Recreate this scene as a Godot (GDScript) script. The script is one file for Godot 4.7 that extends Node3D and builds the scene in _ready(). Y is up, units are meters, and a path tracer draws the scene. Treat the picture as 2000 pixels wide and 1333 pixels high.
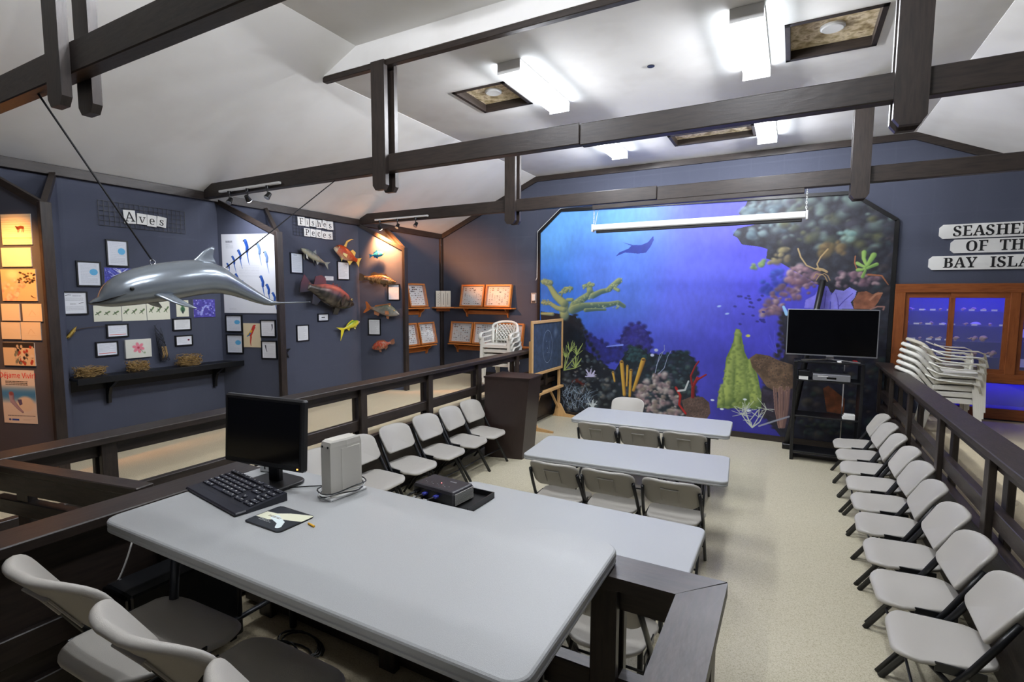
extends Node3D
# A natural-history classroom: a sunken floor ringed by a railed gallery, walls of blue fabric, a painted reef at the far end.

const GAL := 0.64      # gallery floor above the classroom floor
var M := {}
var taken := {}
var rng := RandomNumberGenerator.new()

class MB:
	var st := SurfaceTool.new()
	var xf := Transform3D()
	var grp := 0
	var colf = null
	func _init(cf = null):
		st.begin(Mesh.PRIMITIVE_TRIANGLES)
		colf = cf
	func put(t: PackedVector3Array, smooth := false, mode := 1, center := Vector3.ZERO) -> void:
		# mode 0: as given, 1: closed surface turned outwards, 2: convex, each face turned away from center
		grp += 1
		st.set_smooth_group(grp if smooth else -1)
		var flip := false
		if mode == 1:
			var vol := 0.0
			for i in range(0, t.size(), 3):
				vol += (t[i] - t[0]).dot((t[i + 1] - t[0]).cross(t[i + 2] - t[0]))
			flip = vol > 0.0
		for i in range(0, t.size(), 3):
			var a := t[i]
			var b := t[i + 1]
			var c := t[i + 2]
			var f := flip
			if mode == 2:
				f = (b - a).cross(c - a).dot((a + b + c) / 3.0 - center) > 0.0
			if f:
				var s := b
				b = c
				c = s
			for v: Vector3 in [a, b, c]:
				if colf != null:
					st.set_color(colf.call(v))
				st.add_vertex(xf * v)
	func box(c: Vector3, s: Vector3, b := 0.0, bs := Basis()) -> void:
		var t := PackedVector3Array()
		var h := s / 2.0
		if b <= 0.0:
			for ax in 3:
				for sg: float in [-1.0, 1.0]:
					var q := []
					for k in 4:
						var v := Vector3.ZERO
						v[ax] = h[ax] * sg
						v[(ax + 1) % 3] = h[(ax + 1) % 3] * (-1.0 if k in [0, 3] else 1.0)
						v[(ax + 2) % 3] = h[(ax + 2) % 3] * (-1.0 if k < 2 else 1.0)
						q.append(c + bs * v)
					t.append_array([q[0], q[1], q[2], q[0], q[2], q[3]])
		else:
			var P := {}
			for i in 8:
				var sg := Vector3(1 if i & 1 else -1, 1 if i & 2 else -1, 1 if i & 4 else -1)
				for ax in 3:
					var v := Vector3(sg.x * (h.x - b), sg.y * (h.y - b), sg.z * (h.z - b))
					v[ax] = sg[ax] * h[ax]
					P[i * 3 + ax] = c + bs * v
			for i in 8:
				t.append_array([P[i * 3], P[i * 3 + 1], P[i * 3 + 2]])
				for ax in 3:
					if not i & (1 << ax):
						var j := i | (1 << ax)
						var b1 := (ax + 1) % 3
						var b2 := (ax + 2) % 3
						t.append_array([P[i * 3 + b1], P[j * 3 + b1], P[j * 3 + b2], P[i * 3 + b1], P[j * 3 + b2], P[i * 3 + b2]])
			for ax in 3:
				for sg in 2:
					var b1 := 1 << ((ax + 1) % 3)
					var b2 := 1 << ((ax + 2) % 3)
					var o := (1 << ax) * sg
					t.append_array([P[o * 3 + ax], P[(o | b1) * 3 + ax], P[(o | b1 | b2) * 3 + ax], P[o * 3 + ax], P[(o | b1 | b2) * 3 + ax], P[(o | b2) * 3 + ax]])
		put(t, false, 2, c)
	func bar(a: Vector3, b: Vector3, w: float, h: float, bev := 0.0, upv := Vector3.UP) -> void:
		# a straight board from a to b: w across, h along upv
		var d := b - a
		var z := d.normalized()
		var u := upv if absf(z.dot(upv)) < 0.98 else Vector3.RIGHT
		var x := u.cross(z).normalized()
		var y := z.cross(x)
		box((a + b) / 2.0, Vector3(w, h, d.length()), bev, Basis(x, y, z))
	func loft(rings: Array, caps := true, smooth := true, loop := true) -> void:
		var t := PackedVector3Array()
		var n: int = rings[0].size()
		for i in rings.size() - 1:
			var A: PackedVector3Array = rings[i]
			var B: PackedVector3Array = rings[i + 1]
			for k in (n if loop else n - 1):
				var m := (k + 1) % n
				t.append_array([A[k], A[m], B[m], A[k], B[m], B[k]])
		if caps:
			for e in 2:
				var R: PackedVector3Array = rings[0 if e == 0 else rings.size() - 1]
				var c := Vector3.ZERO
				for v in R:
					c += v
				c /= n
				for k in n:
					if e == 0:
						t.append_array([c, R[(k + 1) % n], R[k]])
					else:
						t.append_array([c, R[k], R[(k + 1) % n]])
		put(t, smooth, 1 if caps else 0)
	func tube(p: Array, r, n := 8, flat := 1.0, closed := false) -> void:
		var rings := []
		var up := Vector3.UP
		for i in p.size():
			var d: Vector3 = (p[mini(i + 1, p.size() - 1)] - p[maxi(i - 1, 0)])
			if closed:
				d = p[(i + 1) % p.size()] - p[(i - 1 + p.size()) % p.size()]
			d = d.normalized()
			if i == 0:
				up = Vector3.UP if absf(d.y) < 0.9 else Vector3.RIGHT
			var x := up.cross(d).normalized()
			up = d.cross(x).normalized()
			var rr: float = r[i] if r is Array else r
			var ring := PackedVector3Array()
			for k in n:
				var a := TAU * k / n
				ring.append(p[i] + x * cos(a) * rr + up * sin(a) * rr * flat)
			rings.append(ring)
		if closed:
			rings.append(rings[0])
		loft(rings, not closed)
	func cyl(a: Vector3, b: Vector3, r0: float, r1 := -1.0, n := 16) -> void:
		var d := (b - a).normalized()
		var x := (Vector3.UP if absf(d.y) < 0.9 else Vector3.RIGHT).cross(d).normalized()
		var y := d.cross(x)
		var A := PackedVector3Array()
		var B := PackedVector3Array()
		for k in n:
			var o := x * cos(TAU * k / n) + y * sin(TAU * k / n)
			A.append(a + o * r0)
			B.append(b + o * (r0 if r1 < 0.0 else r1))
		var t := PackedVector3Array()
		for k in n:
			var m := (k + 1) % n
			t.append_array([A[k], A[m], B[m], A[k], B[m], B[k]])
		put(t, true, 2, (a + b) / 2.0)
		t = PackedVector3Array()
		for k in n:
			var m := (k + 1) % n
			t.append_array([a, A[m], A[k], b, B[k], B[m]])
		put(t, false, 2, (a + b) / 2.0)
	func ball(c: Vector3, r: Vector3, nu := 14, nv := 9) -> void:
		var rings := []
		for i in range(1, nv):
			var ring := PackedVector3Array()
			var th := PI * i / nv
			for k in nu:
				var a := TAU * k / nu
				ring.append(c + Vector3(r.x * sin(th) * cos(a), r.y * cos(th), r.z * sin(th) * sin(a)))
			rings.append(ring)
		loft(rings)
	func prism(poly: PackedVector2Array, z0: float, z1: float, bs := Basis(), o := Vector3.ZERO) -> void:
		# a flat outline in x, y given thickness from z0 to z1
		var t := PackedVector3Array()
		var ix := Geometry2D.triangulate_polygon(poly)
		if Geometry2D.is_polygon_clockwise(poly):
			poly = poly.duplicate()
			poly.reverse()
			ix = Geometry2D.triangulate_polygon(poly)
		var n := poly.size()
		var T := func(i: int, z: float) -> Vector3: return o + bs * Vector3(poly[i].x, poly[i].y, z)
		for i in range(0, ix.size(), 3):
			var a := poly[ix[i]]
			var b := poly[ix[i + 1]]
			var c := poly[ix[i + 2]]
			var q := [ix[i], ix[i + 1], ix[i + 2]]
			if (b - a).cross(c - a) < 0.0:
				q = [ix[i], ix[i + 2], ix[i + 1]]
			t.append_array([T.call(q[0], z1), T.call(q[1], z1), T.call(q[2], z1), T.call(q[0], z0), T.call(q[2], z0), T.call(q[1], z0)])
		for i in n:
			var j := (i + 1) % n
			t.append_array([T.call(i, z0), T.call(j, z0), T.call(j, z1), T.call(i, z0), T.call(j, z1), T.call(i, z1)])
		put(t, false, 1)
	func slab(outline: PackedVector2Array, th: float, rd: float, f: Callable) -> void:
		# a rounded pad: the outline lies in x, z; f(x, z) gives the height of its middle layer
		var rings := []
		var spec := []
		for s: float in [0.3, 0.6, 0.85]:
			spec.append([s, 0.0, -th / 2.0])
		for k in 7:
			var a := -PI / 2.0 + PI * k / 6.0
			spec.append([1.0, rd * (1.0 - cos(a)), sin(a) * th / 2.0])
		for s: float in [0.85, 0.6, 0.3]:
			spec.append([s, 0.0, th / 2.0])
		for sp in spec:
			var ring := PackedVector3Array()
			for p in outline:
				var q: Vector2 = p * sp[0]
				q -= q.normalized() * sp[1]
				ring.append(Vector3(q.x, f.call(q.x, q.y) + sp[2], q.y))
			rings.append(ring)
		loft(rings)
	func mesh() -> ArrayMesh:
		st.generate_normals()
		st.index()
		return st.commit()

static func rrect(w: float, h: float, r: float, n := 5, r2 := -1.0) -> PackedVector2Array:
	var p := PackedVector2Array()
	for q in 4:
		var rr := r if q < 2 or r2 < 0.0 else r2
		var cx := (w / 2.0 - rr) * (1.0 if q in [0, 3] else -1.0)
		var cy := (h / 2.0 - rr) * (1.0 if q < 2 else -1.0)
		for k in n + 1:
			var a := PI / 2.0 * (q + float(k) / n)
			p.append(Vector2(cx + rr * cos(a), cy + rr * sin(a)))
	return p

func numbered(n: String) -> String:
	taken[n] = taken.get(n, -1) + 1
	return n if taken[n] == 0 else "%s_%03d" % [n, taken[n]]

func thing(n: String, label: String, category: String, at := Vector3.ZERO, turn := 0.0, group := "") -> Node3D:
	var o := Node3D.new()
	o.name = numbered(n)
	add_child(o)
	o.position = at
	o.rotation.y = turn
	o.set_meta("label", label)
	o.set_meta("category", category)
	if group:
		o.set_meta("group", group)
	return o

func part(parent: Node3D, n: String, mb, m: Material, at := Vector3.ZERO) -> MeshInstance3D:
	var o := MeshInstance3D.new()
	o.name = n
	o.mesh = mb.mesh() if mb is MB else mb
	o.material_override = m
	o.position = at
	parent.add_child(o, true)
	return o

func solo(n: String, mb, m: Material, label: String, category: String, group := "") -> MeshInstance3D:
	var o := MeshInstance3D.new()
	o.name = numbered(n)
	o.mesh = mb.mesh() if mb is MB else mb
	o.material_override = m
	add_child(o)
	o.set_meta("label", label)
	o.set_meta("category", category)
	if group:
		o.set_meta("group", group)
	return o

func struct(n: String, mb, m: Material, label := "", category := "") -> MeshInstance3D:
	var o := MeshInstance3D.new()
	o.name = numbered(n)
	o.mesh = mb.mesh() if mb is MB else mb
	o.material_override = m
	add_child(o)
	o.set_meta("kind", "structure")
	if label:
		o.set_meta("label", label)
	if category:
		o.set_meta("category", category)
	return o

func dup(src: Node3D, at: Vector3, turn: float, label: String) -> Node3D:
	var r: Node3D = src.duplicate()
	r.name = numbered(String(src.name).rstrip("0123456789").trim_suffix("_"))
	add_child(r)
	r.position = at
	r.rotation = Vector3(0, turn, 0)
	r.set_meta("label", label)
	return r

func bx(c: Vector3, s: Vector3, b := 0.0) -> MB:
	var m := MB.new()
	m.box(c, s, b)
	return m

func span(x0: float, x1: float, y0: float, y1: float, z0: float, z1: float, b := 0.0) -> MB:
	return bx(Vector3((x0 + x1) / 2, (y0 + y1) / 2, (z0 + z1) / 2), Vector3(absf(x1 - x0), absf(y1 - y0), absf(z1 - z0)), b)

func quad_uv(w: float, h: float) -> ArrayMesh:
	# an upright rectangle in x, y looking along +z, with the picture the right way up
	var a := []
	a.resize(Mesh.ARRAY_MAX)
	a[Mesh.ARRAY_VERTEX] = PackedVector3Array([Vector3(-w / 2, h / 2, 0), Vector3(w / 2, h / 2, 0), Vector3(w / 2, -h / 2, 0), Vector3(-w / 2, -h / 2, 0)])
	a[Mesh.ARRAY_NORMAL] = PackedVector3Array([Vector3.BACK, Vector3.BACK, Vector3.BACK, Vector3.BACK])
	a[Mesh.ARRAY_TEX_UV] = PackedVector2Array([Vector2(0, 0), Vector2(1, 0), Vector2(1, 1), Vector2(0, 1)])
	a[Mesh.ARRAY_INDEX] = PackedInt32Array([0, 1, 2, 0, 2, 3])
	var m := ArrayMesh.new()
	m.add_surface_from_arrays(Mesh.PRIMITIVE_TRIANGLES, a)
	return m

func text(parent: Node3D, s: String, size: float, m: Material, at: Vector3, serif := false, bold := false, depth := 0.002, fatten := 0.0) -> MeshInstance3D:
	var t := TextMesh.new()
	var f := SystemFont.new()
	f.font_names = PackedStringArray(["Droid Serif" if serif else "Droid Sans"])
	f.font_weight = 700 if bold else 400
	if fatten > 0.0:
		var fv := FontVariation.new()
		fv.base_font = f
		fv.variation_embolden = fatten
		t.font = fv
	else:
		t.font = f
	t.text = s
	t.font_size = 64
	t.pixel_size = size / 64.0
	t.depth = depth
	return part(parent, "lettering", t, m, at)

func mat(n: String, c: Color, rough := 0.6, metal := 0.0, spec := 0.5) -> StandardMaterial3D:
	var m := StandardMaterial3D.new()
	m.resource_name = n
	m.albedo_color = c
	m.roughness = rough
	m.metallic = metal
	m.metallic_specular = spec
	M[n] = m
	return m

func C(r: int, g: int, b: int) -> Color:
	return Color(r / 255.0, g / 255.0, b / 255.0)

func noise(freq: float, oct := 4, sd := 1, kind := FastNoiseLite.TYPE_SIMPLEX_SMOOTH) -> FastNoiseLite:
	var f := FastNoiseLite.new()
	f.noise_type = kind
	f.frequency = freq
	f.fractal_octaves = oct
	f.seed = sd
	return f

func ntex(f: FastNoiseLite, cols: Array, px := 512, offs := []) -> NoiseTexture2D:
	var t := NoiseTexture2D.new()
	t.width = px
	t.height = px
	t.seamless = true
	t.noise = f
	var g := Gradient.new()
	var pc := PackedColorArray()
	var po := PackedFloat32Array()
	for i in cols.size():
		pc.append(cols[i])
		po.append(offs[i] if offs else float(i) / (cols.size() - 1))
	g.offsets = po
	g.colors = pc
	t.color_ramp = g
	return t

func ntri(n: String, tex: Texture2D, scale: Vector3, rough := 0.6, world := false) -> StandardMaterial3D:
	var m := mat(n, Color.WHITE, rough)
	m.albedo_texture = tex
	m.uv1_triplanar = true
	m.uv1_world_triplanar = world
	m.uv1_scale = scale
	return m

func bump(m: StandardMaterial3D, f: FastNoiseLite, strength: float, px := 512) -> void:
	var t := NoiseTexture2D.new()
	t.width = px
	t.height = px
	t.seamless = true
	t.noise = f
	t.as_normal_map = true
	t.bump_strength = strength
	m.normal_enabled = true
	m.normal_texture = t
	m.normal_scale = 1.0

# ---- small pictures that are printed or painted flat -------------------------------------------------

class Pic:
	var im: Image
	var w: int
	var h: int
	var rg := RandomNumberGenerator.new()
	func _init(ww: int, hh: int, c: Color, sd := 1):
		w = ww
		h = hh
		im = Image.create(w, h, false, Image.FORMAT_RGB8)
		im.fill(c)
		rg.seed = sd
	func dot(x: float, y: float, rx: float, ry: float, c: Color, soft := 0.3, rot := 0.0, c2 = null) -> void:
		var R := maxf(rx, ry)
		var ca := cos(rot)
		var sa := sin(rot)
		for j in range(maxi(0, int(y - R)), mini(h, int(y + R) + 2)):
			for i in range(maxi(0, int(x - R)), mini(w, int(x + R) + 2)):
				var dx := i + 0.5 - x
				var dy := j + 0.5 - y
				var p := (dx * ca + dy * sa) / rx
				var q := (-dx * sa + dy * ca) / ry
				var d := sqrt(p * p + q * q)
				if d < 1.0:
					var k := clampf((1.0 - d) / maxf(soft, 0.001), 0.0, 1.0) * c.a
					var cc := c
					if c2 != null:
						cc = c.lerp(c2, clampf(0.5 + 0.55 * (p + q), 0.0, 1.0))
					im.set_pixel(i, j, im.get_pixel(i, j).lerp(cc, k))
	func stroke(p: Array, w0: float, w1: float, c: Color, soft := 0.4, c2 = null) -> void:
		var total := 0.0
		for i in p.size() - 1:
			total += p[i].distance_to(p[i + 1])
		var done := 0.0
		for i in p.size() - 1:
			var L: float = p[i].distance_to(p[i + 1])
			var n := maxi(1, int(L / maxf(0.7, minf(w0, w1) * 0.4)))
			for k in n:
				var q: Vector2 = p[i].lerp(p[i + 1], float(k) / n)
				var rr := lerpf(w0, w1, (done + L * k / n) / total)
				dot(q.x, q.y, rr, rr, c, soft, 0.0, c2)
			done += L
	func poly(p: PackedVector2Array, c: Color, nz = null, amt := 0.0) -> void:
		var lo := p[0]
		var hi := p[0]
		for v in p:
			lo = lo.min(v)
			hi = hi.max(v)
		for j in range(maxi(0, int(lo.y)), mini(h, int(hi.y) + 1)):
			var xs := []
			var y := j + 0.5
			for i in p.size():
				var a := p[i]
				var b := p[(i + 1) % p.size()]
				if (a.y <= y) != (b.y <= y):
					xs.append(a.x + (y - a.y) / (b.y - a.y) * (b.x - a.x))
			xs.sort()
			for s in range(0, xs.size() - 1, 2):
				for i in range(maxi(0, int(xs[s] + 0.5)), mini(w, int(xs[s + 1] + 0.5))):
					var cc := c
					if nz != null:
						var v: float = nz.get_noise_2d(i, j) * amt
						cc = Color(c.r * (1 + v), c.g * (1 + v), c.b * (1 + v))
					im.set_pixel(i, j, cc)
	func clumps(p: PackedVector2Array, n: int, r0: float, r1: float, pal: Array, dark: Color) -> void:
		var lo := p[0]
		var hi := p[0]
		for v in p:
			lo = lo.min(v)
			hi = hi.max(v)
		var tries := 0
		while n > 0 and tries < 9000:
			tries += 1
			var q := Vector2(rg.randf_range(lo.x, hi.x), rg.randf_range(lo.y, hi.y))
			if not Geometry2D.is_point_in_polygon(q, p):
				continue
			n -= 1
			var r := rg.randf_range(r0, r1)
			var c: Color = pal[rg.randi() % pal.size()]
			dot(q.x, q.y, r, r * rg.randf_range(0.6, 1.0), c.lightened(0.08), 0.75, rg.randf_range(-0.6, 0.6), c.lerp(dark, 0.75))
	func lines(x0: float, y0: float, x1: float, y1: float, step: float, c: Color, th := 1.0) -> void:
		# rows of small unreadable type
		var y := y0
		while y < y1:
			var x := x0
			var last := x1 if rg.randf() < 0.8 else lerpf(x0, x1, rg.randf_range(0.4, 0.9))
			while x < last:
				var ww := rg.randf_range(2.0, 7.0)
				im.fill_rect(Rect2i(int(x), int(y), int(minf(ww, last - x)) + 1, maxi(1, int(th))), c)
				x += ww + 2.0
			y += step
	func tex() -> ImageTexture:
		return ImageTexture.create_from_image(im)

func pmat(n: String, p: Pic, rough := 0.55) -> StandardMaterial3D:
	var m := mat(n, Color.WHITE, rough)
	m.albedo_texture = p.tex()
	m.texture_repeat = false
	return m

# ---- the place -----------------------------------------------------------------------------------------

func _ready() -> void:
	rng.seed = 7
	var cam := Camera3D.new()
	cam.name = "camera"
	cam.position = Vector3(0, 2.256, 0)
	cam.rotation_degrees = Vector3(-5.0, 28.41, 0.21)
	cam.fov = 66.84
	cam.near = 0.05
	cam.far = 60.0
	add_child(cam)
	cam.current = true
	var we := WorldEnvironment.new()
	we.name = "environment"
	var env := Environment.new()
	env.background_mode = Environment.BG_COLOR
	env.background_color = Color.BLACK
	env.tonemap_mode = Environment.TONE_MAPPER_LINEAR
	env.tonemap_exposure = 1.27
	env.sdfgi_enabled = true
	env.ssao_enabled = true
	env.ssil_enabled = true
	we.environment = env
	add_child(we)
	materials()
	make_prints()
	ceiling_lights()
	shell()
	trusses()
	rails()
	wedges()
	mural()
	furniture()
	display_left()
	display_back()
	shell_cabinet()
	dolphin()
	fishes()
	electronics()
	spots()
	odds()

func materials() -> void:
	var wd := [C(31, 26, 23), C(42, 35, 31), C(52, 43, 38), C(38, 32, 28)]
	var wt := ntex(noise(0.02, 5, 3), wd)
	for k in 3:
		var sc := Vector3(3.0, 3.0, 3.0)
		sc[k] = 0.35
		bump(ntri("wood" + "xyz"[k], wt, sc, 0.42), noise(0.03, 4, 9), 0.4)
	var dk := ntex(noise(0.015, 4, 5), [C(38, 27, 24), C(46, 33, 30), C(42, 30, 27)])
	ntri("lectern", dk, Vector3(2, 0.5, 2), 0.35)
	var ot := ntex(noise(0.012, 5, 8), [C(150, 82, 34), C(190, 112, 50), C(205, 128, 62), C(165, 92, 38)])
	for k in 3:
		var sc := Vector3(2.5, 2.5, 2.5)
		sc[k] = 0.35
		ntri("oak" + "xyz"[k], ot, sc, 0.4)
	var pt := ntex(noise(0.012, 4, 18), [C(196, 152, 98), C(214, 172, 116), C(205, 160, 104)])
	ntri("pine", pt, Vector3(2.5, 0.6, 2.5), 0.5)
	var cab := ntex(noise(0.012, 5, 28), [C(112, 58, 24), C(140, 76, 32), C(152, 86, 40), C(122, 64, 28)])
	for k in 2:
		var sc := Vector3(2.5, 2.5, 2.5)
		sc[k] = 0.35
		ntri("cabinet" + "xy"[k], cab, sc, 0.45)
	var fb := ntri("fabric", ntex(noise(0.25, 3, 2), [C(72, 76, 90), C(88, 92, 107), C(78, 82, 96)], 512), Vector3(2.2, 2.2, 2.2), 0.95)
	fb.metallic_specular = 0.15
	bump(fb, noise(0.3, 2, 4), 3.0)
	var fl := ntri("floor", ntex(noise(0.22, 3, 6, FastNoiseLite.TYPE_VALUE), [C(150, 141, 116), C(184, 176, 150), C(193, 186, 161), C(206, 199, 177), C(178, 169, 144)], 1024, [0.0, 0.35, 0.5, 0.65, 1.0]), Vector3(0.9, 0.9, 0.9), 0.32, true)
	fl.metallic_specular = 0.4
	var gf := ntri("gallery", ntex(noise(0.12, 4, 16), [C(176, 160, 130), C(200, 186, 154), C(210, 197, 166), C(184, 168, 138)], 1024), Vector3(0.8, 0.8, 0.8), 0.75, true)
	bump(gf, noise(0.2, 3, 14), 1.0)
	var cl := ntri("ceiling", ntex(noise(0.006, 5, 26), [C(228, 226, 222), C(238, 237, 234), C(241, 240, 238)], 512), Vector3(0.35, 0.35, 0.35), 0.9, true)
	bump(cl, noise(0.02, 3, 36), 0.25)
	mat("cabinet_lining", C(70, 66, 120), 0.7)
	mat("white", C(226, 226, 224), 0.5)
	mat("paper", C(232, 232, 228), 0.75)
	var tp := ntri("tabletop", ntex(noise(0.4, 2, 46), [C(166, 168, 168), C(174, 176, 176)], 256), Vector3(2, 2, 2), 0.42)
	bump(tp, noise(0.35, 2, 47), 0.5)
	mat("table_edge", C(176, 175, 168), 0.5)
	var cp := mat("chair", C(172, 168, 160), 0.5)
	bump(cp, noise(0.4, 2, 48), 0.5, 256)
	cp.uv1_triplanar = true
	cp.uv1_scale = Vector3(3, 3, 3)
	mat("black_metal", C(24, 25, 27), 0.35, 0.0, 0.5)
	mat("leg_grey", C(52, 54, 58), 0.35, 0.5)
	mat("black", C(14, 14, 15), 0.4)
	mat("black_gloss", C(6, 6, 7), 0.08)
	mat("black_frame", C(16, 17, 20), 0.35)
	mat("wire", C(14, 15, 20), 0.4)
	mat("chrome", C(200, 200, 205), 0.2, 1.0)
	mat("silver", C(170, 172, 178), 0.35, 0.7)
	mat("white_plastic", C(228, 226, 216), 0.4)
	mat("ivory_plastic", C(214, 206, 186), 0.4)
	mat("pc_beige", C(206, 202, 192), 0.5)
	mat("key", C(30, 32, 44), 0.45)
	mat("keyboard", C(26, 28, 38), 0.45)
	mat("ink", C(18, 18, 20), 0.7)
	mat("red_ink", C(214, 40, 44), 0.7)
	mat("blue_plug", C(40, 46, 134), 0.4)
	mat("rope", C(20, 20, 22), 0.7)
	mat("cord", C(236, 236, 232), 0.5)
	mat("straw", C(170, 138, 84), 0.85)
	mat("vent_grey", C(150, 148, 144), 0.5)
	mat("leaf", C(190, 158, 70), 0.7)
	mat("twig", C(70, 58, 48), 0.85)
	mat("net", C(44, 46, 52), 0.85)
	mat("pencil", C(236, 176, 40), 0.5)
	mat("ply", C(120, 100, 76), 0.7)
	M.ply.albedo_texture = ntex(noise(0.01, 5, 66), [C(120, 98, 66), C(190, 170, 130), C(236, 220, 190), C(150, 124, 88)], 512)
	M.ply.albedo_color = Color.WHITE
	M.ply.uv1_triplanar = true
	M.ply.uv1_scale = Vector3(1.4, 1.4, 1.4)
	mat("slate", C(50, 66, 88), 0.8)
	var g := mat("glass", Color(0.9, 0.95, 1.0, 0.06), 0.02)
	g.transparency = BaseMaterial3D.TRANSPARENCY_ALPHA
	var em := mat("tube_glow", Color.WHITE, 0.5)
	em.emission_enabled = true
	em.emission = C(238, 246, 255)
	em.emission_energy_multiplier = 14.0
	var ws := mat("warm_glow", Color.WHITE, 0.5)
	ws.emission_enabled = true
	ws.emission = C(255, 214, 160)
	ws.emission_energy_multiplier = 20.0
	var cs := mat("cool_glow", Color.WHITE, 0.5)
	cs.emission_enabled = true
	cs.emission = C(235, 240, 255)
	cs.emission_energy_multiplier = 20.0
	var uv := mat("violet_glow", Color.WHITE, 0.5)
	uv.emission_enabled = true
	uv.emission = C(70, 40, 255)
	uv.emission_energy_multiplier = 6.0
	var led := mat("red_led", Color.WHITE, 0.5)
	led.emission_enabled = true
	led.emission = C(255, 40, 40)
	led.emission_energy_multiplier = 3.0
	mat("projector", C(40, 38, 42), 0.45)
	mat("screen_off", C(5, 5, 6), 0.12)
	var led2 := mat("amber_led", Color.WHITE, 0.5)
	led2.emission_enabled = true
	led2.emission = C(255, 150, 40)
	led2.emission_energy_multiplier = 3.0

func ceiling_lights() -> void:
	# four-foot wrap-round fluorescent fittings
	var spec := [[-2.475, -5.1, 4.48, "beside the square plywood hatch over the tables"], [-0.41, -5.13, 4.48, "beside the hatch over the right-hand chair row"], [-2.45, -7.4, 4.48, "towards the reef mural, left of the wide hatch"], [-0.41, -7.55, 4.48, "at the end of the wide hatch near the mural"], [-2.475, -1.75, 4.68, "over the desk with the computer"], [-0.41, -1.75, 4.68, "over the corner of the near railing"]]
	for s in spec:
		var t := thing("ceiling_light", "white wrap-round fluorescent ceiling light " + s[3], "light", Vector3(s[0], s[2], s[1]), 0.0, "fluorescent ceiling lights")
		part(t, "housing", span(-0.12, 0.12, -0.025, 0.0, -0.61, 0.61), M.white)
		for e in [-1, 1]:
			part(t, "end_cap", span(-0.122, 0.122, -0.108, -0.001, e * 0.61 - 0.006, e * 0.61 + 0.006), M.white)
		var lens := MB.new()
		lens.prism(PackedVector2Array([Vector2(-0.115, -0.026), Vector2(-0.108, -0.09), Vector2(-0.09, -0.105), Vector2(0.09, -0.105), Vector2(0.108, -0.09), Vector2(0.115, -0.026)]), -0.6, 0.6)
		part(t, "lens", lens, M.tube_glow)
		for k in 3:
			var a := OmniLight3D.new()
			a.name = "tube_light"
			a.omni_range = 30.0
			a.omni_attenuation = 2.0
			a.light_energy = 0.72
			a.light_size = 0.015
			a.light_color = C(247, 249, 255)
			a.shadow_enabled = true
			a.position = Vector3(0, -0.125, -0.4 + 0.4 * k)
			t.add_child(a, true)

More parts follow.
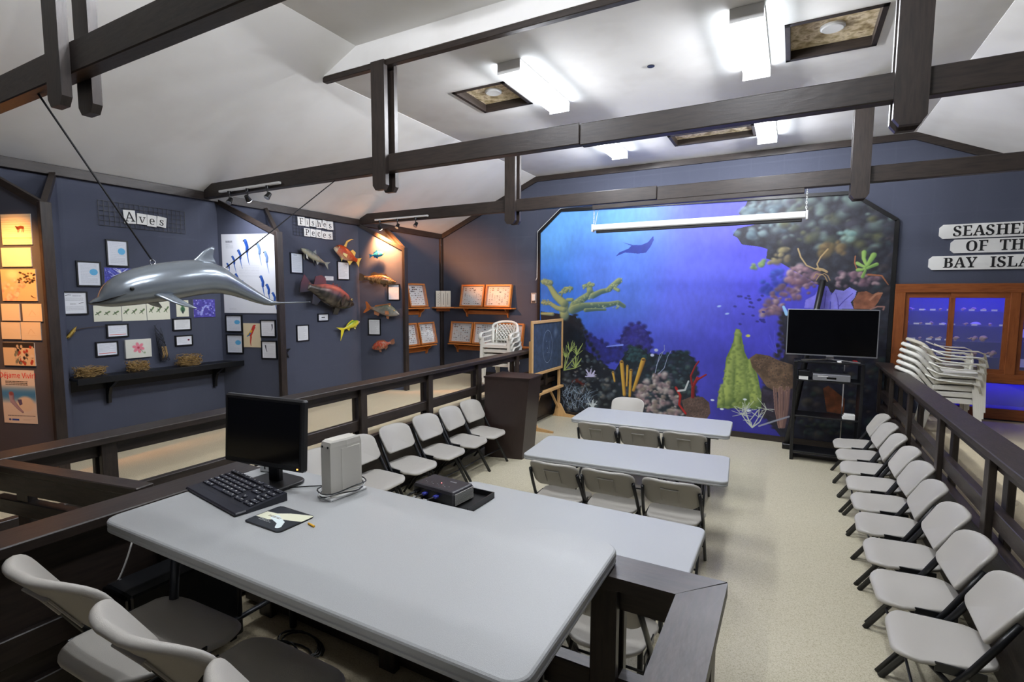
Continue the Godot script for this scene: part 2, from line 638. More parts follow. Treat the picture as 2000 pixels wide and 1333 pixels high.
func shell() -> void:
	struct("floor", span(-4.0, 1.2, -0.1, 0.0, -8.95, 2.6), M.floor)
	struct("floor", span(-6.53, -4.0, -0.1, GAL, -8.95, 2.6), M.gallery)
	struct("floor", span(1.2, 3.57, -0.1, GAL, -8.95, 2.6), M.gallery)
	struct("floor", span(-2.57, -0.2, 0.0, GAL, -1.66, 2.6), M.gallery)
	struct("floor", span(-4.0, -2.57, 0.0, GAL, -1.1, 2.6), M.gallery)
	# boarded faces of the gallery steps
	struct("trim", span(-4.0, -3.965, 0.0, GAL + 0.02, -8.94, -1.1), M.woodz)
	struct("trim", span(-3.965, -3.95, 0.0, 0.05, -8.94, -1.12), M.woodz)
	struct("trim", span(1.165, 1.2, 0.0, GAL + 0.02, -8.94, 2.6), M.woodz)
	struct("trim", span(-2.57, -0.2, 0.0, GAL + 0.02, -1.695, -1.66), M.woodx)
	struct("trim", span(-0.2, -0.165, 0.0, GAL + 0.02, -1.695, 2.6), M.woodz)
	struct("trim", span(-2.605, -2.57, 0.0, GAL + 0.02, -1.695, -1.1), M.woodz)
	struct("trim", span(-3.965, -2.605, 0.0, GAL + 0.02, -1.135, -1.1), M.woodx)
	struct("wall_left", span(-6.7, -6.53, 0.0, 3.6, -9.1, 2.7), M.fabric)
	struct("wall_right", span(3.57, 3.72, 0.0, 3.6, -9.1, 2.7), M.fabric)
	struct("wall_front", span(-6.7, 3.72, 0.0, 4.9, 2.6, 2.75), M.fabric)
	var w := MB.new()
	for r in [[-6.7, 1.30, 0.0, 4.8], [1.30, 3.72, 2.40, 4.8], [1.30, 3.72, 1.13, 1.22], [1.30, 3.72, 0.0, 0.78], [1.30, 1.75, 0.78, 1.13], [3.40, 3.72, 1.22, 2.40], [3.40, 3.72, 0.78, 1.13]]:
		w.box(Vector3((r[0] + r[1]) / 2, (r[2] + r[3]) / 2, -9.025), Vector3(r[1] - r[0], r[3] - r[2], 0.15))
	struct("wall_back", w, M.fabric)
	# ceiling: a flat middle, two slopes, and a raised part nearer the entrance
	var c := MB.new()
	var holes := [[-3.40, -2.75, -5.57, -4.87], [-0.16, 0.55, -5.74, -4.98], [-1.64, -0.54, -8.1, -7.55]]
	var xs := [-4.34, -3.40, -2.75, -1.64, -0.54, -0.16, 0.55, 1.38]
	var zs := [-9.0, -8.1, -7.55, -5.74, -5.57, -4.98, -4.87, -3.95]
	for i in 7:
		for k in 7:
			var mx: float = (xs[i] + xs[i + 1]) / 2
			var mz: float = (zs[k] + zs[k + 1]) / 2
			var open := false
			for h in holes:
				if mx > h[0] and mx < h[1] and mz > h[2] and mz < h[3]:
					open = true
			if not open:
				c.box(Vector3(mx, 4.53, mz), Vector3(xs[i + 1] - xs[i], 0.1, zs[k + 1] - zs[k]))
	c.box(Vector3(-1.48, 4.63, -3.93), Vector3(5.72, 0.3, 0.04))
	c.box(Vector3(-1.48, 4.73, -0.65), Vector3(4.84, 0.1, 6.6))
	struct("ceiling", c, M.ceiling)
	for s in [-1.0, 1.0]:
		var sl := MB.new()
		for q in [[-9.0, -3.95, 2.215, 0.962], [-3.95, 2.65, 2.68, 1.164]]:
			var x0: float = -1.48 + s * 5.06
			var poly := PackedVector2Array([Vector2(x0, 3.515), Vector2(x0 - s * q[2], 3.515 + q[3]), Vector2(x0 - s * q[2], 3.615 + q[3]), Vector2(x0, 3.615)])
			sl.prism(poly, q[0], q[1])
		struct("ceiling", sl, M.ceiling)
	# dark trim where walls and ceiling meet
	struct("trim", span(-6.53, -6.48, 3.43, 3.53, -8.95, 2.6, 0.004), M.woodz)
	var tb := MB.new()
	tb.bar(Vector3(-6.5, 3.48, -8.92), Vector3(-4.32, 4.43, -8.92), 0.04, 0.09)
	struct("trim", tb, M.woodx)
	struct("trim", span(-4.34, 1.38, 4.385, 4.475, -8.95, -8.905), M.woodx)
	tb = MB.new()
	tb.bar(Vector3(3.54, 3.48, -8.92), Vector3(1.36, 4.43, -8.92), 0.04, 0.09)
	struct("trim", tb, M.woodx)
	struct("trim", span(-6.53, -6.48, GAL, 3.45, -8.95, -8.86, 0.004), M.woody)
	struct("baseboard_back", span(-6.5, -4.05, GAL, GAL + 0.07, -8.95, -8.93), M.woodx)
	# plywood hatches let into the ceiling
	var where := ["square plywood ceiling hatch beside the fluorescent light over the tables", "square plywood ceiling hatch beside the tall truss post", "wide plywood ceiling hatch near the reef mural"]
	for k in 3:
		var h: Array = holes[k]
		var t := thing("ceiling_hatch", where[k], "hatch", Vector3((h[0] + h[1]) / 2, 4.48, (h[2] + h[3]) / 2), 0.0, "plywood ceiling hatches")
		var hx: float = (h[1] - h[0]) / 2
		var hz: float = (h[3] - h[2]) / 2
		part(t, "panel", span(-hx, hx, 0.075, 0.09, -hz, hz), M.ply)
		for e in [-1, 1]:
			part(t, "frame_board", span(-hx, hx, -0.008, 0.075, e * (hz - 0.02) - 0.02, e * (hz - 0.02) + 0.02), M.woodx)
			part(t, "frame_board", span(e * (hx - 0.02) - 0.02, e * (hx - 0.02) + 0.02, -0.008, 0.075, -hz, hz), M.woodz)
		if k < 2:
			var d := MB.new()
			d.cyl(Vector3(0, 0.06, 0), Vector3(0, 0.075, 0), 0.095, -1.0, 28)
			d.cyl(Vector3(0, 0.05, 0), Vector3(0, 0.06, 0), 0.08, 0.09, 28)
			part(t, "vent_disc", d, M.white)
	var hole := MB.new()
	hole.cyl(Vector3(-1.31, 4.474, -5.23), Vector3(-1.31, 4.483, -5.23), 0.035, -1.0, 14)
	solo("junction_cap", hole, M.black, "small black round cap on the white ceiling between the two lights", "cap")

func trusses() -> void:
	var zs := [-1.47, -3.98, -6.61]
	var lab := ["dark timber roof truss that carries the dolphin's front cord", "dark timber roof truss with a board along the ceiling", "dark timber roof truss from which the projection screen hangs"]
	for k in 3:
		var z: float = zs[k]
		var t := thing("roof_truss", lab[k], "truss", Vector3(0, 0, z))
		part(t, "tie_beam", span(-6.48, -1.535, 3.45, 3.615, -0.045, 0.045, 0.006), M.woodx)
		part(t, "tie_beam", span(-1.53, 3.55, 3.44, 3.605, -0.045, 0.045, 0.006), M.woodx)
		for x: float in [-3.57, 0.56]:
			for s: float in [-1.0, 1.0]:
				var top := 4.67 if k == 0 else 4.475
				var p := MB.new()
				p.prism(PackedVector2Array([Vector2(x - 0.083, top), Vector2(x - 0.083, 3.32), Vector2(x - 0.05, 3.275), Vector2(x + 0.05, 3.275), Vector2(x + 0.083, 3.32), Vector2(x + 0.083, top)]), s * 0.07 - 0.024, s * 0.07 + 0.024)
				part(t, "post_board", p, M.woody)
		if k == 1:
			part(t, "ceiling_board", span(-4.34, 1.36, 4.43, 4.49, 0.0, 0.06, 0.004), M.woodx)
		if k == 2:
			part(t, "screen_batten", span(-2.36, 0.06, 3.385, 3.44, -0.02, 0.06, 0.004), M.woodx)

func railing(n: String, label: String, a: Vector3, b: Vector3, posts: Array, mid := true, curb := true, w := 0.2, in0 := 0.0, in1 := 0.0, mitre := 0.0) -> void:
	# posts: distances from a along the run; in0, in1 shorten the lower boards at the ends
	var d := b - a
	var L := d.length()
	var t := thing("wooden_railing", label, "railing", a, atan2(-d.z, d.x))
	var m: Material = M.woodx
	if mitre != 0.0:
		var mp := MB.new()
		var e0 := L - (0.0 if mitre > 0.0 else 0.135)
		var e1 := L + (mitre if mitre > 0.0 else 0.0)
		var outl := PackedVector2Array([Vector2(0, -w / 2), Vector2(e0 if mitre > 0.0 else e1, -w / 2), Vector2(e1 if mitre > 0.0 else e0, w / 2), Vector2(0, w / 2)])
		mp.prism(outl, -1.34, -1.295, Basis(Vector3.RIGHT, Vector3(0, 0, 1), Vector3(0, -1, 0)))
		part(t, "top_rail", mp, m)
	else:
		part(t, "top_rail", span(0, L, 1.295, 1.34, -w / 2, w / 2, 0.005), m)
	part(t, "apron", span(in0, L - in1, 1.205, 1.295, -0.025, 0.025), m)
	if mid:
		part(t, "middle_rail", span(in0, L - in1, 0.85, 0.96, -0.03, 0.03, 0.004), m)
	if curb:
		part(t, "lower_rail", span(in0, L - in1, 0.66, 0.75, -0.035, 0.035, 0.004), m)
	for p: float in posts:
		for s: float in [-1.0, 1.0]:
			part(t, "post", span(p - 0.045, p + 0.045, GAL, 1.295, s * 0.047 - 0.02, s * 0.047 + 0.02, 0.004), M.woody)

func rails() -> void:
	railing("l1", "long dark wooden railing between the fish display gallery and the sunken floor", Vector3(-3.935, 0, -8.93), Vector3(-3.935, 0, -0.4), [0.45, 1.57, 2.73, 3.87, 5.0, 6.13, 7.28])
	railing("r", "dark wooden railing behind the right-hand row of folding chairs", Vector3(1.17, 0, -8.85), Vector3(1.17, 0, 1.0), [0.1, 1.05, 2.2, 3.48, 4.7, 5.9, 7.1])
	railing("x", "short dark wooden railing under the far edge of the computer table", Vector3(-2.47, 0, -1.655), Vector3(-0.145, 0, -1.655), [0.2, 1.0, 1.96], true, true, 0.15, 0.0, 0.05, -0.002)
	railing("z", "dark wooden railing meeting the computer table's railing in a mitred corner", Vector3(-0.21, 0, 1.2), Vector3(-0.21, 0, -1.582), [0.4, 1.5, 2.6], true, true, 0.135, 0.0, 0.05, 0.143)
	railing("l2", "dark wooden railing beside the left end of the computer table", Vector3(-2.565, 0, 1.0), Vector3(-2.565, 0, -1.73), [0.4, 1.5, 2.3], true, true, 0.19)
	var inf := span(0.1, 2.6, GAL, 1.21, -0.02, 0.0)
	part(get_node("wooden_railing_004"), "infill_panel", inf, M.woodx)
	var t := thing("cross_railing", "dark wooden cross railing closing the gap between two long railings", "railing", Vector3(-3.82, 0, -1.09), atan2(0.2, 1.15))
	part(t, "top_rail", span(0, 1.14, 1.30, 1.34, -0.045, 0.045, 0.005), M.woodx)
	part(t, "apron", span(0, 1.14, 1.19, 1.295, -0.025, 0.025), M.woodx)
	part(t, "middle_rail", span(0, 1.14, 1.07, 1.15, -0.03, 0.03, 0.004), M.woodx)
	for x in [0.25, 0.8]:
		part(t, "post", span(x - 0.045, x + 0.045, 0.0, 1.295, -0.022, 0.022), M.woody)

func wedges() -> void:
	# display partitions that stand out from the left wall, each with a front and a back panel meeting in a post
	var spec := [[-1.80, -2.08, -2.46, "blue fabric partition lit orange, hung with photographs"], [-4.12, -4.40, -4.82, "blue fabric partition hung with the parrot poster"], [-6.58, -6.82, -7.26, "blue fabric partition hung with mounted reef fish"]]
	for s in spec:
		var t := thing("display_partition", s[3], "partition", Vector3(-6.53, 0, 0), 0.0)
		var e := Vector3(0.79, 0, s[1])
		for q in 2:
			var a := Vector3(0.0, 0, s[0] if q == 0 else s[2])
			var dd := e - a
			var L := dd.length()
			var bs := Basis(dd.normalized(), Vector3.UP, dd.normalized().cross(Vector3.UP))
			var p := MB.new()
			p.prism(PackedVector2Array([Vector2(0, GAL), Vector2(L, GAL), Vector2(L, 3.03), Vector2(0, 3.46)]), -0.02, 0.0, bs, a)
			part(t, "fabric_panel", p, M.fabric)
			var tr := MB.new()
			tr.bar(a + Vector3.UP * 3.45, e + Vector3.UP * 3.02, 0.045, 0.06)
			part(t, "top_trim", tr, M.woodx)
		part(t, "post", bx(e + Vector3(0.01, (GAL + 3.05) / 2, 0), Vector3(0.06, 3.05 - GAL, 0.085), 0.004), M.woody)

func sheet_at(pl: String, u: float, v: float, off := 0.0) -> Transform3D:
	# a spot on one of the display walls: u metres along it, v above the classroom floor
	var o := Vector3(-6.53, 0, 0)
	var d := Vector3(0, 0, -1)
	match pl:
		"W0":
			o = Vector3(-6.53, 0, -1.80)
			d = Vector3(0.79, 0, -0.28)
		"W1":
			o = Vector3(-6.53, 0, -4.12)
			d = Vector3(0.79, 0, -0.28)
		"W2":
			o = Vector3(-6.53, 0, -6.58)
			d = Vector3(0.79, 0, -0.24)
		"BW":
			o = Vector3(0, 0, -8.95)
			d = Vector3(1, 0, 0)
	d = d.normalized()
	var n := d.cross(Vector3.UP)
	return Transform3D(Basis(d, Vector3.UP, n), o + d * u + Vector3.UP * v + n * off)

# ---- tables and chairs ------------------------------------------------------------------------------------

func make_table(label: String, at: Vector3, turn: float) -> Node3D:
	var t := thing("folding_table", label, "table", at, turn)
	var top := MB.new()
	var o := rrect(1.83, 0.76, 0.06, 6)
	var rings := []
	for s in [[0.02, 0.693], [0.003, 0.695], [0.0, 0.70], [0.0, 0.708], [0.003, 0.711], [0.003, 0.716], [0.0, 0.719], [0.0, 0.732], [0.003, 0.737], [0.009, 0.74], [0.05, 0.74]]:
		var ring := PackedVector3Array()
		for p in rrect(1.83 - 2 * s[0], 0.76 - 2 * s[0], maxf(0.01, 0.06 - s[0]), 6):
			ring.append(Vector3(p.x, s[1], p.y))
		rings.append(ring)
	top.loft(rings, true, false)
	part(t, "tabletop", top, M.tabletop)
	for sx: float in [-1.0, 1.0]:
		for sz: float in [-1.0, 1.0]:
			var lg := MB.new()
			lg.tube([Vector3(sx * 0.66, 0.0, sz * 0.27), Vector3(sx * 0.66, 0.36, sz * 0.27), Vector3(sx * 0.66, 0.69, sz * 0.24)], 0.017, 8)
			part(t, "leg", lg, M.leg_grey)
		for q: float in [0.2, 0.62]:
			var cb := MB.new()
			cb.tube([Vector3(sx * 0.66, q, -0.26), Vector3(sx * 0.66, q, 0.26)], 0.0115, 8)
			part(t, "cross_bar", cb, M.leg_grey)
		var br := MB.new()
		br.tube([Vector3(sx * 0.66, 0.42, 0.0), Vector3(sx * 0.3, 0.688, 0.0)], 0.009, 6)
		br.tube([Vector3(sx * 0.66, 0.2, 0.0), Vector3(sx * 0.66, 0.62, 0.0)], 0.009, 6)
		part(t, "brace", br, M.leg_grey)
	for sz: float in [-1.0, 1.0]:
		part(t, "side_rail", span(-0.8, 0.8, 0.672, 0.694, sz * 0.31 - 0.01, sz * 0.31 + 0.01), M.leg_grey)
	return t

func make_chair(label: String, at: Vector3, turn: float, group: String) -> Node3D:
	# moulded folding chair; it looks towards its own +z
	var t := thing("folding_chair", label, "chair", at, turn, group)
	var o := PackedVector2Array()
	for p in rrect(2.0, 2.0, 0.5, 6):
		var k: float = (p.y + 1) / 2
		o.append(Vector2(p.x * lerpf(0.195, 0.235, clampf(k * 1.3, 0, 1)), p.y * 0.22))
	var seat := MB.new()
	var sf := func(x: float, z: float) -> float:
		var q := (z + 0.22) / 0.44
		return 0.444 + 0.016 * cos(q * 4.6) - 0.035 * pow(clampf((q - 0.8) / 0.2, 0, 1), 2) - 0.012 * (1.0 - pow(x / 0.22, 2)) * (1 - q)
	seat.xf = Transform3D(Basis(), Vector3(0, 0, 0.05))
	seat.slab(o, 0.026, 0.012, sf)
	part(t, "seat", seat, M.chair)
	# back: the outline is drawn in x and height, then stood up along the tubes
	var bo := PackedVector2Array()
	for p in rrect(2.0, 2.0, 0.78, 8, 0.25):
		bo.append(Vector2(p.x * lerpf(0.215, 0.235, (p.y + 1) / 2), p.y * (0.16 if p.y > 0 else 0.15 + 0.018 * (1 - p.x * p.x))))
	var back := MB.new()
	var bf := func(x: float, h: float) -> float:
		return -0.052 * pow(x / 0.235, 2) + 0.014 * pow(clampf((h - 0.06) / 0.1, 0, 1), 2)
	var tilt := Basis(Vector3.RIGHT, Vector3(0, -0.52, -0.854), Vector3(0, 0.854, -0.52))
	back.xf = Transform3D(tilt, Vector3(0, 0.70, -0.195))
	back.slab(bo, 0.03, 0.014, bf)
	part(t, "backrest", back, M.chair)
	var rec := MB.new()
	rec.xf = back.xf
	rec.box(Vector3(0, 0.018, 0.075), Vector3(0.14, 0.014, 0.008), 0.002)
	for s in [-1, 1]:
		rec.box(Vector3(s * 0.067, 0.0155, 0.0), Vector3(0.005, 0.008, 0.145), 0.002)
	part(t, "moulded_grip", rec, M.chair)
	for s: float in [-1.0, 1.0]:
		var ft := MB.new()
		ft.tube([Vector3(s * 0.218, 0.735, -0.197), Vector3(s * 0.229, 0.60, -0.122), Vector3(s * 0.236, 0.46, -0.04), Vector3(s * 0.232, 0.0, 0.26)], 0.0135, 8, 1.35)
		part(t, "front_leg", ft, M.black_metal)
		var rl := MB.new()
		rl.tube([Vector3(s * 0.205, 0.425, 0.12), Vector3(s * 0.212, 0.2, -0.11), Vector3(s * 0.218, 0.0, -0.27)], 0.0115, 8, 1.2)
		part(t, "rear_leg", rl, M.black_metal)
		part(t, "hinge_plate", bx(Vector3(s * 0.222, 0.425, 0.0), Vector3(0.008, 0.05, 0.2), 0.003), M.black_metal)
	for q in [[0.232, 0.17, 0.15], [0.215, 0.12, -0.175]]:
		var cb := MB.new()
		cb.tube([Vector3(-q[0], q[1], q[2]), Vector3(q[0], q[1], q[2])], 0.008, 6)
		part(t, "cross_bar", cb, M.black_metal)
	return t

func make_monobloc(label: String, at: Vector3, turn: float, group: String, lattice: bool, m: Material) -> Node3D:
	# one-piece plastic armchair; it looks towards its own +z
	var t := thing("plastic_armchair", label, "chair", at, turn, group)
	var seat := MB.new()
	seat.slab(rrect(0.46, 0.46, 0.09, 5), 0.02, 0.009, func(x: float, z: float) -> float: return 0.425 - 0.02 * (z + 0.2) * 0.0 + 0.03 * (z - 0.0) - 0.012 * (1 - pow(x / 0.23, 2)))
	part(t, "seat", seat, m)
	var bp := func(x: float, h: float) -> Vector3:
		# a point on the curved back: h from 0 at the seat to 1 at the top
		var hw := lerpf(0.215, 0.25, h)
		return Vector3(x * hw, 0.43 + h * (0.38 if lattice else 0.31), -0.215 - (0.13 if lattice else 0.30) * h + 0.10 * x * x * (0.4 + 0.6 * h))
	var fr := MB.new()
	var rim := []
	for k in 7:
		rim.append(bp.call(-1.0, k / 8.0))
	for k in 11:
		var a := PI - PI * k / 10.0
		rim.append(bp.call(cos(a) * 0.98, 0.78 + 0.22 * sin(a)))
	for k in 7:
		rim.append(bp.call(1.0, (6 - k) / 8.0))
	fr.tube(rim, 0.019, 7, 1.3)
	part(t, "back_rim", fr, m)
	var pn := MB.new()
	if lattice:
		for s: float in [-1.0, 1.0]:
			for k in range(-6, 7):
				var line := []
				for q in 13:
					var h := 0.16 + q / 12.0 * 0.72
					var x := k * 0.26 + s * (h - 0.52) * 1.5
					var lim := 0.72 if h < 0.75 else 0.72 * sqrt(maxf(0.02, 1 - pow((h - 0.75) / 0.22, 2)))
					if absf(x) <= lim:
						line.append(bp.call(x, h))
				if line.size() > 1:
					pn.tube(line, 0.013, 5, 0.5)
		for s: float in [-1.0, 1.0]:
			pn.tube([bp.call(s * 0.72, 0.0), bp.call(s * 0.74, 0.4), bp.call(s * 0.70, 0.86)], 0.014, 6)
		pn.tube([bp.call(-0.9, 0.15), bp.call(0.0, 0.13), bp.call(0.9, 0.15)], 0.014, 6)
	else:
		var rows := []
		for q in 9:
			var ring := PackedVector3Array()
			var h := q / 8.0
			var hw := 0.62 if h < 0.7 else 0.62 * sqrt(maxf(0.05, 1 - pow((h - 0.7) / 0.32, 2)))
			for k in 9:
				ring.append(bp.call(lerpf(-hw, hw, k / 8.0), h))
			for k in 9:
				ring.append(bp.call(lerpf(hw, -hw, k / 8.0), h) + Vector3(0, 0, -0.012))
			rows.append(ring)
		pn.loft(rows)
		for s: float in [-1.0, 1.0]:
			for h in [0.12, 0.5, 0.8]:
				pn.tube([bp.call(s * 0.55, h), bp.call(s * 0.98, h + 0.02)], 0.013, 6)
	part(t, "back_panel", pn, m)
	for s: float in [-1.0, 1.0]:
		var arm := MB.new()
		var pts := [Vector3(s * 0.235, 0.70, -0.27), Vector3(s * 0.265, 0.645, -0.16), Vector3(s * 0.28, 0.63, 0.0), Vector3(s * 0.285, 0.628, 0.15), Vector3(s * 0.283, 0.60, 0.215), Vector3(s * 0.28, 0.52, 0.235)]
		var rings := []
		for i in pts.size():
			var d: Vector3 = (pts[mini(i + 1, 5)] - pts[maxi(i - 1, 0)]).normalized()
			var nrm := d.cross(Vector3.RIGHT).normalized()
			rings.append(PackedVector3Array([pts[i] + Vector3(-0.032, 0, 0), pts[i] + Vector3(-0.02, 0, 0) + nrm * 0.008, pts[i] + Vector3(0.02, 0, 0) + nrm * 0.008, pts[i] + Vector3(0.032, 0, 0), pts[i] + Vector3(0.02, 0, 0) - nrm * 0.008, pts[i] + Vector3(-0.02, 0, 0) - nrm * 0.008]))
		arm.loft(rings)
		part(t, "armrest", arm, m)
		for f: float in [-1.0, 1.0]:
			var lg := MB.new()
			var x0 := s * 0.275 if f > 0 else s * 0.2
			var z0 := 0.225 if f > 0 else -0.2
			var topy := 0.56 if f > 0 else 0.44
			var rr := []
			for q in 4:
				var k := q / 3.0
				var y := lerpf(topy, 0.0, k)
				var w := lerpf(0.062, 0.03, k)
				var c := Vector3(x0 + s * 0.012 * k, y, z0 + f * (0.02 if f > 0 else 0.075) * k)
				rr.append(PackedVector3Array([c + Vector3(0, 0, 0), c + Vector3(-s * w, 0, 0), c + Vector3(-s * w, 0, -f * 0.012), c + Vector3(-s * 0.012, 0, -f * 0.012), c + Vector3(-s * 0.012, 0, -f * w), c + Vector3(0, 0, -f * w)]))
			lg.loft(rr, true, false)
			part(t, "leg", lg, m)
	var sk := MB.new()
	sk.box(Vector3(0, 0.40, 0.222), Vector3(0.5, 0.05, 0.012), 0.004)
	for s in [-1, 1]:
		sk.box(Vector3(s * 0.235, 0.40, 0.0), Vector3(0.012, 0.05, 0.42), 0.004)
	part(t, "seat_skirt", sk, m)
	return t

func furniture() -> void:
	make_table("grey plastic folding table with a computer, at the end of the railed platform", Vector3(-1.404, GAL + 0.01, -1.3265), 0.0044)
	make_table("white plastic folding table carrying the black projector", Vector3(-1.345, 0, -3.11), 0.0)
	make_table("white plastic folding table between two rows of folding chairs, nothing on it", Vector3(-1.339, 0, -4.764), 0.0766)
	make_table("white plastic folding table closest to the reef mural", Vector3(-1.471, 0, -6.322), 0.0502)
	var nth := ["first", "second", "third", "fourth", "fifth", "sixth", "seventh", "eighth", "ninth"]
	var c0 := make_chair("beige folding chair, first from the black TV stand in the railing row", Vector3(0.80, 0, -7.54), -PI / 2, "folding chairs along the right-hand railing")
	for k in range(1, 9):
		dup(c0, Vector3(0.80 + [0.0, 0.0, 0.0, 0.02, 0.02, 0.0, 0.01, 0.0, 0.01][k], 0, -7.54 + 0.5225 * k), -PI / 2 + 0.04 * sin(k * 2.1), "beige folding chair, %s from the black TV stand in the railing row" % nth[k])
	var zl := [-5.80, -5.33, -4.82, -4.27, -3.74, -3.2, -2.66]
	for k in 7:
		var c := dup(c0, Vector3(-3.585, 0, zl[k]), PI / 2 + 0.05 * sin(k * 1.7), "beige folding chair, %s from the dark lectern along the gallery railing" % nth[k])
		c.set_meta("group", "folding chairs along the left-hand railing")
	var rows := [[[-1.771, -1.298, -0.787], -4.25, 0.03, "the bare middle table", "chairs at the middle table"], [[-1.912, -1.437, -0.957], -5.77, 0.05, "the table closest to the mural", "chairs at the far table"], [[-1.75, -1.28, -0.80], -2.56, 0.0, "the projector table", "chairs at the projector table"]]
	for r in rows:
		for k in 3:
			var c := dup(c0, Vector3(r[0][k], 0, r[1] + [0.03, 0.0, -0.02][k]), PI + r[2], "beige folding chair at %s, %s from the gallery side" % [r[3], nth[k]])
			c.set_meta("group", r[4])
	var fc := dup(c0, Vector3(-1.95, 0, -6.84), 0.04, "beige folding chair between the far table and the reef mural")
	fc.remove_meta("group")
	for k in 3:
		var c := dup(c0, Vector3([-1.885, -1.37, -0.89][k], GAL, -0.845), PI + [0.03, 0.0, -0.02][k], "beige folding chair at the computer table, %s from the monitor end" % nth[k])
		c.set_meta("group", "chairs at the computer table")
	# stacked plastic armchairs
	var ords := ["lowest", "second lowest", "middle", "second highest", "topmost"]
	var a0 := make_monobloc("white lattice-back plastic armchair, lowest of the stack below the insect cases", Vector3(-4.52, GAL, -8.02), 0.12, "stacked white armchairs by the insect cases", true, M.white_plastic)
	for k in range(1, 5):
		dup(a0, Vector3(-4.52, GAL + 0.085 * k, -8.02 + 0.028 * k), 0.12, "white lattice-back plastic armchair, %s of the stack below the insect cases" % ords[k])
	var b0 := make_monobloc("white plastic armchair, lowest of the stack against the right-hand railing", Vector3(1.70, GAL, -7.98), PI / 2, "stacked white armchairs by the railing", false, M.white_plastic)
	for k in range(1, 5):
		dup(b0, Vector3(1.70 + 0.012 * k, GAL + 0.075 * k, -7.98), PI / 2, "white plastic armchair, %s of the stack against the right-hand railing" % ords[k])
	var d0 := make_monobloc("ivory plastic armchair, lowest of the stack before the seashell cabinet", Vector3(1.84, GAL, -8.60), PI / 2, "stacked ivory armchairs by the cabinet", false, M.ivory_plastic)
	for k in range(1, 5):
		dup(d0, Vector3(1.84 + 0.012 * k, GAL + 0.08 * k, -8.60), PI / 2, "ivory plastic armchair, %s of the stack before the seashell cabinet" % ords[k])
	# lectern
	var t := thing("lectern", "dark brown box lectern standing beside the railing", "lectern", Vector3(-3.42, 0, -6.35))
	var rings := []
	for q in [[0.0, 0.26, 0.0], [0.03, 0.26, 0.0], [1.12, 0.33, 0.03]]:
		rings.append(PackedVector3Array([Vector3(-0.30, q[0], 0.27), Vector3(q[1] - 0.03 + q[2], q[0], 0.15), Vector3(q[1] - 0.05 + q[2], q[0], -0.28), Vector3(-0.30, q[0], -0.24)]))
	var lb := MB.new()
	lb.loft(rings, true, false)
	part(t, "body", lb, M.lectern)
	var tp := MB.new()
	tp.prism(PackedVector2Array([Vector2(-0.31, -0.28), Vector2(0.35, -0.16), Vector2(0.33, 0.29), Vector2(-0.31, 0.25)]), -1.142, -1.12, Basis(Vector3.RIGHT, Vector3(0, 0, -1), Vector3(0, -1, 0)))
	part(t, "top_board", tp, M.lectern)
	# chalkboard easel along the left side
	t = thing("chalkboard_easel", "wooden easel with a dark slate chalkboard beside the mural", "chalkboard", Vector3(-3.755, 0, -8.27))
	part(t, "slate", span(-0.015, 0.0, 0.96, 1.79, -0.6, 0.6), M.chalk)
	part(t, "drawing_surface", quad_uv(1.2, 0.83), M.chalk_print, Vector3(0.001, 1.375, 0)).rotation.y = PI / 2
	for s: float in [-1.0, 1.0]:
		part(t, "frame_side", span(-0.02, 0.015, 0.91, 1.84, s * 0.625 - 0.025, s * 0.625 + 0.025, 0.003), M.pine)
		part(t, "frame_rail", span(-0.02, 0.015, 1.375 + s * 0.44 - 0.025, 1.375 + s * 0.44 + 0.025, -0.6, 0.6, 0.003), M.pine)
		part(t, "upright", span(-0.06, -0.02, 0.0, 1.5, s * 0.6 - 0.03, s * 0.6 + 0.03, 0.003), M.pine)
		var fo := MB.new()
		fo.prism(PackedVector2Array([Vector2(-0.16, 0.0), Vector2(0.38, 0.0), Vector2(0.38, 0.03), Vector2(0.10, 0.06), Vector2(0.0, 0.24), Vector2(-0.08, 0.24), Vector2(-0.12, 0.05)]), s * 0.6 - 0.02, s * 0.6 + 0.02)
		part(t, "foot", fo, M.pine)
		var br := MB.new()
		br.bar(Vector3(-0.04, 0.17, s * 0.58), Vector3(-0.04, 0.56, s * 0.2), 0.03, 0.035)
		part(t, "brace", br, M.pine)
	part(t, "chalk_tray", span(-0.03, 0.05, 0.56, 0.60, -0.62, 0.62, 0.003), M.pine)
	solo("chalk_eraser", span(-3.75, -3.715, 0.601, 0.626, -7.98, -7.86, 0.004), M.ink, "dark felt eraser lying on the easel's chalk tray", "eraser")

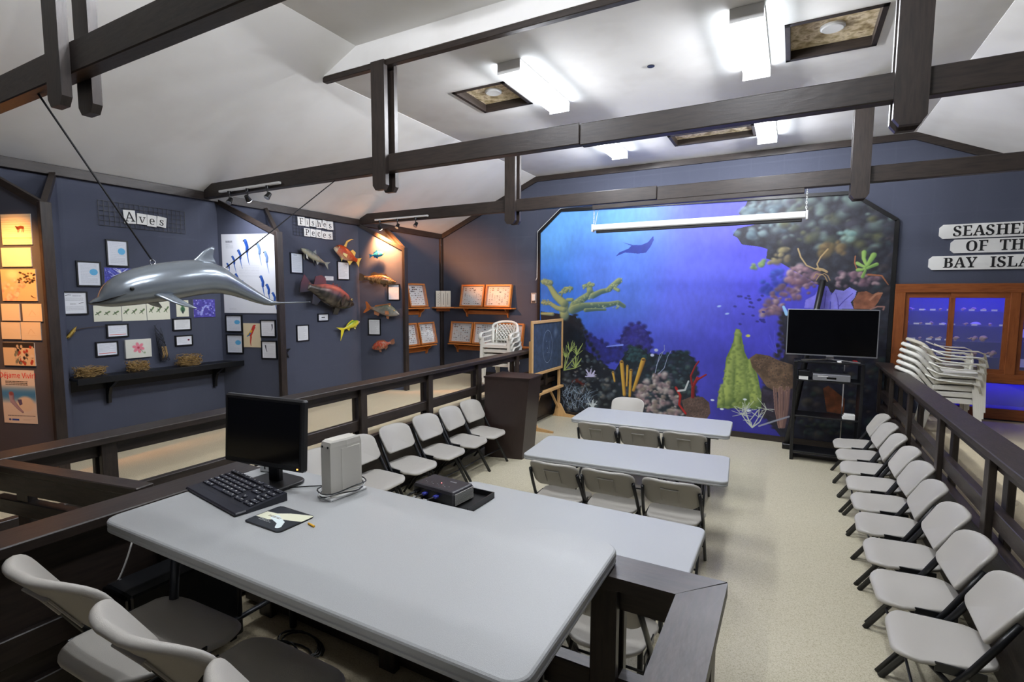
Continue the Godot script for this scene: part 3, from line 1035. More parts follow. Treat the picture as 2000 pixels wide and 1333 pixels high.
func mural() -> void:
	# the reef painted on the end wall: one flat picture
	var pc := Pic.new(1024, 716, C(60, 90, 220), 11)
	var n1 := noise(0.006, 4, 71)
	var n2 := noise(0.05, 3, 72)
	var cs := [[0.0, 0.0, C(104, 170, 236)], [0.0, 0.5, C(48, 116, 214)], [0.0, 1.0, C(40, 56, 160)], [0.3, 0.0, C(98, 156, 236)], [0.3, 0.35, C(84, 122, 220)], [0.3, 0.75, C(66, 74, 188)], [0.55, 0.0, C(96, 100, 220)], [0.5, 0.4, C(92, 100, 218)], [0.55, 0.75, C(66, 68, 180)], [0.7, 0.1, C(84, 78, 210)], [0.7, 0.5, C(76, 74, 206)], [0.7, 0.9, C(46, 42, 140)], [1.0, 0.5, C(56, 56, 180)]]
	for j in 716:
		for i in 1024:
			var u := i / 1024.0
			var v := j / 716.0
			var w := 0.0
			var r := 0.0
			var g := 0.0
			var b := 0.0
			for q in cs:
				var d: float = (u - q[0]) * (u - q[0]) * 2.0 + (v - q[1]) * (v - q[1])
				var k := 1.0 / (d * d + 0.0006)
				w += k
				r += q[2].r * k
				g += q[2].g * k
				b += q[2].b * k
			var z := 1.0 + 0.10 * n1.get_noise_2d(i, j) + 0.05 * n2.get_noise_2d(i, j * 0.5)
			pc.im.set_pixel(i, j, Color(r / w * z, g / w * z, minf(1.0, b / w * z)))
	var nz := noise(0.03, 4, 73)
	var vv := func(a: Array) -> PackedVector2Array:
		var p := PackedVector2Array()
		for i in range(0, a.size(), 2):
			p.append(Vector2(a[i], a[i + 1]))
		return p
	var P := func(c: Color, a: Array, amt: float) -> void: pc.poly(vv.call(a), c, nz, amt)
	var K := func(c: Color, w0: float, w1: float, a: Array, c2) -> void: pc.stroke(Array(vv.call(a)), w0, w1, c, 0.45, c2)
	var E := func(a: Array, r: float, pal: Array) -> void:
		for i in range(0, a.size(), 2):
			var c: Color = pal[(i / 2) % pal.size()]
			pc.dot(a[i], a[i + 1], r * pc.rg.randf_range(0.6, 1.2), r * pc.rg.randf_range(0.5, 1.0), c, 0.7, 0.0, c.darkened(0.4))
	var Q := func(a: Array, n: int, r0: float, r1: float, pal: Array, dark: Color) -> void: pc.clumps(vv.call(a), n, r0, r1, pal, dark)
	P.call(C(48, 46, 128), [296, 439, 318, 396, 356, 380, 390, 408, 402, 456, 392, 483, 304, 484], 0.35)
	E.call([293, 442, 305, 423, 311, 410, 319, 398, 334, 384, 359, 379, 375, 390, 390, 410, 392, 428, 401, 436, 398, 456, 396, 482, 372, 483, 353, 481, 339, 484, 319, 482, 302, 484, 298, 458], 13, [C(52, 50, 134), C(42, 42, 118)])
	Q.call([303, 438, 356, 391, 394, 434, 388, 480, 308, 480], 30, 5, 12, [C(58, 56, 140), C(48, 50, 128)], C(36, 36, 104))
	P.call(C(40, 44, 120), [174, 420, 232, 441, 265, 467, 319, 457, 335, 490, 225, 528, 175, 496], 0.35)
	E.call([172, 417, 193, 424, 209, 433, 235, 443, 251, 452, 265, 465, 280, 461, 299, 464, 322, 459, 329, 471, 333, 491, 321, 498, 307, 498, 289, 508, 272, 509, 256, 514, 244, 525, 225, 526, 212, 518, 195, 509, 175, 495, 176, 476, 172, 456, 177, 435], 13, [C(46, 52, 130), C(38, 42, 112)])
	P.call(C(18, 24, 34), [7, 348, 139, 361, 161, 397, 178, 444, 175, 476, 200, 490, 238, 528, 290, 543, 302, 711, 11, 746, 8, 389], 0.5)
	P.call(C(22, 34, 44), [320, 476, 335, 456, 365, 458, 396, 483, 457, 476, 493, 463, 531, 482, 546, 528, 534, 573, 572, 678, 286, 713, 274, 556], 0.5)
	E.call([138, 358, 151, 376, 161, 396, 163, 413, 169, 428, 175, 441, 176, 463, 172, 474, 201, 494, 213, 502, 229, 512, 241, 526, 252, 530, 271, 541, 287, 544, 289, 559, 286, 574, 279, 593, 276, 581, 265, 568, 257, 552, 251, 542, 239, 527, 232, 515, 226, 497, 219, 482, 206, 473, 196, 457, 186, 445, 183, 430, 176, 415, 166, 403, 157, 388, 150, 378], 12, [C(30, 40, 52), C(44, 54, 62), C(24, 30, 44)])
	E.call([318, 480, 332, 458, 362, 456, 384, 468, 397, 483, 416, 481, 434, 481, 454, 474, 471, 468, 492, 466, 511, 469, 529, 486, 533, 498, 540, 514, 545, 530, 540, 552, 537, 574, 537, 587, 549, 608, 549, 629, 558, 645, 547, 632, 530, 627, 515, 617, 501, 607, 493, 600, 481, 587, 462, 575, 452, 569, 435, 563, 425, 552, 410, 539, 395, 530, 384, 522, 372, 516, 363, 501, 346, 492, 334, 489], 13, [C(28, 50, 58), C(36, 62, 64), C(30, 36, 60)])
	Q.call([320, 476, 335, 456, 365, 458, 396, 483, 374, 511, 320, 507], 40, 5, 12, [C(44, 88, 84), C(36, 70, 76)], C(14, 28, 40))
	Q.call([403, 494, 457, 476, 493, 463, 531, 482, 540, 536, 412, 553], 46, 6, 14, [C(26, 62, 68), C(22, 48, 60), C(40, 40, 70)], C(12, 22, 36))
	Q.call([103, 557, 184, 539, 259, 581, 292, 614, 285, 657, 105, 693], 60, 6, 16, [C(60, 66, 74), C(46, 54, 62), C(78, 84, 76)], C(18, 24, 32))
	K.call(C(96, 34, 26), 7, 10, [134, 591, 155, 584, 173, 596], C(60, 20, 18))
	P.call(C(30, 32, 46), [768, 335, 893, 345, 1022, 342, 1036, 413, 1044, 453, 1057, 686, 790, 724, 780, 696, 729, 632, 733, 561, 771, 489, 783, 457], 0.5)
	E.call([765, 337, 771, 356, 770, 368, 776, 389, 775, 406, 778, 424, 778, 437, 786, 456, 775, 475, 772, 486, 764, 505, 753, 519, 745, 531, 737, 544, 737, 560, 736, 578, 732, 599, 731, 611, 730, 633, 738, 643, 756, 660, 763, 674, 763, 660, 765, 639, 768, 622, 764, 606, 768, 590, 766, 574, 766, 562, 766, 544, 766, 528, 767, 509, 766, 494, 770, 484, 763, 461, 769, 449, 763, 433, 771, 415, 766, 400, 771, 382, 766, 365, 769, 351], 14, [C(44, 42, 66), C(60, 54, 64), C(36, 38, 56)])
	Q.call([783, 473, 940, 434, 1034, 464, 1045, 660, 806, 692], 120, 7, 20, [C(52, 62, 70), C(70, 56, 56), C(44, 66, 60), C(40, 42, 66), C(84, 76, 64)], C(20, 22, 32))
	Q.call([102, 488, 200, 494, 282, 548, 293, 672, 105, 713], 90, 5, 13, [C(112, 120, 122), C(84, 94, 102), C(128, 120, 106), C(64, 82, 88)], C(34, 40, 50))
	Q.call([297, 523, 411, 519, 518, 501, 542, 587, 487, 614, 300, 640], 80, 5, 13, [C(58, 82, 90), C(80, 72, 92), C(66, 92, 84)], C(26, 34, 46))
	P.call(C(42, 58, 146), [276, 163, 289, 150, 319, 139, 329, 130, 300, 118, 334, 128, 361, 129, 382, 121, 398, 102, 400, 115, 390, 136, 376, 154, 350, 156, 308, 151], 0.1)
	K.call(C(166, 172, 112), 17.0, 22.099999999999998, [100, 322, 96, 346, 101, 370], C(66, 92, 92))
	K.call(C(166, 172, 112), 7.6499999999999995, 17.0, [11, 242, 38, 254, 65, 294, 100, 322], C(66, 92, 92))
	K.call(C(166, 172, 112), 10.2, 11.9, [20, 242, 49, 248], C(66, 92, 92))
	K.call(C(166, 172, 112), 3.4, 7.6499999999999995, [87, 294, 87, 278, 99, 266, 125, 267], C(66, 92, 92))
	K.call(C(166, 172, 112), 4.25, 7.6499999999999995, [78, 282, 108, 274], C(66, 92, 92))
	K.call(C(166, 172, 112), 6.8, 11.049999999999999, [12, 317, 43, 319, 70, 335, 100, 342], C(66, 92, 92))
	K.call(C(166, 172, 112), 5.95, 7.6499999999999995, [10, 356, 57, 357], C(66, 92, 92))
	K.call(C(166, 172, 112), 7.6499999999999995, 7.6499999999999995, [109, 306, 130, 306], C(66, 92, 92))
	K.call(C(166, 172, 112), 11.9, 17.0, [196, 282, 159, 306, 126, 330], C(66, 92, 92))
	K.call(C(166, 172, 112), 11.9, 12.75, [188, 255, 190, 282], C(66, 92, 92))
	K.call(C(166, 172, 112), 6.8, 6.8, [167, 259, 204, 255], C(66, 92, 92))
	K.call(C(166, 172, 112), 8.5, 11.9, [260, 271, 229, 278, 196, 294], C(66, 92, 92))
	K.call(C(166, 172, 112), 11.9, 9.35, [291, 242, 268, 259, 249, 275], C(66, 92, 92))
	K.call(C(166, 172, 112), 6.8, 6.8, [276, 267, 292, 275], C(66, 92, 92))
	K.call(C(166, 172, 112), 7.6499999999999995, 17.0, [309, 326, 289, 314, 254, 321, 205, 325, 160, 329, 122, 342], C(66, 92, 92))
	K.call(C(166, 172, 112), 4.25, 7.6499999999999995, [246, 338, 214, 338, 173, 341], C(66, 92, 92))
	Q.call([11, 231, 49, 238, 49, 257, 11, 251], 16, 3, 7, [C(188, 192, 132), C(150, 160, 104)], C(74, 98, 92))
	Q.call([86, 268, 125, 257, 125, 276, 87, 287], 16, 3, 7, [C(188, 192, 132), C(150, 160, 104)], C(74, 98, 92))
	Q.call([167, 249, 204, 245, 204, 264, 167, 267], 16, 3, 7, [C(188, 192, 132), C(150, 160, 104)], C(74, 98, 92))
	Q.call([252, 261, 302, 231, 303, 249, 253, 279], 16, 3, 7, [C(188, 192, 132), C(150, 160, 104)], C(74, 98, 92))
	Q.call([197, 315, 308, 316, 309, 334, 197, 334], 16, 3, 7, [C(188, 192, 132), C(150, 160, 104)], C(74, 98, 92))
	Q.call([126, 312, 196, 280, 197, 299, 126, 331], 16, 3, 7, [C(188, 192, 132), C(150, 160, 104)], C(74, 98, 92))
	Q.call([12, 306, 43, 308, 43, 328, 12, 326], 16, 3, 7, [C(188, 192, 132), C(150, 160, 104)], C(74, 98, 92))
	P.call(C(38, 40, 50), [668, 13, 719, 16, 850, 17, 955, 18, 1019, 85, 1029, 282, 1026, 413, 950, 417, 890, 282, 762, 197, 723, 183, 725, 156, 707, 149, 657, 140, 644, 120, 631, 112, 643, 93, 689, 85, 658, 64, 645, 49, 662, 28], 0.55)
	Q.call([648, 46, 671, 15, 795, 22, 815, 90, 712, 123, 657, 134, 634, 109, 689, 89], 80, 8, 22, [C(98, 124, 134), C(120, 142, 144), C(80, 100, 112), C(104, 120, 122)], C(38, 46, 58))
	Q.call([766, 23, 955, 21, 1016, 88, 1013, 179, 884, 175, 760, 141], 95, 8, 26, [C(96, 116, 112), C(58, 60, 72), C(92, 96, 58), C(48, 46, 62), C(112, 136, 128), C(70, 78, 60)], C(28, 28, 36))
	Q.call([847, 180, 856, 149, 896, 141, 916, 176, 885, 187], 22, 8, 18, [C(104, 88, 48), C(122, 100, 62)], C(52, 46, 40))
	Q.call([893, 132, 913, 105, 940, 119, 922, 139], 8, 9, 16, [C(150, 176, 160), C(124, 160, 152)], C(62, 86, 88))
	Q.call([723, 183, 760, 151, 784, 159, 774, 197, 730, 199], 20, 7, 14, [C(156, 142, 96), C(126, 110, 80)], C(58, 56, 52))
	Q.call([685, 215, 693, 195, 723, 183, 724, 206], 10, 7, 12, [C(110, 150, 84), C(140, 166, 90)], C(44, 74, 60))
	Q.call([963, 178, 1017, 102, 1029, 373, 983, 405], 50, 8, 20, [C(40, 42, 52), C(62, 52, 56), C(50, 66, 72)], C(20, 22, 30))
	Q.call([711, 242, 763, 213, 782, 249, 749, 292, 712, 272], 26, 8, 18, [C(50, 88, 196), C(40, 60, 170)], C(34, 36, 120))
	Q.call([786, 210, 820, 208, 860, 237, 840, 282, 790, 308, 768, 341, 715, 352, 714, 322, 742, 282, 771, 259], 110, 6, 16, [C(168, 128, 136), C(136, 98, 112), C(190, 160, 162), C(112, 86, 104)], C(72, 56, 74))
	Q.call([891, 244, 914, 222, 955, 226, 992, 239, 993, 260, 900, 266], 40, 6, 14, [C(168, 128, 136), C(136, 98, 112), C(190, 160, 162), C(112, 86, 104)], C(58, 48, 60))
	P.call(C(128, 122, 222), [825, 324, 827, 301, 849, 288, 861, 260, 878, 263, 887, 282, 886, 326], 0.12)
	P.call(C(138, 134, 226), [888, 326, 887, 288, 897, 272, 916, 276, 929, 266, 946, 276, 943, 294, 934, 307, 942, 325], 0.12)
	K.call(C(84, 74, 176), 1.5, 1.0, [907, 326, 904, 301, 898, 282], null)
	K.call(C(84, 74, 176), 1.5, 1.0, [906, 320, 920, 301, 938, 282], null)
	K.call(C(84, 74, 176), 1.5, 1.0, [873, 323, 874, 298, 876, 275], null)
	P.call(C(140, 88, 64), [939, 304, 950, 279, 968, 277, 982, 285, 994, 279, 1004, 282, 995, 306, 984, 325, 942, 325], 0.3)
	K.call(C(172, 120, 92), 3, 3, [977, 300, 989, 285, 1003, 282], null)
	K.call(C(150, 110, 100), 2.5, 2.5, [979, 325, 994, 318, 1009, 318, 1007, 327], null)
	K.call(C(170, 148, 106), 2.5600000000000005, 1.92, [802, 158, 810, 182, 825, 205, 845, 215, 860, 221], C(150, 120, 80))
	K.call(C(170, 148, 106), 2.5600000000000005, 1.92, [874, 162, 858, 183, 850, 202, 857, 221], C(150, 120, 80))
	K.call(C(170, 148, 106), 1.6, 1.2, [844, 240, 849, 229, 865, 231], C(150, 120, 80))
	K.call(C(170, 148, 106), 1.6, 1.2, [850, 247, 857, 234, 871, 228], C(150, 120, 80))
	K.call(C(170, 148, 106), 1.6, 1.2, [883, 247, 877, 234, 868, 228], C(150, 120, 80))
	K.call(C(170, 148, 106), 1.6, 1.2, [877, 250, 871, 237, 864, 231], C(150, 120, 80))
	K.call(C(170, 148, 106), 4.800000000000001, 3.5999999999999996, [851, 215, 865, 218, 876, 225], C(150, 120, 80))
	K.call(C(150, 184, 98), 6.4, 4.0, [957, 173, 957, 190, 964, 208], C(92, 130, 64))
	K.call(C(150, 184, 98), 8.0, 4.800000000000001, [979, 181, 972, 196, 965, 211], C(92, 130, 64))
	K.call(C(150, 184, 98), 5.6000000000000005, 4.0, [943, 202, 952, 208, 963, 214], C(92, 130, 64))
	K.call(C(150, 184, 98), 5.6000000000000005, 4.0, [987, 206, 978, 210, 965, 217], C(92, 130, 64))
	K.call(C(150, 184, 98), 5.6000000000000005, 3.2, [945, 220, 955, 220, 963, 217], C(92, 130, 64))
	K.call(C(150, 184, 98), 4.800000000000001, 3.2, [957, 239, 963, 220], C(92, 130, 64))
	K.call(C(150, 92, 60), 2, 1.5, [938, 183, 937, 201, 943, 217], null)
	K.call(C(150, 92, 60), 3, 1.5, [969, 233, 999, 236, 1015, 261], null)
	pc.dot(660, 292, 6, 4, C(44, 42, 130), 0.5, 0.2)
	pc.dot(674, 297, 6, 4, C(44, 42, 130), 0.5, 0.2)
	pc.dot(645, 322, 6, 4, C(44, 42, 130), 0.5, 0.2)
	pc.dot(723, 360, 6, 4, C(44, 42, 130), 0.5, 0.2)
	pc.dot(708, 303, 6, 4, C(44, 42, 130), 0.5, 0.2)
	pc.dot(687, 309, 6, 4, C(44, 42, 130), 0.5, 0.2)
	pc.dot(654, 292, 6, 4, C(44, 42, 130), 0.5, 0.2)
	pc.dot(661, 374, 6, 4, C(44, 42, 130), 0.5, 0.2)
	pc.dot(716, 360, 6, 4, C(44, 42, 130), 0.5, 0.2)
	pc.dot(711, 301, 6, 4, C(44, 42, 130), 0.5, 0.2)
	pc.dot(668, 344, 6, 4, C(44, 42, 130), 0.5, 0.2)
	pc.dot(707, 365, 6, 4, C(44, 42, 130), 0.5, 0.2)
	pc.dot(717, 290, 6, 4, C(44, 42, 130), 0.5, 0.2)
	pc.dot(695, 348, 6, 4, C(44, 42, 130), 0.5, 0.2)
	pc.dot(684, 299, 6, 4, C(44, 42, 130), 0.5, 0.2)
	pc.dot(681, 291, 6, 4, C(44, 42, 130), 0.5, 0.2)
	pc.dot(725, 366, 6, 4, C(44, 42, 130), 0.5, 0.2)
	pc.dot(689, 311, 6, 4, C(44, 42, 130), 0.5, 0.2)
	pc.dot(722, 337, 6, 4, C(44, 42, 130), 0.5, 0.2)
	pc.dot(720, 364, 6, 4, C(44, 42, 130), 0.5, 0.2)
	pc.dot(685, 322, 6, 4, C(44, 42, 130), 0.5, 0.2)
	pc.dot(694, 324, 6, 4, C(44, 42, 130), 0.5, 0.2)
	pc.dot(601, 322, 8, 4, C(150, 176, 226) , 0.5, -0.2)
	pc.dot(624, 344, 8, 4, C(150, 176, 226) , 0.5, -0.2)
	pc.dot(683, 408, 8, 4, C(150, 176, 226) , 0.5, -0.2)
	pc.dot(684, 408, 7, 5, C(206, 206, 90), 0.4, 0.0)
	K.call(C(150, 200, 240), 4, 6, [773, 321, 783, 344], null)
	P.call(C(112, 136, 62), [650, 388, 661, 390, 669, 421, 676, 456, 687, 478, 696, 474, 702, 493, 714, 523, 735, 619, 725, 624, 665, 627, 606, 633, 611, 572, 618, 563, 622, 555, 626, 478, 643, 434], 0.2)
	K.call(Color(0.68, 0.74, 0.40, 0.6), 10, 24, [656, 398, 656, 441, 641, 497, 637, 569, 635, 618], Color(0.26, 0.36, 0.2, 0.6))
	K.call(Color(0.68, 0.74, 0.40, 0.6), 16, 28, [661, 449, 671, 511, 678, 597], Color(0.26, 0.36, 0.2, 0.6))
	K.call(Color(0.68, 0.74, 0.40, 0.6), 8, 22, [693, 482, 698, 532, 717, 601], Color(0.26, 0.36, 0.2, 0.6))
	K.call(Color(0.68, 0.74, 0.40, 0.6), 7, 14, [617, 571, 617, 624], Color(0.26, 0.36, 0.2, 0.6))
	K.call(Color(0.68, 0.74, 0.40, 0.6), 8, 20, [710, 563, 714, 613], Color(0.26, 0.36, 0.2, 0.6))
	Q.call([650, 388, 661, 390, 669, 421, 676, 456, 687, 478, 696, 474, 702, 493, 714, 523, 735, 619, 725, 624, 665, 627, 606, 633, 611, 572, 618, 563, 622, 555, 626, 478, 643, 434], 150, 4, 10, [C(132, 152, 76), C(146, 164, 88), C(112, 134, 64)], C(98, 120, 58))
	P.call(C(104, 84, 66), [691, 474, 708, 460, 742, 464, 770, 477, 804, 486, 807, 554, 774, 572, 740, 556, 717, 523, 699, 501], 0.4)
	P.call(C(50, 44, 60), [726, 561, 774, 572, 807, 554, 812, 668, 729, 632], 0.4)
	Q.call([698, 478, 742, 464, 801, 490, 800, 547, 746, 552], 160, 2, 4, [C(150, 112, 80), C(80, 64, 52)], C(60, 48, 44))
	P.call(C(92, 74, 66), [501, 620, 528, 606, 563, 603, 583, 619, 588, 651, 578, 670, 517, 677], 0.3)
	Q.call([508, 619, 563, 606, 584, 633, 578, 663, 520, 670], 120, 2, 3.5, [C(124, 100, 86), C(70, 56, 54)], C(50, 40, 42))
	K.call(C(206, 166, 66), 8.100000000000001, 6.48, [305, 511, 311, 567, 317, 623], C(124, 82, 36))
	pc.dot(305, 511, 6.0, 3.0, C(96, 64, 34), 0.3)
	K.call(C(206, 166, 66), 4.86, 3.7800000000000002, [325, 522, 325, 556, 324, 591], C(124, 82, 36))
	pc.dot(325, 522, 3.6, 1.8, C(96, 64, 34), 0.3)
	K.call(C(206, 166, 66), 5.94, 5.4, [337, 536, 336, 580, 335, 625], C(124, 82, 36))
	pc.dot(337, 536, 4.4, 2.2, C(96, 64, 34), 0.3)
	K.call(C(206, 166, 66), 9.18, 5.94, [377, 499, 362, 551, 346, 605], C(124, 82, 36))
	pc.dot(377, 499, 6.8, 3.4, C(96, 64, 34), 0.3)
	K.call(C(206, 166, 66), 4.86, 3.7800000000000002, [276, 548, 280, 564, 283, 579], C(124, 82, 36))
	pc.dot(276, 548, 3.6, 1.8, C(96, 64, 34), 0.3)
	Q.call([358, 627, 361, 580, 379, 567, 409, 569, 412, 542, 452, 532, 460, 564, 465, 594, 497, 613, 488, 651, 516, 666, 401, 680, 381, 655], 150, 6, 16, [C(214, 200, 188), C(186, 150, 150), C(222, 212, 200), C(160, 136, 140), C(150, 140, 120)], C(72, 62, 72))
	K.call(C(150, 160, 186), 1.5, 1, [416, 538, 422, 508, 429, 477, 443, 465, 442, 447], null)
	K.call(C(150, 160, 186), 1.5, 1, [427, 541, 444, 521, 454, 483, 464, 464], null)
	K.call(C(150, 160, 186), 1.5, 1, [419, 515, 439, 469], null)
	K.call(C(176, 36, 34), 5, 4.0, [482, 581, 497, 606, 494, 635, 516, 663], C(104, 16, 20))
	K.call(C(176, 36, 34), 6, 4.800000000000001, [534, 606, 534, 573, 547, 543], C(104, 16, 20))
	K.call(C(176, 36, 34), 3.5, 2.8000000000000003, [531, 569, 526, 541, 539, 507, 549, 492], C(104, 16, 20))
	K.call(C(176, 36, 34), 3.5, 2.8000000000000003, [547, 550, 572, 532], C(104, 16, 20))
	K.call(C(190, 196, 196), 4, 3, [489, 591, 510, 586, 520, 556], null)
	K.call(Color(0.62, 0.7, 0.78, 0.6), 1.2, 0.6, [113, 646, 122, 614, 132, 606], null)
	K.call(Color(0.62, 0.7, 0.78, 0.6), 1.2, 0.6, [101, 668, 94, 651, 87, 649], null)
	K.call(Color(0.62, 0.7, 0.78, 0.6), 1.2, 0.6, [147, 645, 161, 617, 176, 610], null)
	K.call(Color(0.62, 0.7, 0.78, 0.6), 1.2, 0.6, [141, 637, 144, 612, 148, 606], null)
	K.call(Color(0.62, 0.7, 0.78, 0.6), 1.2, 0.6, [135, 673, 129, 657, 124, 654], null)
	K.call(Color(0.62, 0.7, 0.78, 0.6), 1.2, 0.6, [192, 625, 179, 601, 166, 597], null)
	K.call(Color(0.62, 0.7, 0.78, 0.6), 1.2, 0.6, [178, 660, 170, 638, 162, 634], null)
	K.call(Color(0.62, 0.7, 0.78, 0.6), 1.2, 0.6, [115, 656, 101, 644, 87, 643], null)
	K.call(Color(0.62, 0.7, 0.78, 0.6), 1.2, 0.6, [193, 680, 199, 674, 206, 673], null)
	K.call(Color(0.62, 0.7, 0.78, 0.6), 1.2, 0.6, [98, 646, 112, 634, 126, 631], null)
	K.call(Color(0.62, 0.7, 0.78, 0.6), 1.2, 0.6, [141, 685, 144, 675, 148, 673], null)
	K.call(Color(0.62, 0.7, 0.78, 0.6), 1.2, 0.6, [128, 637, 126, 608, 124, 603], null)
	K.call(Color(0.62, 0.7, 0.78, 0.6), 1.2, 0.6, [138, 687, 132, 655, 127, 649], null)
	K.call(Color(0.62, 0.7, 0.78, 0.6), 1.2, 0.6, [101, 638, 109, 615, 118, 610], null)
	K.call(Color(0.62, 0.7, 0.78, 0.6), 1.2, 0.6, [127, 631, 141, 609, 156, 604], null)
	K.call(Color(0.62, 0.7, 0.78, 0.6), 1.2, 0.6, [118, 629, 104, 603, 91, 598], null)
	K.call(Color(0.62, 0.7, 0.78, 0.6), 1.2, 0.6, [169, 631, 155, 613, 141, 611], null)
	K.call(Color(0.62, 0.7, 0.78, 0.6), 1.2, 0.6, [124, 691, 112, 674, 100, 672], null)
	K.call(Color(0.62, 0.7, 0.78, 0.6), 1.2, 0.6, [179, 646, 193, 626, 207, 621], null)
	K.call(Color(0.62, 0.7, 0.78, 0.6), 1.2, 0.6, [122, 652, 108, 633, 94, 630], null)
	K.call(Color(0.62, 0.7, 0.78, 0.6), 1.2, 0.6, [123, 683, 133, 664, 143, 659], null)
	K.call(Color(0.62, 0.7, 0.78, 0.6), 1.2, 0.6, [99, 644, 91, 618, 83, 613], null)
	K.call(Color(0.62, 0.7, 0.78, 0.6), 1.2, 0.6, [122, 682, 110, 652, 99, 647], null)
	K.call(Color(0.62, 0.7, 0.78, 0.6), 1.2, 0.6, [195, 655, 209, 633, 223, 627], null)
	K.call(Color(0.62, 0.7, 0.78, 0.6), 1.2, 0.6, [193, 661, 201, 649, 209, 646], null)
	K.call(Color(0.62, 0.7, 0.78, 0.6), 1.2, 0.6, [149, 629, 140, 622, 132, 621], null)
	K.call(Color(0.62, 0.7, 0.78, 0.6), 1.2, 0.6, [193, 678, 188, 665, 183, 663], null)
	K.call(Color(0.62, 0.7, 0.78, 0.6), 1.2, 0.6, [182, 661, 191, 643, 200, 639], null)
	K.call(Color(0.62, 0.7, 0.78, 0.6), 1.2, 0.6, [167, 666, 160, 660, 153, 659], null)
	K.call(Color(0.62, 0.7, 0.78, 0.6), 1.2, 0.6, [198, 623, 211, 617, 225, 614], null)
	K.call(Color(0.62, 0.7, 0.78, 0.6), 1.2, 0.6, [168, 624, 179, 594, 190, 587], null)
	K.call(Color(0.62, 0.7, 0.78, 0.6), 1.2, 0.6, [200, 661, 186, 635, 173, 630], null)
	K.call(Color(0.62, 0.7, 0.78, 0.6), 1.2, 0.6, [165, 658, 172, 651, 179, 649], null)
	K.call(Color(0.62, 0.7, 0.78, 0.6), 1.2, 0.6, [119, 626, 132, 592, 144, 585], null)
	K.call(Color(0.62, 0.7, 0.78, 0.6), 1.2, 0.6, [190, 626, 198, 615, 207, 613], null)
	K.call(Color(0.62, 0.7, 0.78, 0.6), 1.2, 0.6, [190, 654, 201, 627, 212, 621], null)
	K.call(Color(0.62, 0.7, 0.78, 0.6), 1.2, 0.6, [168, 642, 180, 631, 191, 628], null)
	K.call(Color(0.62, 0.7, 0.78, 0.6), 1.2, 0.6, [147, 657, 132, 627, 118, 622], null)
	K.call(Color(0.62, 0.7, 0.78, 0.6), 1.2, 0.6, [160, 653, 171, 637, 182, 633], null)
	K.call(Color(0.62, 0.7, 0.78, 0.6), 1.2, 0.6, [111, 650, 119, 631, 127, 627], null)
	K.call(Color(0.62, 0.7, 0.78, 0.6), 1.2, 0.6, [97, 683, 107, 651, 117, 644], null)
	K.call(Color(0.62, 0.7, 0.78, 0.6), 1.2, 0.6, [155, 647, 163, 622, 171, 617], null)
	K.call(Color(0.62, 0.7, 0.78, 0.6), 1.2, 0.6, [121, 657, 135, 626, 149, 619], null)
	K.call(Color(0.62, 0.7, 0.78, 0.6), 1.2, 0.6, [109, 667, 120, 648, 132, 643], null)
	K.call(Color(0.62, 0.7, 0.78, 0.6), 1.2, 0.6, [143, 679, 151, 648, 159, 641], null)
	K.call(Color(0.62, 0.7, 0.78, 0.6), 1.2, 0.6, [190, 631, 184, 623, 178, 622], null)
	K.call(Color(0.62, 0.7, 0.78, 0.6), 1.2, 0.6, [142, 675, 132, 669, 122, 668], null)
	K.call(Color(0.62, 0.7, 0.78, 0.6), 1.2, 0.6, [115, 636, 114, 613, 114, 608], null)
	K.call(Color(0.62, 0.7, 0.78, 0.6), 1.2, 0.6, [155, 681, 161, 648, 167, 641], null)
	K.call(Color(0.62, 0.7, 0.78, 0.6), 1.2, 0.6, [130, 660, 129, 648, 129, 645], null)
	K.call(Color(0.62, 0.7, 0.78, 0.6), 1.2, 0.6, [148, 628, 140, 620, 133, 619], null)
	K.call(Color(0.62, 0.7, 0.78, 0.6), 1.2, 0.6, [135, 674, 149, 658, 164, 653], null)
	K.call(Color(0.62, 0.7, 0.78, 0.6), 1.2, 0.6, [169, 660, 163, 654, 158, 654], null)
	K.call(Color(0.62, 0.7, 0.78, 0.6), 1.2, 0.6, [147, 682, 141, 675, 135, 674], null)
	K.call(Color(0.62, 0.7, 0.78, 0.6), 1.2, 0.6, [181, 659, 179, 631, 177, 626], null)
	K.call(Color(0.62, 0.7, 0.78, 0.6), 1.2, 0.6, [179, 643, 183, 614, 188, 608], null)
	K.call(Color(0.62, 0.7, 0.78, 0.6), 1.2, 0.6, [105, 636, 114, 608, 123, 601], null)
	K.call(Color(0.62, 0.7, 0.78, 0.6), 1.2, 0.6, [193, 643, 194, 620, 196, 615], null)
	K.call(Color(0.62, 0.7, 0.78, 0.6), 1.2, 0.6, [163, 627, 160, 622, 157, 621], null)
	K.call(Color(0.62, 0.7, 0.78, 0.6), 1.2, 0.6, [116, 669, 110, 645, 105, 641], null)
	K.call(Color(0.62, 0.7, 0.78, 0.6), 1.2, 0.6, [98, 629, 112, 618, 125, 615], null)
	K.call(Color(0.62, 0.7, 0.78, 0.6), 1.2, 0.6, [182, 672, 195, 643, 208, 636], null)
	K.call(Color(0.62, 0.7, 0.78, 0.6), 1.2, 0.6, [159, 654, 161, 648, 163, 646], null)
	K.call(Color(0.62, 0.7, 0.78, 0.6), 1.2, 0.6, [178, 683, 167, 670, 155, 668], null)
	K.call(Color(0.62, 0.7, 0.78, 0.6), 1.2, 0.6, [169, 669, 172, 660, 176, 658], null)
	K.call(Color(0.62, 0.7, 0.78, 0.6), 1.2, 0.6, [129, 685, 126, 670, 123, 667], null)
	K.call(Color(0.62, 0.7, 0.78, 0.6), 1.2, 0.6, [192, 664, 186, 639, 181, 634], null)
	K.call(Color(0.62, 0.7, 0.78, 0.6), 1.2, 0.6, [132, 665, 147, 657, 161, 654], null)
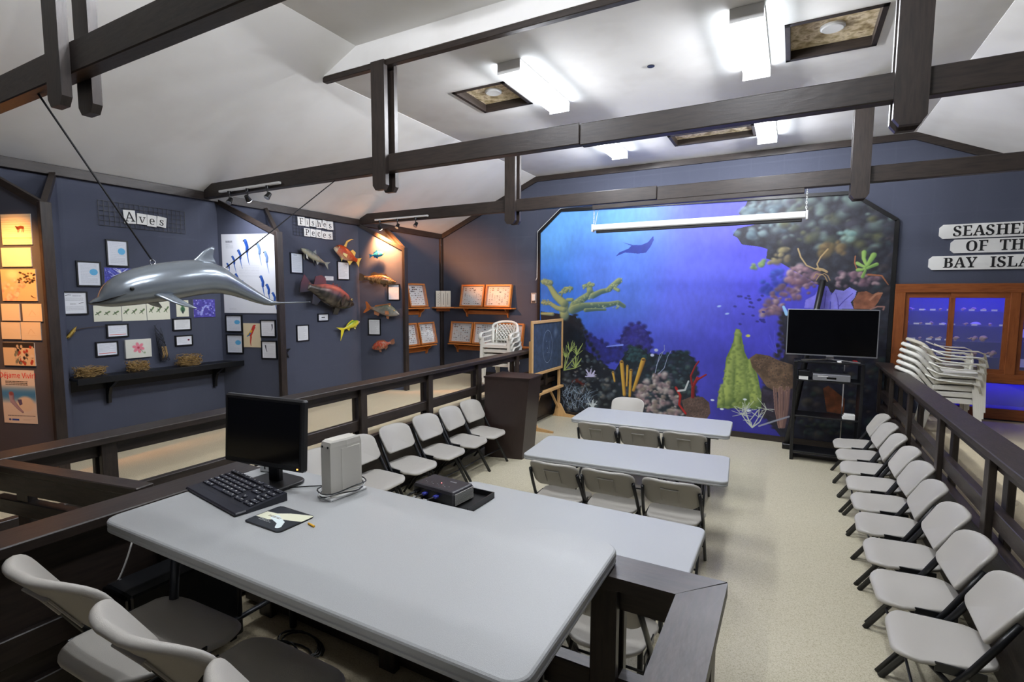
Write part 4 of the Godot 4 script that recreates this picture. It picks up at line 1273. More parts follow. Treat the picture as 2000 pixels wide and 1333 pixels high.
	K.call(Color(0.62, 0.7, 0.78, 0.6), 1.2, 0.6, [139, 650, 149, 624, 158, 619], null)
	K.call(Color(0.62, 0.7, 0.78, 0.6), 1.2, 0.6, [140, 624, 130, 608, 121, 605], null)
	K.call(Color(0.62, 0.7, 0.78, 0.6), 1.2, 0.6, [171, 661, 167, 655, 163, 655], null)
	K.call(Color(0.62, 0.7, 0.78, 0.6), 1.2, 0.6, [163, 631, 150, 628, 137, 628], null)
	K.call(Color(0.62, 0.7, 0.78, 0.6), 1.2, 0.6, [202, 677, 205, 653, 208, 648], null)
	K.call(Color(0.62, 0.7, 0.78, 0.6), 1.2, 0.6, [106, 644, 97, 638, 89, 638], null)
	K.call(Color(0.62, 0.7, 0.78, 0.6), 1.2, 0.6, [192, 669, 181, 644, 171, 640], null)
	K.call(Color(0.62, 0.7, 0.78, 0.6), 1.2, 0.6, [129, 687, 119, 678, 108, 677], null)
	K.call(Color(0.62, 0.7, 0.78, 0.6), 1.2, 0.6, [169, 656, 183, 630, 196, 624], null)
	K.call(Color(0.62, 0.7, 0.78, 0.6), 1.2, 0.6, [152, 633, 140, 602, 128, 597], null)
	K.call(Color(0.62, 0.7, 0.78, 0.6), 1.2, 0.6, [130, 632, 117, 629, 103, 630], null)
	K.call(Color(0.62, 0.7, 0.78, 0.6), 1.2, 0.6, [128, 683, 134, 671, 140, 668], null)
	K.call(C(196, 192, 224), 2.2, 1.4, [197, 568, 204, 568], null)
	K.call(C(196, 192, 224), 2.2, 1.4, [197, 568, 213, 560], null)
	K.call(C(196, 192, 224), 2.2, 1.4, [197, 568, 200, 560], null)
	K.call(C(196, 192, 224), 2.2, 1.4, [197, 568, 206, 555], null)
	K.call(C(196, 192, 224), 2.2, 1.4, [197, 568, 197, 543], null)
	K.call(C(196, 192, 224), 2.2, 1.4, [197, 568, 211, 553], null)
	K.call(C(196, 192, 224), 2.2, 1.4, [197, 568, 179, 545], null)
	K.call(C(196, 192, 224), 2.2, 1.4, [197, 568, 212, 545], null)
	K.call(C(196, 192, 224), 2.2, 1.4, [197, 568, 193, 560], null)
	K.call(C(196, 192, 224), 2.2, 1.4, [197, 568, 212, 548], null)
	K.call(C(196, 192, 224), 2.2, 1.4, [197, 568, 192, 552], null)
	K.call(C(196, 192, 224), 2.2, 1.4, [197, 568, 178, 568], null)
	K.call(C(196, 192, 224), 2.2, 1.4, [197, 568, 177, 570], null)
	K.call(C(196, 192, 224), 2.2, 1.4, [197, 568, 182, 544], null)
	K.call(C(196, 192, 224), 2.2, 1.4, [197, 568, 212, 563], null)
	K.call(C(196, 192, 224), 2.2, 1.4, [197, 568, 186, 557], null)
	K.call(C(196, 192, 224), 2.2, 1.4, [197, 568, 196, 561], null)
	K.call(C(196, 192, 224), 2.2, 1.4, [197, 568, 184, 566], null)
	K.call(C(196, 192, 224), 2.2, 1.4, [197, 568, 218, 559], null)
	K.call(C(196, 192, 224), 2.2, 1.4, [197, 568, 215, 567], null)
	K.call(C(196, 192, 224), 2.2, 1.4, [197, 568, 192, 566], null)
	K.call(C(196, 192, 224), 2.2, 1.4, [197, 568, 211, 556], null)
	K.call(C(196, 192, 224), 2.2, 1.4, [197, 568, 181, 559], null)
	K.call(C(196, 192, 224), 2.2, 1.4, [197, 568, 214, 547], null)
	K.call(C(196, 192, 224), 2.2, 1.4, [197, 568, 203, 566], null)
	K.call(C(196, 192, 224), 2.2, 1.4, [197, 568, 201, 539], null)
	K.call(C(206, 214, 216), 1.8, 1.2, [208, 678, 207, 661, 207, 649], null)
	K.call(C(206, 214, 216), 1.8, 1.2, [208, 678, 212, 661, 217, 659], null)
	K.call(C(206, 214, 216), 1.8, 1.2, [208, 678, 200, 662, 192, 668], null)
	K.call(C(206, 214, 216), 1.8, 1.2, [208, 678, 207, 661, 207, 651], null)
	K.call(C(206, 214, 216), 1.8, 1.2, [208, 678, 212, 661, 216, 666], null)
	K.call(C(206, 214, 216), 1.8, 1.2, [208, 678, 213, 661, 219, 665], null)
	K.call(C(206, 214, 216), 1.8, 1.2, [208, 678, 208, 661, 208, 661], null)
	K.call(C(206, 214, 216), 1.8, 1.2, [208, 678, 207, 662, 206, 656], null)
	K.call(C(206, 214, 216), 1.8, 1.2, [208, 678, 215, 661, 223, 650], null)
	K.call(C(206, 214, 216), 1.8, 1.2, [208, 678, 195, 663, 182, 664], null)
	K.call(C(206, 214, 216), 1.8, 1.2, [208, 678, 204, 662, 201, 657], null)
	K.call(C(206, 214, 216), 1.8, 1.2, [208, 678, 206, 662, 205, 649], null)
	K.call(C(206, 214, 216), 1.8, 1.2, [208, 678, 197, 662, 187, 645], null)
	K.call(C(206, 214, 216), 1.8, 1.2, [208, 678, 211, 661, 214, 666], null)
	K.call(C(206, 214, 216), 1.8, 1.2, [208, 678, 209, 661, 210, 644], null)
	K.call(C(206, 214, 216), 1.8, 1.2, [208, 678, 215, 661, 223, 663], null)
	K.call(C(160, 178, 98), 1.8, 1.1, [99, 553, 105, 508, 90, 492], null)
	K.call(C(160, 178, 98), 1.8, 1.1, [99, 553, 120, 487, 129, 478], null)
	K.call(C(160, 178, 98), 1.8, 1.1, [99, 553, 105, 508, 87, 475], null)
	K.call(C(160, 178, 98), 1.8, 1.1, [99, 553, 142, 542, 140, 502], null)
	K.call(C(160, 178, 98), 1.8, 1.1, [99, 553, 120, 487, 137, 467], null)
	K.call(C(160, 178, 98), 1.8, 1.1, [99, 553, 146, 497, 155, 474], null)
	K.call(C(160, 178, 98), 1.8, 1.1, [99, 553, 142, 542, 142, 499], null)
	K.call(C(160, 178, 98), 1.8, 1.1, [99, 553, 120, 487, 126, 468], null)
	K.call(C(160, 178, 98), 1.8, 1.1, [99, 553, 142, 542, 155, 517], null)
	K.call(C(160, 178, 98), 1.8, 1.1, [99, 553, 142, 542, 134, 517], null)
	K.call(C(160, 178, 98), 1.8, 1.1, [99, 553, 146, 497, 168, 478], null)
	K.call(C(160, 178, 98), 1.8, 1.1, [99, 553, 146, 497, 168, 455], null)
	K.call(C(160, 178, 98), 1.8, 1.1, [99, 553, 146, 497, 142, 467], null)
	K.call(C(160, 178, 98), 1.8, 1.1, [99, 553, 120, 487, 114, 476], null)
	K.call(C(160, 178, 98), 1.8, 1.1, [99, 553, 146, 497, 139, 479], null)
	K.call(C(160, 178, 98), 1.8, 1.1, [99, 553, 142, 542, 151, 522], null)
	K.call(C(160, 178, 98), 1.8, 1.1, [99, 553, 142, 542, 151, 508], null)
	K.call(C(160, 178, 98), 1.8, 1.1, [99, 553, 120, 487, 131, 446], null)
	K.call(C(160, 178, 98), 1.8, 1.1, [99, 553, 146, 497, 160, 465], null)
	K.call(C(160, 178, 98), 1.8, 1.1, [99, 553, 105, 508, 107, 464], null)
	K.call(C(160, 178, 98), 1.8, 1.1, [99, 553, 142, 542, 128, 516], null)
	K.call(C(160, 178, 98), 1.8, 1.1, [99, 553, 105, 508, 92, 465], null)
	K.call(C(160, 178, 98), 1.8, 1.1, [99, 553, 120, 487, 139, 457], null)
	K.call(C(160, 178, 98), 1.8, 1.1, [99, 553, 142, 542, 163, 530], null)
	K.call(C(160, 178, 98), 1.8, 1.1, [99, 553, 142, 542, 163, 506], null)
	K.call(C(160, 178, 98), 1.8, 1.1, [99, 553, 142, 542, 153, 524], null)
	K.call(C(160, 178, 98), 1.8, 1.1, [99, 553, 120, 487, 129, 452], null)
	K.call(C(160, 178, 98), 1.8, 1.1, [99, 553, 120, 487, 145, 472], null)
	K.call(C(160, 178, 98), 1.8, 1.1, [99, 553, 142, 542, 127, 533], null)
	K.call(C(160, 178, 98), 1.8, 1.1, [99, 553, 142, 542, 153, 498], null)
	K.call(C(160, 178, 98), 1.8, 1.1, [99, 553, 105, 508, 116, 490], null)
	K.call(C(160, 178, 98), 1.8, 1.1, [99, 553, 146, 497, 133, 483], null)
	K.call(C(160, 178, 98), 1.8, 1.1, [99, 553, 142, 542, 141, 512], null)
	K.call(C(160, 178, 98), 1.8, 1.1, [99, 553, 146, 497, 151, 476], null)
	K.call(C(160, 178, 98), 1.8, 1.1, [99, 553, 146, 497, 164, 461], null)
	K.call(C(160, 178, 98), 1.8, 1.1, [99, 553, 105, 508, 95, 487], null)
	K.call(C(160, 178, 98), 1.8, 1.1, [99, 553, 120, 487, 112, 458], null)
	K.call(C(160, 178, 98), 1.8, 1.1, [99, 553, 142, 542, 164, 508], null)
	K.call(C(160, 178, 98), 1.8, 1.1, [99, 553, 146, 497, 144, 464], null)
	K.call(C(160, 178, 98), 1.8, 1.1, [99, 553, 142, 542, 133, 522], null)
	K.call(C(160, 178, 98), 1.8, 1.1, [99, 553, 142, 542, 126, 531], null)
	K.call(C(160, 178, 98), 1.8, 1.1, [99, 553, 120, 487, 137, 451], null)
	K.call(C(160, 178, 98), 1.8, 1.1, [99, 553, 146, 497, 168, 454], null)
	K.call(C(160, 178, 98), 1.8, 1.1, [99, 553, 146, 497, 135, 454], null)
	K.call(C(160, 178, 98), 1.8, 1.1, [99, 553, 146, 497, 143, 489], null)
	K.call(C(160, 178, 98), 1.8, 1.1, [99, 553, 142, 542, 143, 507], null)
	K.call(C(160, 178, 98), 1.8, 1.1, [99, 553, 146, 497, 137, 478], null)
	K.call(C(160, 178, 98), 1.8, 1.1, [99, 553, 105, 508, 126, 481], null)
	K.call(C(160, 178, 98), 1.8, 1.1, [99, 553, 105, 508, 95, 478], null)
	K.call(C(160, 178, 98), 1.8, 1.1, [99, 553, 120, 487, 128, 452], null)
	K.call(C(160, 178, 98), 1.8, 1.1, [99, 553, 105, 508, 104, 491], null)
	K.call(C(160, 178, 98), 1.8, 1.1, [99, 553, 142, 542, 151, 529], null)
	K.call(C(160, 178, 98), 1.8, 1.1, [99, 553, 120, 487, 112, 452], null)
	K.call(C(160, 178, 98), 1.8, 1.1, [99, 553, 120, 487, 109, 467], null)
	K.call(C(160, 178, 98), 1.8, 1.1, [99, 553, 120, 487, 113, 467], null)
	K.call(C(160, 178, 98), 1.8, 1.1, [99, 553, 105, 508, 111, 486], null)
	K.call(C(160, 178, 98), 1.8, 1.1, [99, 553, 142, 542, 145, 504], null)
	K.call(C(160, 178, 98), 1.8, 1.1, [99, 553, 105, 508, 125, 477], null)
	K.call(C(160, 178, 98), 1.8, 1.1, [99, 553, 142, 542, 130, 509], null)
	K.call(C(160, 178, 98), 1.8, 1.1, [99, 553, 105, 508, 111, 487], null)
	K.call(C(196, 206, 190), 1.8, 1.0, [706, 682, 691, 667, 676, 645, 690, 650], null)
	K.call(C(196, 206, 190), 1.8, 1.0, [706, 682, 697, 667, 686, 632, 664, 635], null)
	K.call(C(196, 206, 190), 1.8, 1.0, [706, 682, 697, 667, 686, 632, 657, 622], null)
	K.call(C(196, 206, 190), 1.8, 1.0, [706, 682, 714, 665, 722, 648, 704, 637], null)
	K.call(C(196, 206, 190), 1.8, 1.0, [706, 682, 714, 665, 722, 648, 723, 623], null)
	K.call(C(196, 206, 190), 1.8, 1.0, [706, 682, 691, 667, 676, 645, 701, 638], null)
	K.call(C(196, 206, 190), 1.8, 1.0, [706, 682, 725, 663, 742, 622, 714, 618], null)
	K.call(C(196, 206, 190), 1.8, 1.0, [706, 682, 697, 667, 686, 632, 708, 601], null)
	K.call(C(196, 206, 190), 1.8, 1.0, [706, 682, 691, 667, 676, 645, 656, 626], null)
	K.call(C(196, 206, 190), 1.8, 1.0, [706, 682, 725, 663, 742, 622, 760, 627], null)
	K.call(C(196, 206, 190), 1.8, 1.0, [706, 682, 702, 666, 698, 663, 719, 627], null)
	K.call(C(196, 206, 190), 1.8, 1.0, [706, 682, 702, 666, 698, 663, 678, 633], null)
	K.call(C(196, 206, 190), 1.8, 1.0, [706, 682, 691, 667, 676, 645, 708, 649], null)
	K.call(C(196, 206, 190), 1.8, 1.0, [706, 682, 691, 667, 676, 645, 705, 627], null)
	K.call(C(196, 206, 190), 1.8, 1.0, [706, 682, 697, 667, 686, 632, 682, 637], null)
	K.call(C(196, 206, 190), 1.8, 1.0, [706, 682, 714, 665, 722, 648, 732, 627], null)
	K.call(C(196, 206, 190), 1.8, 1.0, [706, 682, 697, 667, 686, 632, 699, 636], null)
	K.call(C(196, 206, 190), 1.8, 1.0, [706, 682, 691, 667, 676, 645, 647, 637], null)
	K.call(C(196, 206, 190), 1.8, 1.0, [706, 682, 702, 666, 698, 663, 722, 626], null)
	K.call(C(196, 206, 190), 1.8, 1.0, [706, 682, 697, 667, 686, 632, 675, 627], null)
	K.call(C(196, 206, 190), 1.8, 1.0, [706, 682, 714, 665, 722, 648, 699, 633], null)
	K.call(C(196, 206, 190), 1.8, 1.0, [706, 682, 697, 667, 686, 632, 696, 636], null)
	K.call(C(196, 206, 190), 1.8, 1.0, [706, 682, 691, 667, 676, 645, 653, 622], null)
	K.call(C(196, 206, 190), 1.8, 1.0, [706, 682, 697, 667, 686, 632, 695, 606], null)
	K.call(C(196, 206, 190), 1.8, 1.0, [706, 682, 697, 667, 686, 632, 676, 608], null)
	K.call(C(196, 206, 190), 1.8, 1.0, [706, 682, 697, 667, 686, 632, 677, 621], null)
	K.call(C(196, 206, 190), 1.8, 1.0, [706, 682, 697, 667, 686, 632, 682, 598], null)
	K.call(C(196, 206, 190), 1.8, 1.0, [706, 682, 697, 667, 686, 632, 689, 615], null)
	K.call(C(196, 206, 190), 1.8, 1.0, [706, 682, 697, 667, 686, 632, 716, 626], null)
	K.call(C(196, 206, 190), 1.8, 1.0, [706, 682, 697, 667, 686, 632, 697, 607], null)
	K.call(C(196, 206, 190), 1.8, 1.0, [706, 682, 725, 663, 742, 622, 770, 620], null)
	K.call(C(196, 206, 190), 1.8, 1.0, [706, 682, 702, 666, 698, 663, 686, 659], null)
	K.call(C(196, 206, 190), 1.8, 1.0, [706, 682, 714, 665, 722, 648, 735, 631], null)
	K.call(C(196, 206, 190), 1.8, 1.0, [706, 682, 697, 667, 686, 632, 673, 626], null)
	K.call(C(196, 206, 190), 1.8, 1.0, [706, 682, 702, 666, 698, 663, 685, 634], null)
	K.call(C(196, 206, 190), 1.8, 1.0, [706, 682, 714, 665, 722, 648, 731, 646], null)
	K.call(C(196, 206, 190), 1.8, 1.0, [706, 682, 725, 663, 742, 622, 716, 590], null)
	K.call(C(196, 206, 190), 1.8, 1.0, [706, 682, 691, 667, 676, 645, 678, 651], null)
	K.call(C(196, 206, 190), 1.8, 1.0, [706, 682, 691, 667, 676, 645, 699, 621], null)
	K.call(C(196, 206, 190), 1.8, 1.0, [706, 682, 702, 666, 698, 663, 680, 662], null)
	K.call(C(196, 206, 190), 1.8, 1.0, [706, 682, 725, 663, 742, 622, 734, 604], null)
	K.call(C(196, 206, 190), 1.8, 1.0, [706, 682, 725, 663, 742, 622, 729, 628], null)
	K.call(C(196, 206, 190), 1.8, 1.0, [706, 682, 691, 667, 676, 645, 650, 654], null)
	K.call(C(196, 206, 190), 1.8, 1.0, [706, 682, 691, 667, 676, 645, 669, 647], null)
	K.call(C(196, 206, 190), 1.8, 1.0, [706, 682, 691, 667, 676, 645, 679, 610], null)
	K.call(C(196, 206, 190), 1.8, 1.0, [706, 682, 714, 665, 722, 648, 722, 618], null)
	K.call(C(176, 140, 124), 3, 2, [778, 673, 766, 620, 760, 559], C(110, 84, 80))
	K.call(C(176, 140, 124), 3, 2, [778, 673, 765, 620, 758, 560], C(110, 84, 80))
	K.call(C(176, 140, 124), 3, 2, [779, 672, 770, 619, 764, 558], C(110, 84, 80))
	K.call(C(176, 140, 124), 3, 2, [785, 672, 784, 618, 783, 561], C(110, 84, 80))
	K.call(C(176, 140, 124), 3, 2, [777, 673, 765, 620, 758, 555], C(110, 84, 80))
	K.call(C(176, 140, 124), 3, 2, [783, 672, 779, 618, 776, 561], C(110, 84, 80))
	K.call(C(176, 140, 124), 3, 2, [787, 671, 791, 617, 791, 550], C(110, 84, 80))
	K.call(C(176, 140, 124), 3, 2, [778, 673, 765, 620, 758, 554], C(110, 84, 80))
	K.call(C(176, 140, 124), 3, 2, [783, 672, 779, 618, 776, 557], C(110, 84, 80))
	K.call(C(176, 140, 124), 3, 2, [790, 671, 797, 616, 799, 557], C(110, 84, 80))
	K.call(C(176, 140, 124), 3, 2, [782, 672, 777, 618, 774, 557], C(110, 84, 80))
	K.call(C(176, 140, 124), 3, 2, [788, 671, 793, 617, 793, 568], C(110, 84, 80))
	K.call(C(176, 140, 124), 3, 2, [787, 671, 790, 617, 791, 566], C(110, 84, 80))
	K.call(C(176, 140, 124), 3, 2, [781, 672, 775, 619, 771, 558], C(110, 84, 80))
	K.call(C(176, 140, 124), 3, 2, [784, 672, 782, 618, 779, 551], C(110, 84, 80))
	K.call(C(176, 140, 124), 3, 2, [783, 672, 781, 618, 779, 572], C(110, 84, 80))
	K.call(C(176, 140, 124), 3, 2, [782, 672, 776, 619, 772, 555], C(110, 84, 80))
	K.call(C(176, 140, 124), 3, 2, [789, 671, 796, 616, 796, 551], C(110, 84, 80))
	K.call(C(176, 140, 124), 3, 2, [783, 672, 778, 618, 775, 552], C(110, 84, 80))
	K.call(C(176, 140, 124), 3, 2, [784, 672, 783, 618, 781, 561], C(110, 84, 80))
	K.call(C(176, 140, 124), 3, 2, [788, 671, 792, 617, 793, 566], C(110, 84, 80))
	K.call(C(176, 140, 124), 3, 2, [786, 671, 789, 617, 788, 562], C(110, 84, 80))
	K.call(C(150, 156, 170), 3, 3, [724, 675, 764, 655, 802, 637], null)
	K.call(C(84, 84, 210), 2, 1.6, [762, 455, 754, 421, 754, 389], null)
	K.call(C(84, 84, 210), 2, 1.6, [762, 455, 748, 444, 738, 433], null)
	K.call(C(84, 84, 210), 2, 1.6, [755, 444, 740, 403], null)
	pc.dot(417, 465, 8, 6, C(196, 204, 230), 0.4)
	pc.dot(405, 482, 8, 6, C(196, 204, 230), 0.4)
	K.call(C(120, 140, 226), 2, 4, [252, 462, 280, 457, 308, 453], null)
	pc.dot(683, 599, 7, 4, C(220, 230, 240), 0.4)
	pc.dot(620, 635, 7, 4, C(220, 230, 240), 0.4)
	pc.dot(695, 631, 7, 4, C(220, 230, 240), 0.4)
	pc.dot(592, 610, 7, 4, C(220, 230, 240), 0.4)
	P.call(C(112, 62, 36), [881, 548, 893, 539, 934, 572, 934, 616, 893, 613], 0.4)
	Q.call([844, 645, 931, 635, 934, 682, 846, 694], 20, 6, 14, [C(62, 74, 52), C(46, 56, 64)], C(24, 30, 36))
	var mm := pmat("mural_paint", pc, 0.5)
	var outl := PackedVector2Array([Vector2(-4.25, 0.0), Vector2(1.22, 0.0), Vector2(1.22, 3.32), Vector2(0.66, 3.74), Vector2(-3.82, 3.82), Vector2(-4.25, 3.44)])
	var ix := Geometry2D.triangulate_polygon(outl)
	var a := []
	a.resize(Mesh.ARRAY_MAX)
	var vs := PackedVector3Array()
	var us := PackedVector2Array()
	var ns := PackedVector3Array()
	for p in outl:
		vs.append(Vector3(p.x, p.y, 0))
		us.append(Vector2((p.x + 4.25) / 5.47, (3.82 - p.y) / 3.825))
		ns.append(Vector3.BACK)
	a[Mesh.ARRAY_VERTEX] = vs
	a[Mesh.ARRAY_TEX_UV] = us
	a[Mesh.ARRAY_NORMAL] = ns
	for i in range(0, ix.size(), 3):
		if (outl[ix[i + 1]] - outl[ix[i]]).cross(outl[ix[i + 2]] - outl[ix[i]]) > 0.0:
			var sw := ix[i + 1]
			ix[i + 1] = ix[i + 2]
			ix[i + 2] = sw
	a[Mesh.ARRAY_INDEX] = ix
	var am := ArrayMesh.new()
	am.add_surface_from_arrays(Mesh.PRIMITIVE_TRIANGLES, a)
	var t := thing("mural", "large painted coral reef mural in blue and violet covering the end wall", "mural", Vector3(0, 0, -8.935))
	var bd := MB.new()
	bd.prism(outl, -0.012, -0.002)
	part(t, "board", bd, M.black)
	part(t, "painting", am, mm)
	for k in 6:
		var p := outl[k]
		var q := outl[(k + 1) % 6]
		var e := MB.new()
		var lift := Vector3(0, 0.045 if k == 0 else 0.0, 0)
		e.bar(Vector3(p.x, p.y, 0.01) + lift, Vector3(q.x, q.y, 0.01) + lift, 0.05 if k != 0 else 0.02, 0.03 if k != 0 else 0.09, 0.0, Vector3.BACK if k != 0 else Vector3.UP)
		part(t, "edge_trim", e, M.woodx if k == 0 else M.black)

# ---- what hangs on the display walls ---------------------------------------------------------------------

func make_prints() -> void:
	var grey := C(120, 122, 128)
	var p := Pic.new(100, 140, C(232, 234, 236), 2)
	p.lines(12, 14, 88, 128, 5, grey)
	pmat("page_a", p)
	p = Pic.new(120, 150, C(226, 231, 240), 3)
	p.lines(14, 14, 106, 138, 6, C(140, 146, 158))
	p.dot(86, 62, 24, 22, C(96, 178, 224), 0.1)
	pmat("page_blue", p)
	p = Pic.new(100, 140, C(222, 230, 240), 4)
	p.lines(22, 10, 78, 14, 5, C(60, 64, 80), 3)
	p.lines(12, 24, 88, 128, 5, C(150, 160, 176))
	pmat("page_blue2", p)
	p = Pic.new(140, 140, C(230, 233, 238), 5)
	p.lines(60, 20, 112, 24, 6, C(40, 40, 46), 3)
	p.lines(18, 34, 124, 58, 6, C(110, 112, 120))
	p.lines(44, 74, 78, 77, 6, C(40, 40, 46), 3)
	p.lines(18, 92, 124, 122, 6, C(110, 112, 120))
	p.stroke([Vector2(18, 20), Vector2(36, 14), Vector2(52, 16)], 2, 1, C(40, 44, 44))
	p.stroke([Vector2(96, 72), Vector2(112, 68), Vector2(124, 66)], 2, 1, C(40, 44, 44))
	pmat("page_two", p)
	p = Pic.new(140, 90, C(228, 232, 240), 6)
	p.lines(12, 12, 126, 66, 6, C(140, 146, 160))
	p.im.fill_rect(Rect2i(10, 74, 120, 4), C(210, 90, 76))
	pmat("page_red", p)
	p = Pic.new(140, 90, C(230, 233, 240), 7)
	p.lines(12, 20, 96, 70, 8, C(140, 146, 160))
	p.dot(112, 40, 11, 11, C(110, 30, 60), 0.3)
	pmat("page_bug", p)
	p = Pic.new(140, 80, C(230, 233, 238), 8)
	p.lines(14, 12, 126, 20, 8, C(130, 134, 144), 2)
	p.im.fill_rect(Rect2i(44, 34, 52, 10), C(50, 52, 60))
	p.lines(24, 58, 116, 70, 8, C(130, 134, 144), 2)
	pmat("page_title", p)
	for k in 2:
		p = Pic.new(120, 130, C(230, 230, 234), 9 + k)
		p.lines(12, 14, 108, 118, 6, C(160, 158, 164))
		p.dot(96 if k == 0 else 30, 56, 12, 34, C(230, 230, 234), 0.1)
		p.stroke([Vector2(96 if k == 0 else 28, 32), Vector2(98 if k == 0 else 32, 60), Vector2(92 if k == 0 else 40, 82)], 6, 2, C(44, 46, 56))
		pmat("page_bird" if k == 0 else "page_bird2", p)
	for k in 3:
		p = Pic.new(150, 110, C(226, 226, 206), 12 + k)
		for i in 3:
			var x := 24.0 + i * 48 + k * 3
			p.stroke([Vector2(x - 16, 64), Vector2(x, 52), Vector2(x + 14, 42 - k * 3)], 3, 6, C(96, 120, 74))
			p.stroke([Vector2(x, 54), Vector2(x - 10, 46)], 5, 2, C(70, 84, 62))
			p.stroke([Vector2(x - 2, 58), Vector2(x + 6, 70)], 4, 1, C(120, 132, 96))
		pmat(["egg_card", "egg_card2", "egg_card3"][k], p)
	p = Pic.new(120, 90, C(66, 70, 176), 20)
	for i in 60:
		p.stroke([Vector2(p.rg.randf() * 120, p.rg.randf() * 90), Vector2(p.rg.randf() * 120, p.rg.randf() * 90)], 3, 1, [C(90, 100, 200), C(50, 52, 150), C(150, 160, 220)][i % 3])
	for i in 16:
		p.stroke([Vector2(70, 30), Vector2(70 + p.rg.randf_range(-50, 50), 20 + p.rg.randf_range(-20, 30))], 3, 1, C(222, 226, 238))
	pmat("sea_print", p)
	p = Pic.new(90, 120, C(228, 228, 206), 21)
	p.stroke([Vector2(18, 20), Vector2(46, 44), Vector2(70, 20)], 8, 5, C(84, 130, 84))
	p.dot(46, 66, 20, 26, C(46, 96, 60), 0.4)
	p.dot(46, 84, 8, 16, C(26, 40, 40), 0.4)
	pmat("green_print", p)
	p = Pic.new(120, 100, C(74, 64, 160), 22)
	for i in 50:
		p.dot(p.rg.randf() * 120, p.rg.randf() * 100, 9, 7, [C(96, 90, 190), C(56, 50, 140), C(130, 130, 214)][i % 3], 0.6)
	p.stroke([Vector2(40, 84), Vector2(52, 50), Vector2(70, 34), Vector2(84, 44)], 8, 4, C(150, 156, 224))
	for i in 16:
		p.dot(p.rg.randf() * 120, p.rg.randf() * 100, 3, 3, C(220, 226, 244), 0.4)
	pmat("blue_bird", p)
	p = Pic.new(140, 110, C(220, 220, 208), 23)
	for i in 6:
		var a := TAU * i / 6.0 + 0.3
		p.dot(68 + cos(a) * 20, 50 + sin(a) * 19, 17, 11, C(226, 130, 146), 0.4, a)
	p.dot(68, 50, 10, 10, C(196, 50, 76), 0.6)
	p.stroke([Vector2(78, 60), Vector2(88, 72), Vector2(98, 88)], 1.5, 1, C(90, 120, 80))
	p.dot(102, 82, 4, 7, C(120, 150, 100), 0.4)
	pmat("flower_print", p)
	p = Pic.new(300, 410, C(228, 230, 234), 24)
	var birds := [[30, 155], [62, 120], [98, 90], [138, 40], [208, 58], [248, 100], [78, 212], [112, 250], [220, 226], [252, 268], [284, 310]]
	for i in birds.size():
		var b: Array = birds[i]
		var big: float = [0.6, 0.75, 0.85, 1.15, 1.0, 1.0, 0.8, 0.9, 1.0, 0.9, 0.8][i]
		var col: Color = C(38, 86, 178) if i != 4 and i != 5 else C(120, 150, 200)
		p.stroke([Vector2(b[0] + 4, b[1] + 30 * big), Vector2(b[0] + 10, b[1] + 74 * big), Vector2(b[0] + 16, b[1] + 104 * big)], 5 * big, 1, col.lightened(0.15))
		p.stroke([Vector2(b[0], b[1]), Vector2(b[0] + 8, b[1] + 22 * big), Vector2(b[0] + 6, b[1] + 46 * big)], 9 * big, 8 * big, col, 0.35, col.darkened(0.35))
		p.dot(b[0] - 2, b[1] - 6 * big, 9 * big, 8 * big, col.lightened(0.1), 0.3)
		p.dot(b[0] - 10 * big, b[1] - 4 * big, 3.5 * big, 4.5 * big, C(30, 32, 40), 0.4)
	p.lines(24, 34, 62, 40, 5, C(40, 40, 50), 3)
	p.lines(24, 46, 66, 76, 5, C(160, 164, 170))
	p.lines(96, 164, 210, 222, 8, C(170, 172, 178))
	p.lines(30, 386, 70, 392, 5, C(170, 172, 178))
	pmat("parrots", p)
	p = Pic.new(110, 150, C(224, 206, 170), 25)
	p.stroke([Vector2(48, 84), Vector2(44, 118), Vector2(46, 140)], 6, 2, C(196, 60, 44))
	p.stroke([Vector2(70, 20), Vector2(58, 46), Vector2(44, 78)], 11, 9, C(206, 56, 46))
	p.stroke([Vector2(52, 48), Vector2(40, 62), Vector2(26, 76)], 7, 4, C(226, 176, 50))
	p.stroke([Vector2(44, 62), Vector2(34, 76), Vector2(22, 82)], 5, 3, C(46, 120, 176))
	p.dot(74, 16, 9, 8, C(206, 60, 50), 0.3)
	p.dot(80, 20, 4, 5, C(230, 220, 206), 0.4)
	pmat("macaw", p)
	p = Pic.new(150, 130, C(228, 220, 196), 26)
	for i in 40:
		var y := p.rg.randf_range(10, 125)
		p.stroke([Vector2(0, y), Vector2(150, y + p.rg.randf_range(-4, 4))], 1, 1, [C(212, 202, 174), C(236, 230, 208), C(204, 196, 160)][i % 3])
	p.stroke([Vector2(82, 60), Vector2(98, 56), Vector2(112, 58)], 8, 7, C(120, 62, 34))
	p.stroke([Vector2(82, 60), Vector2(72, 52)], 5, 3, C(96, 48, 30))
	for x in [84, 90, 106, 114]:
		p.stroke([Vector2(x, 62), Vector2(x - 3, 78)], 2, 1.5, C(90, 50, 32))
	pmat("horse", p)
	p = Pic.new(180, 140, C(214, 186, 150), 27)
	for i in 60:
		p.dot(p.rg.randf_range(0, 120), p.rg.randf_range(40, 140), 12, 9, [C(216, 186, 166), C(200, 160, 140), C(228, 204, 186)][i % 3], 0.6)
	p.dot(60, 24, 40, 26, C(238, 214, 180), 0.6)
	p.poly(PackedVector2Array([Vector2(100, 94), Vector2(180, 70), Vector2(180, 140), Vector2(70, 140)]), C(216, 188, 152))
	for i in 30:
		p.dot(p.rg.randf_range(85, 175), p.rg.randf_range(14, 62), 8, 5, [C(66, 58, 44), C(40, 36, 30), C(104, 84, 54)][i % 3], 0.5)
	p.stroke([Vector2(150, 118), Vector2(162, 126), Vector2(174, 128)], 3, 1, C(80, 60, 40))
	pmat("flowers", p)
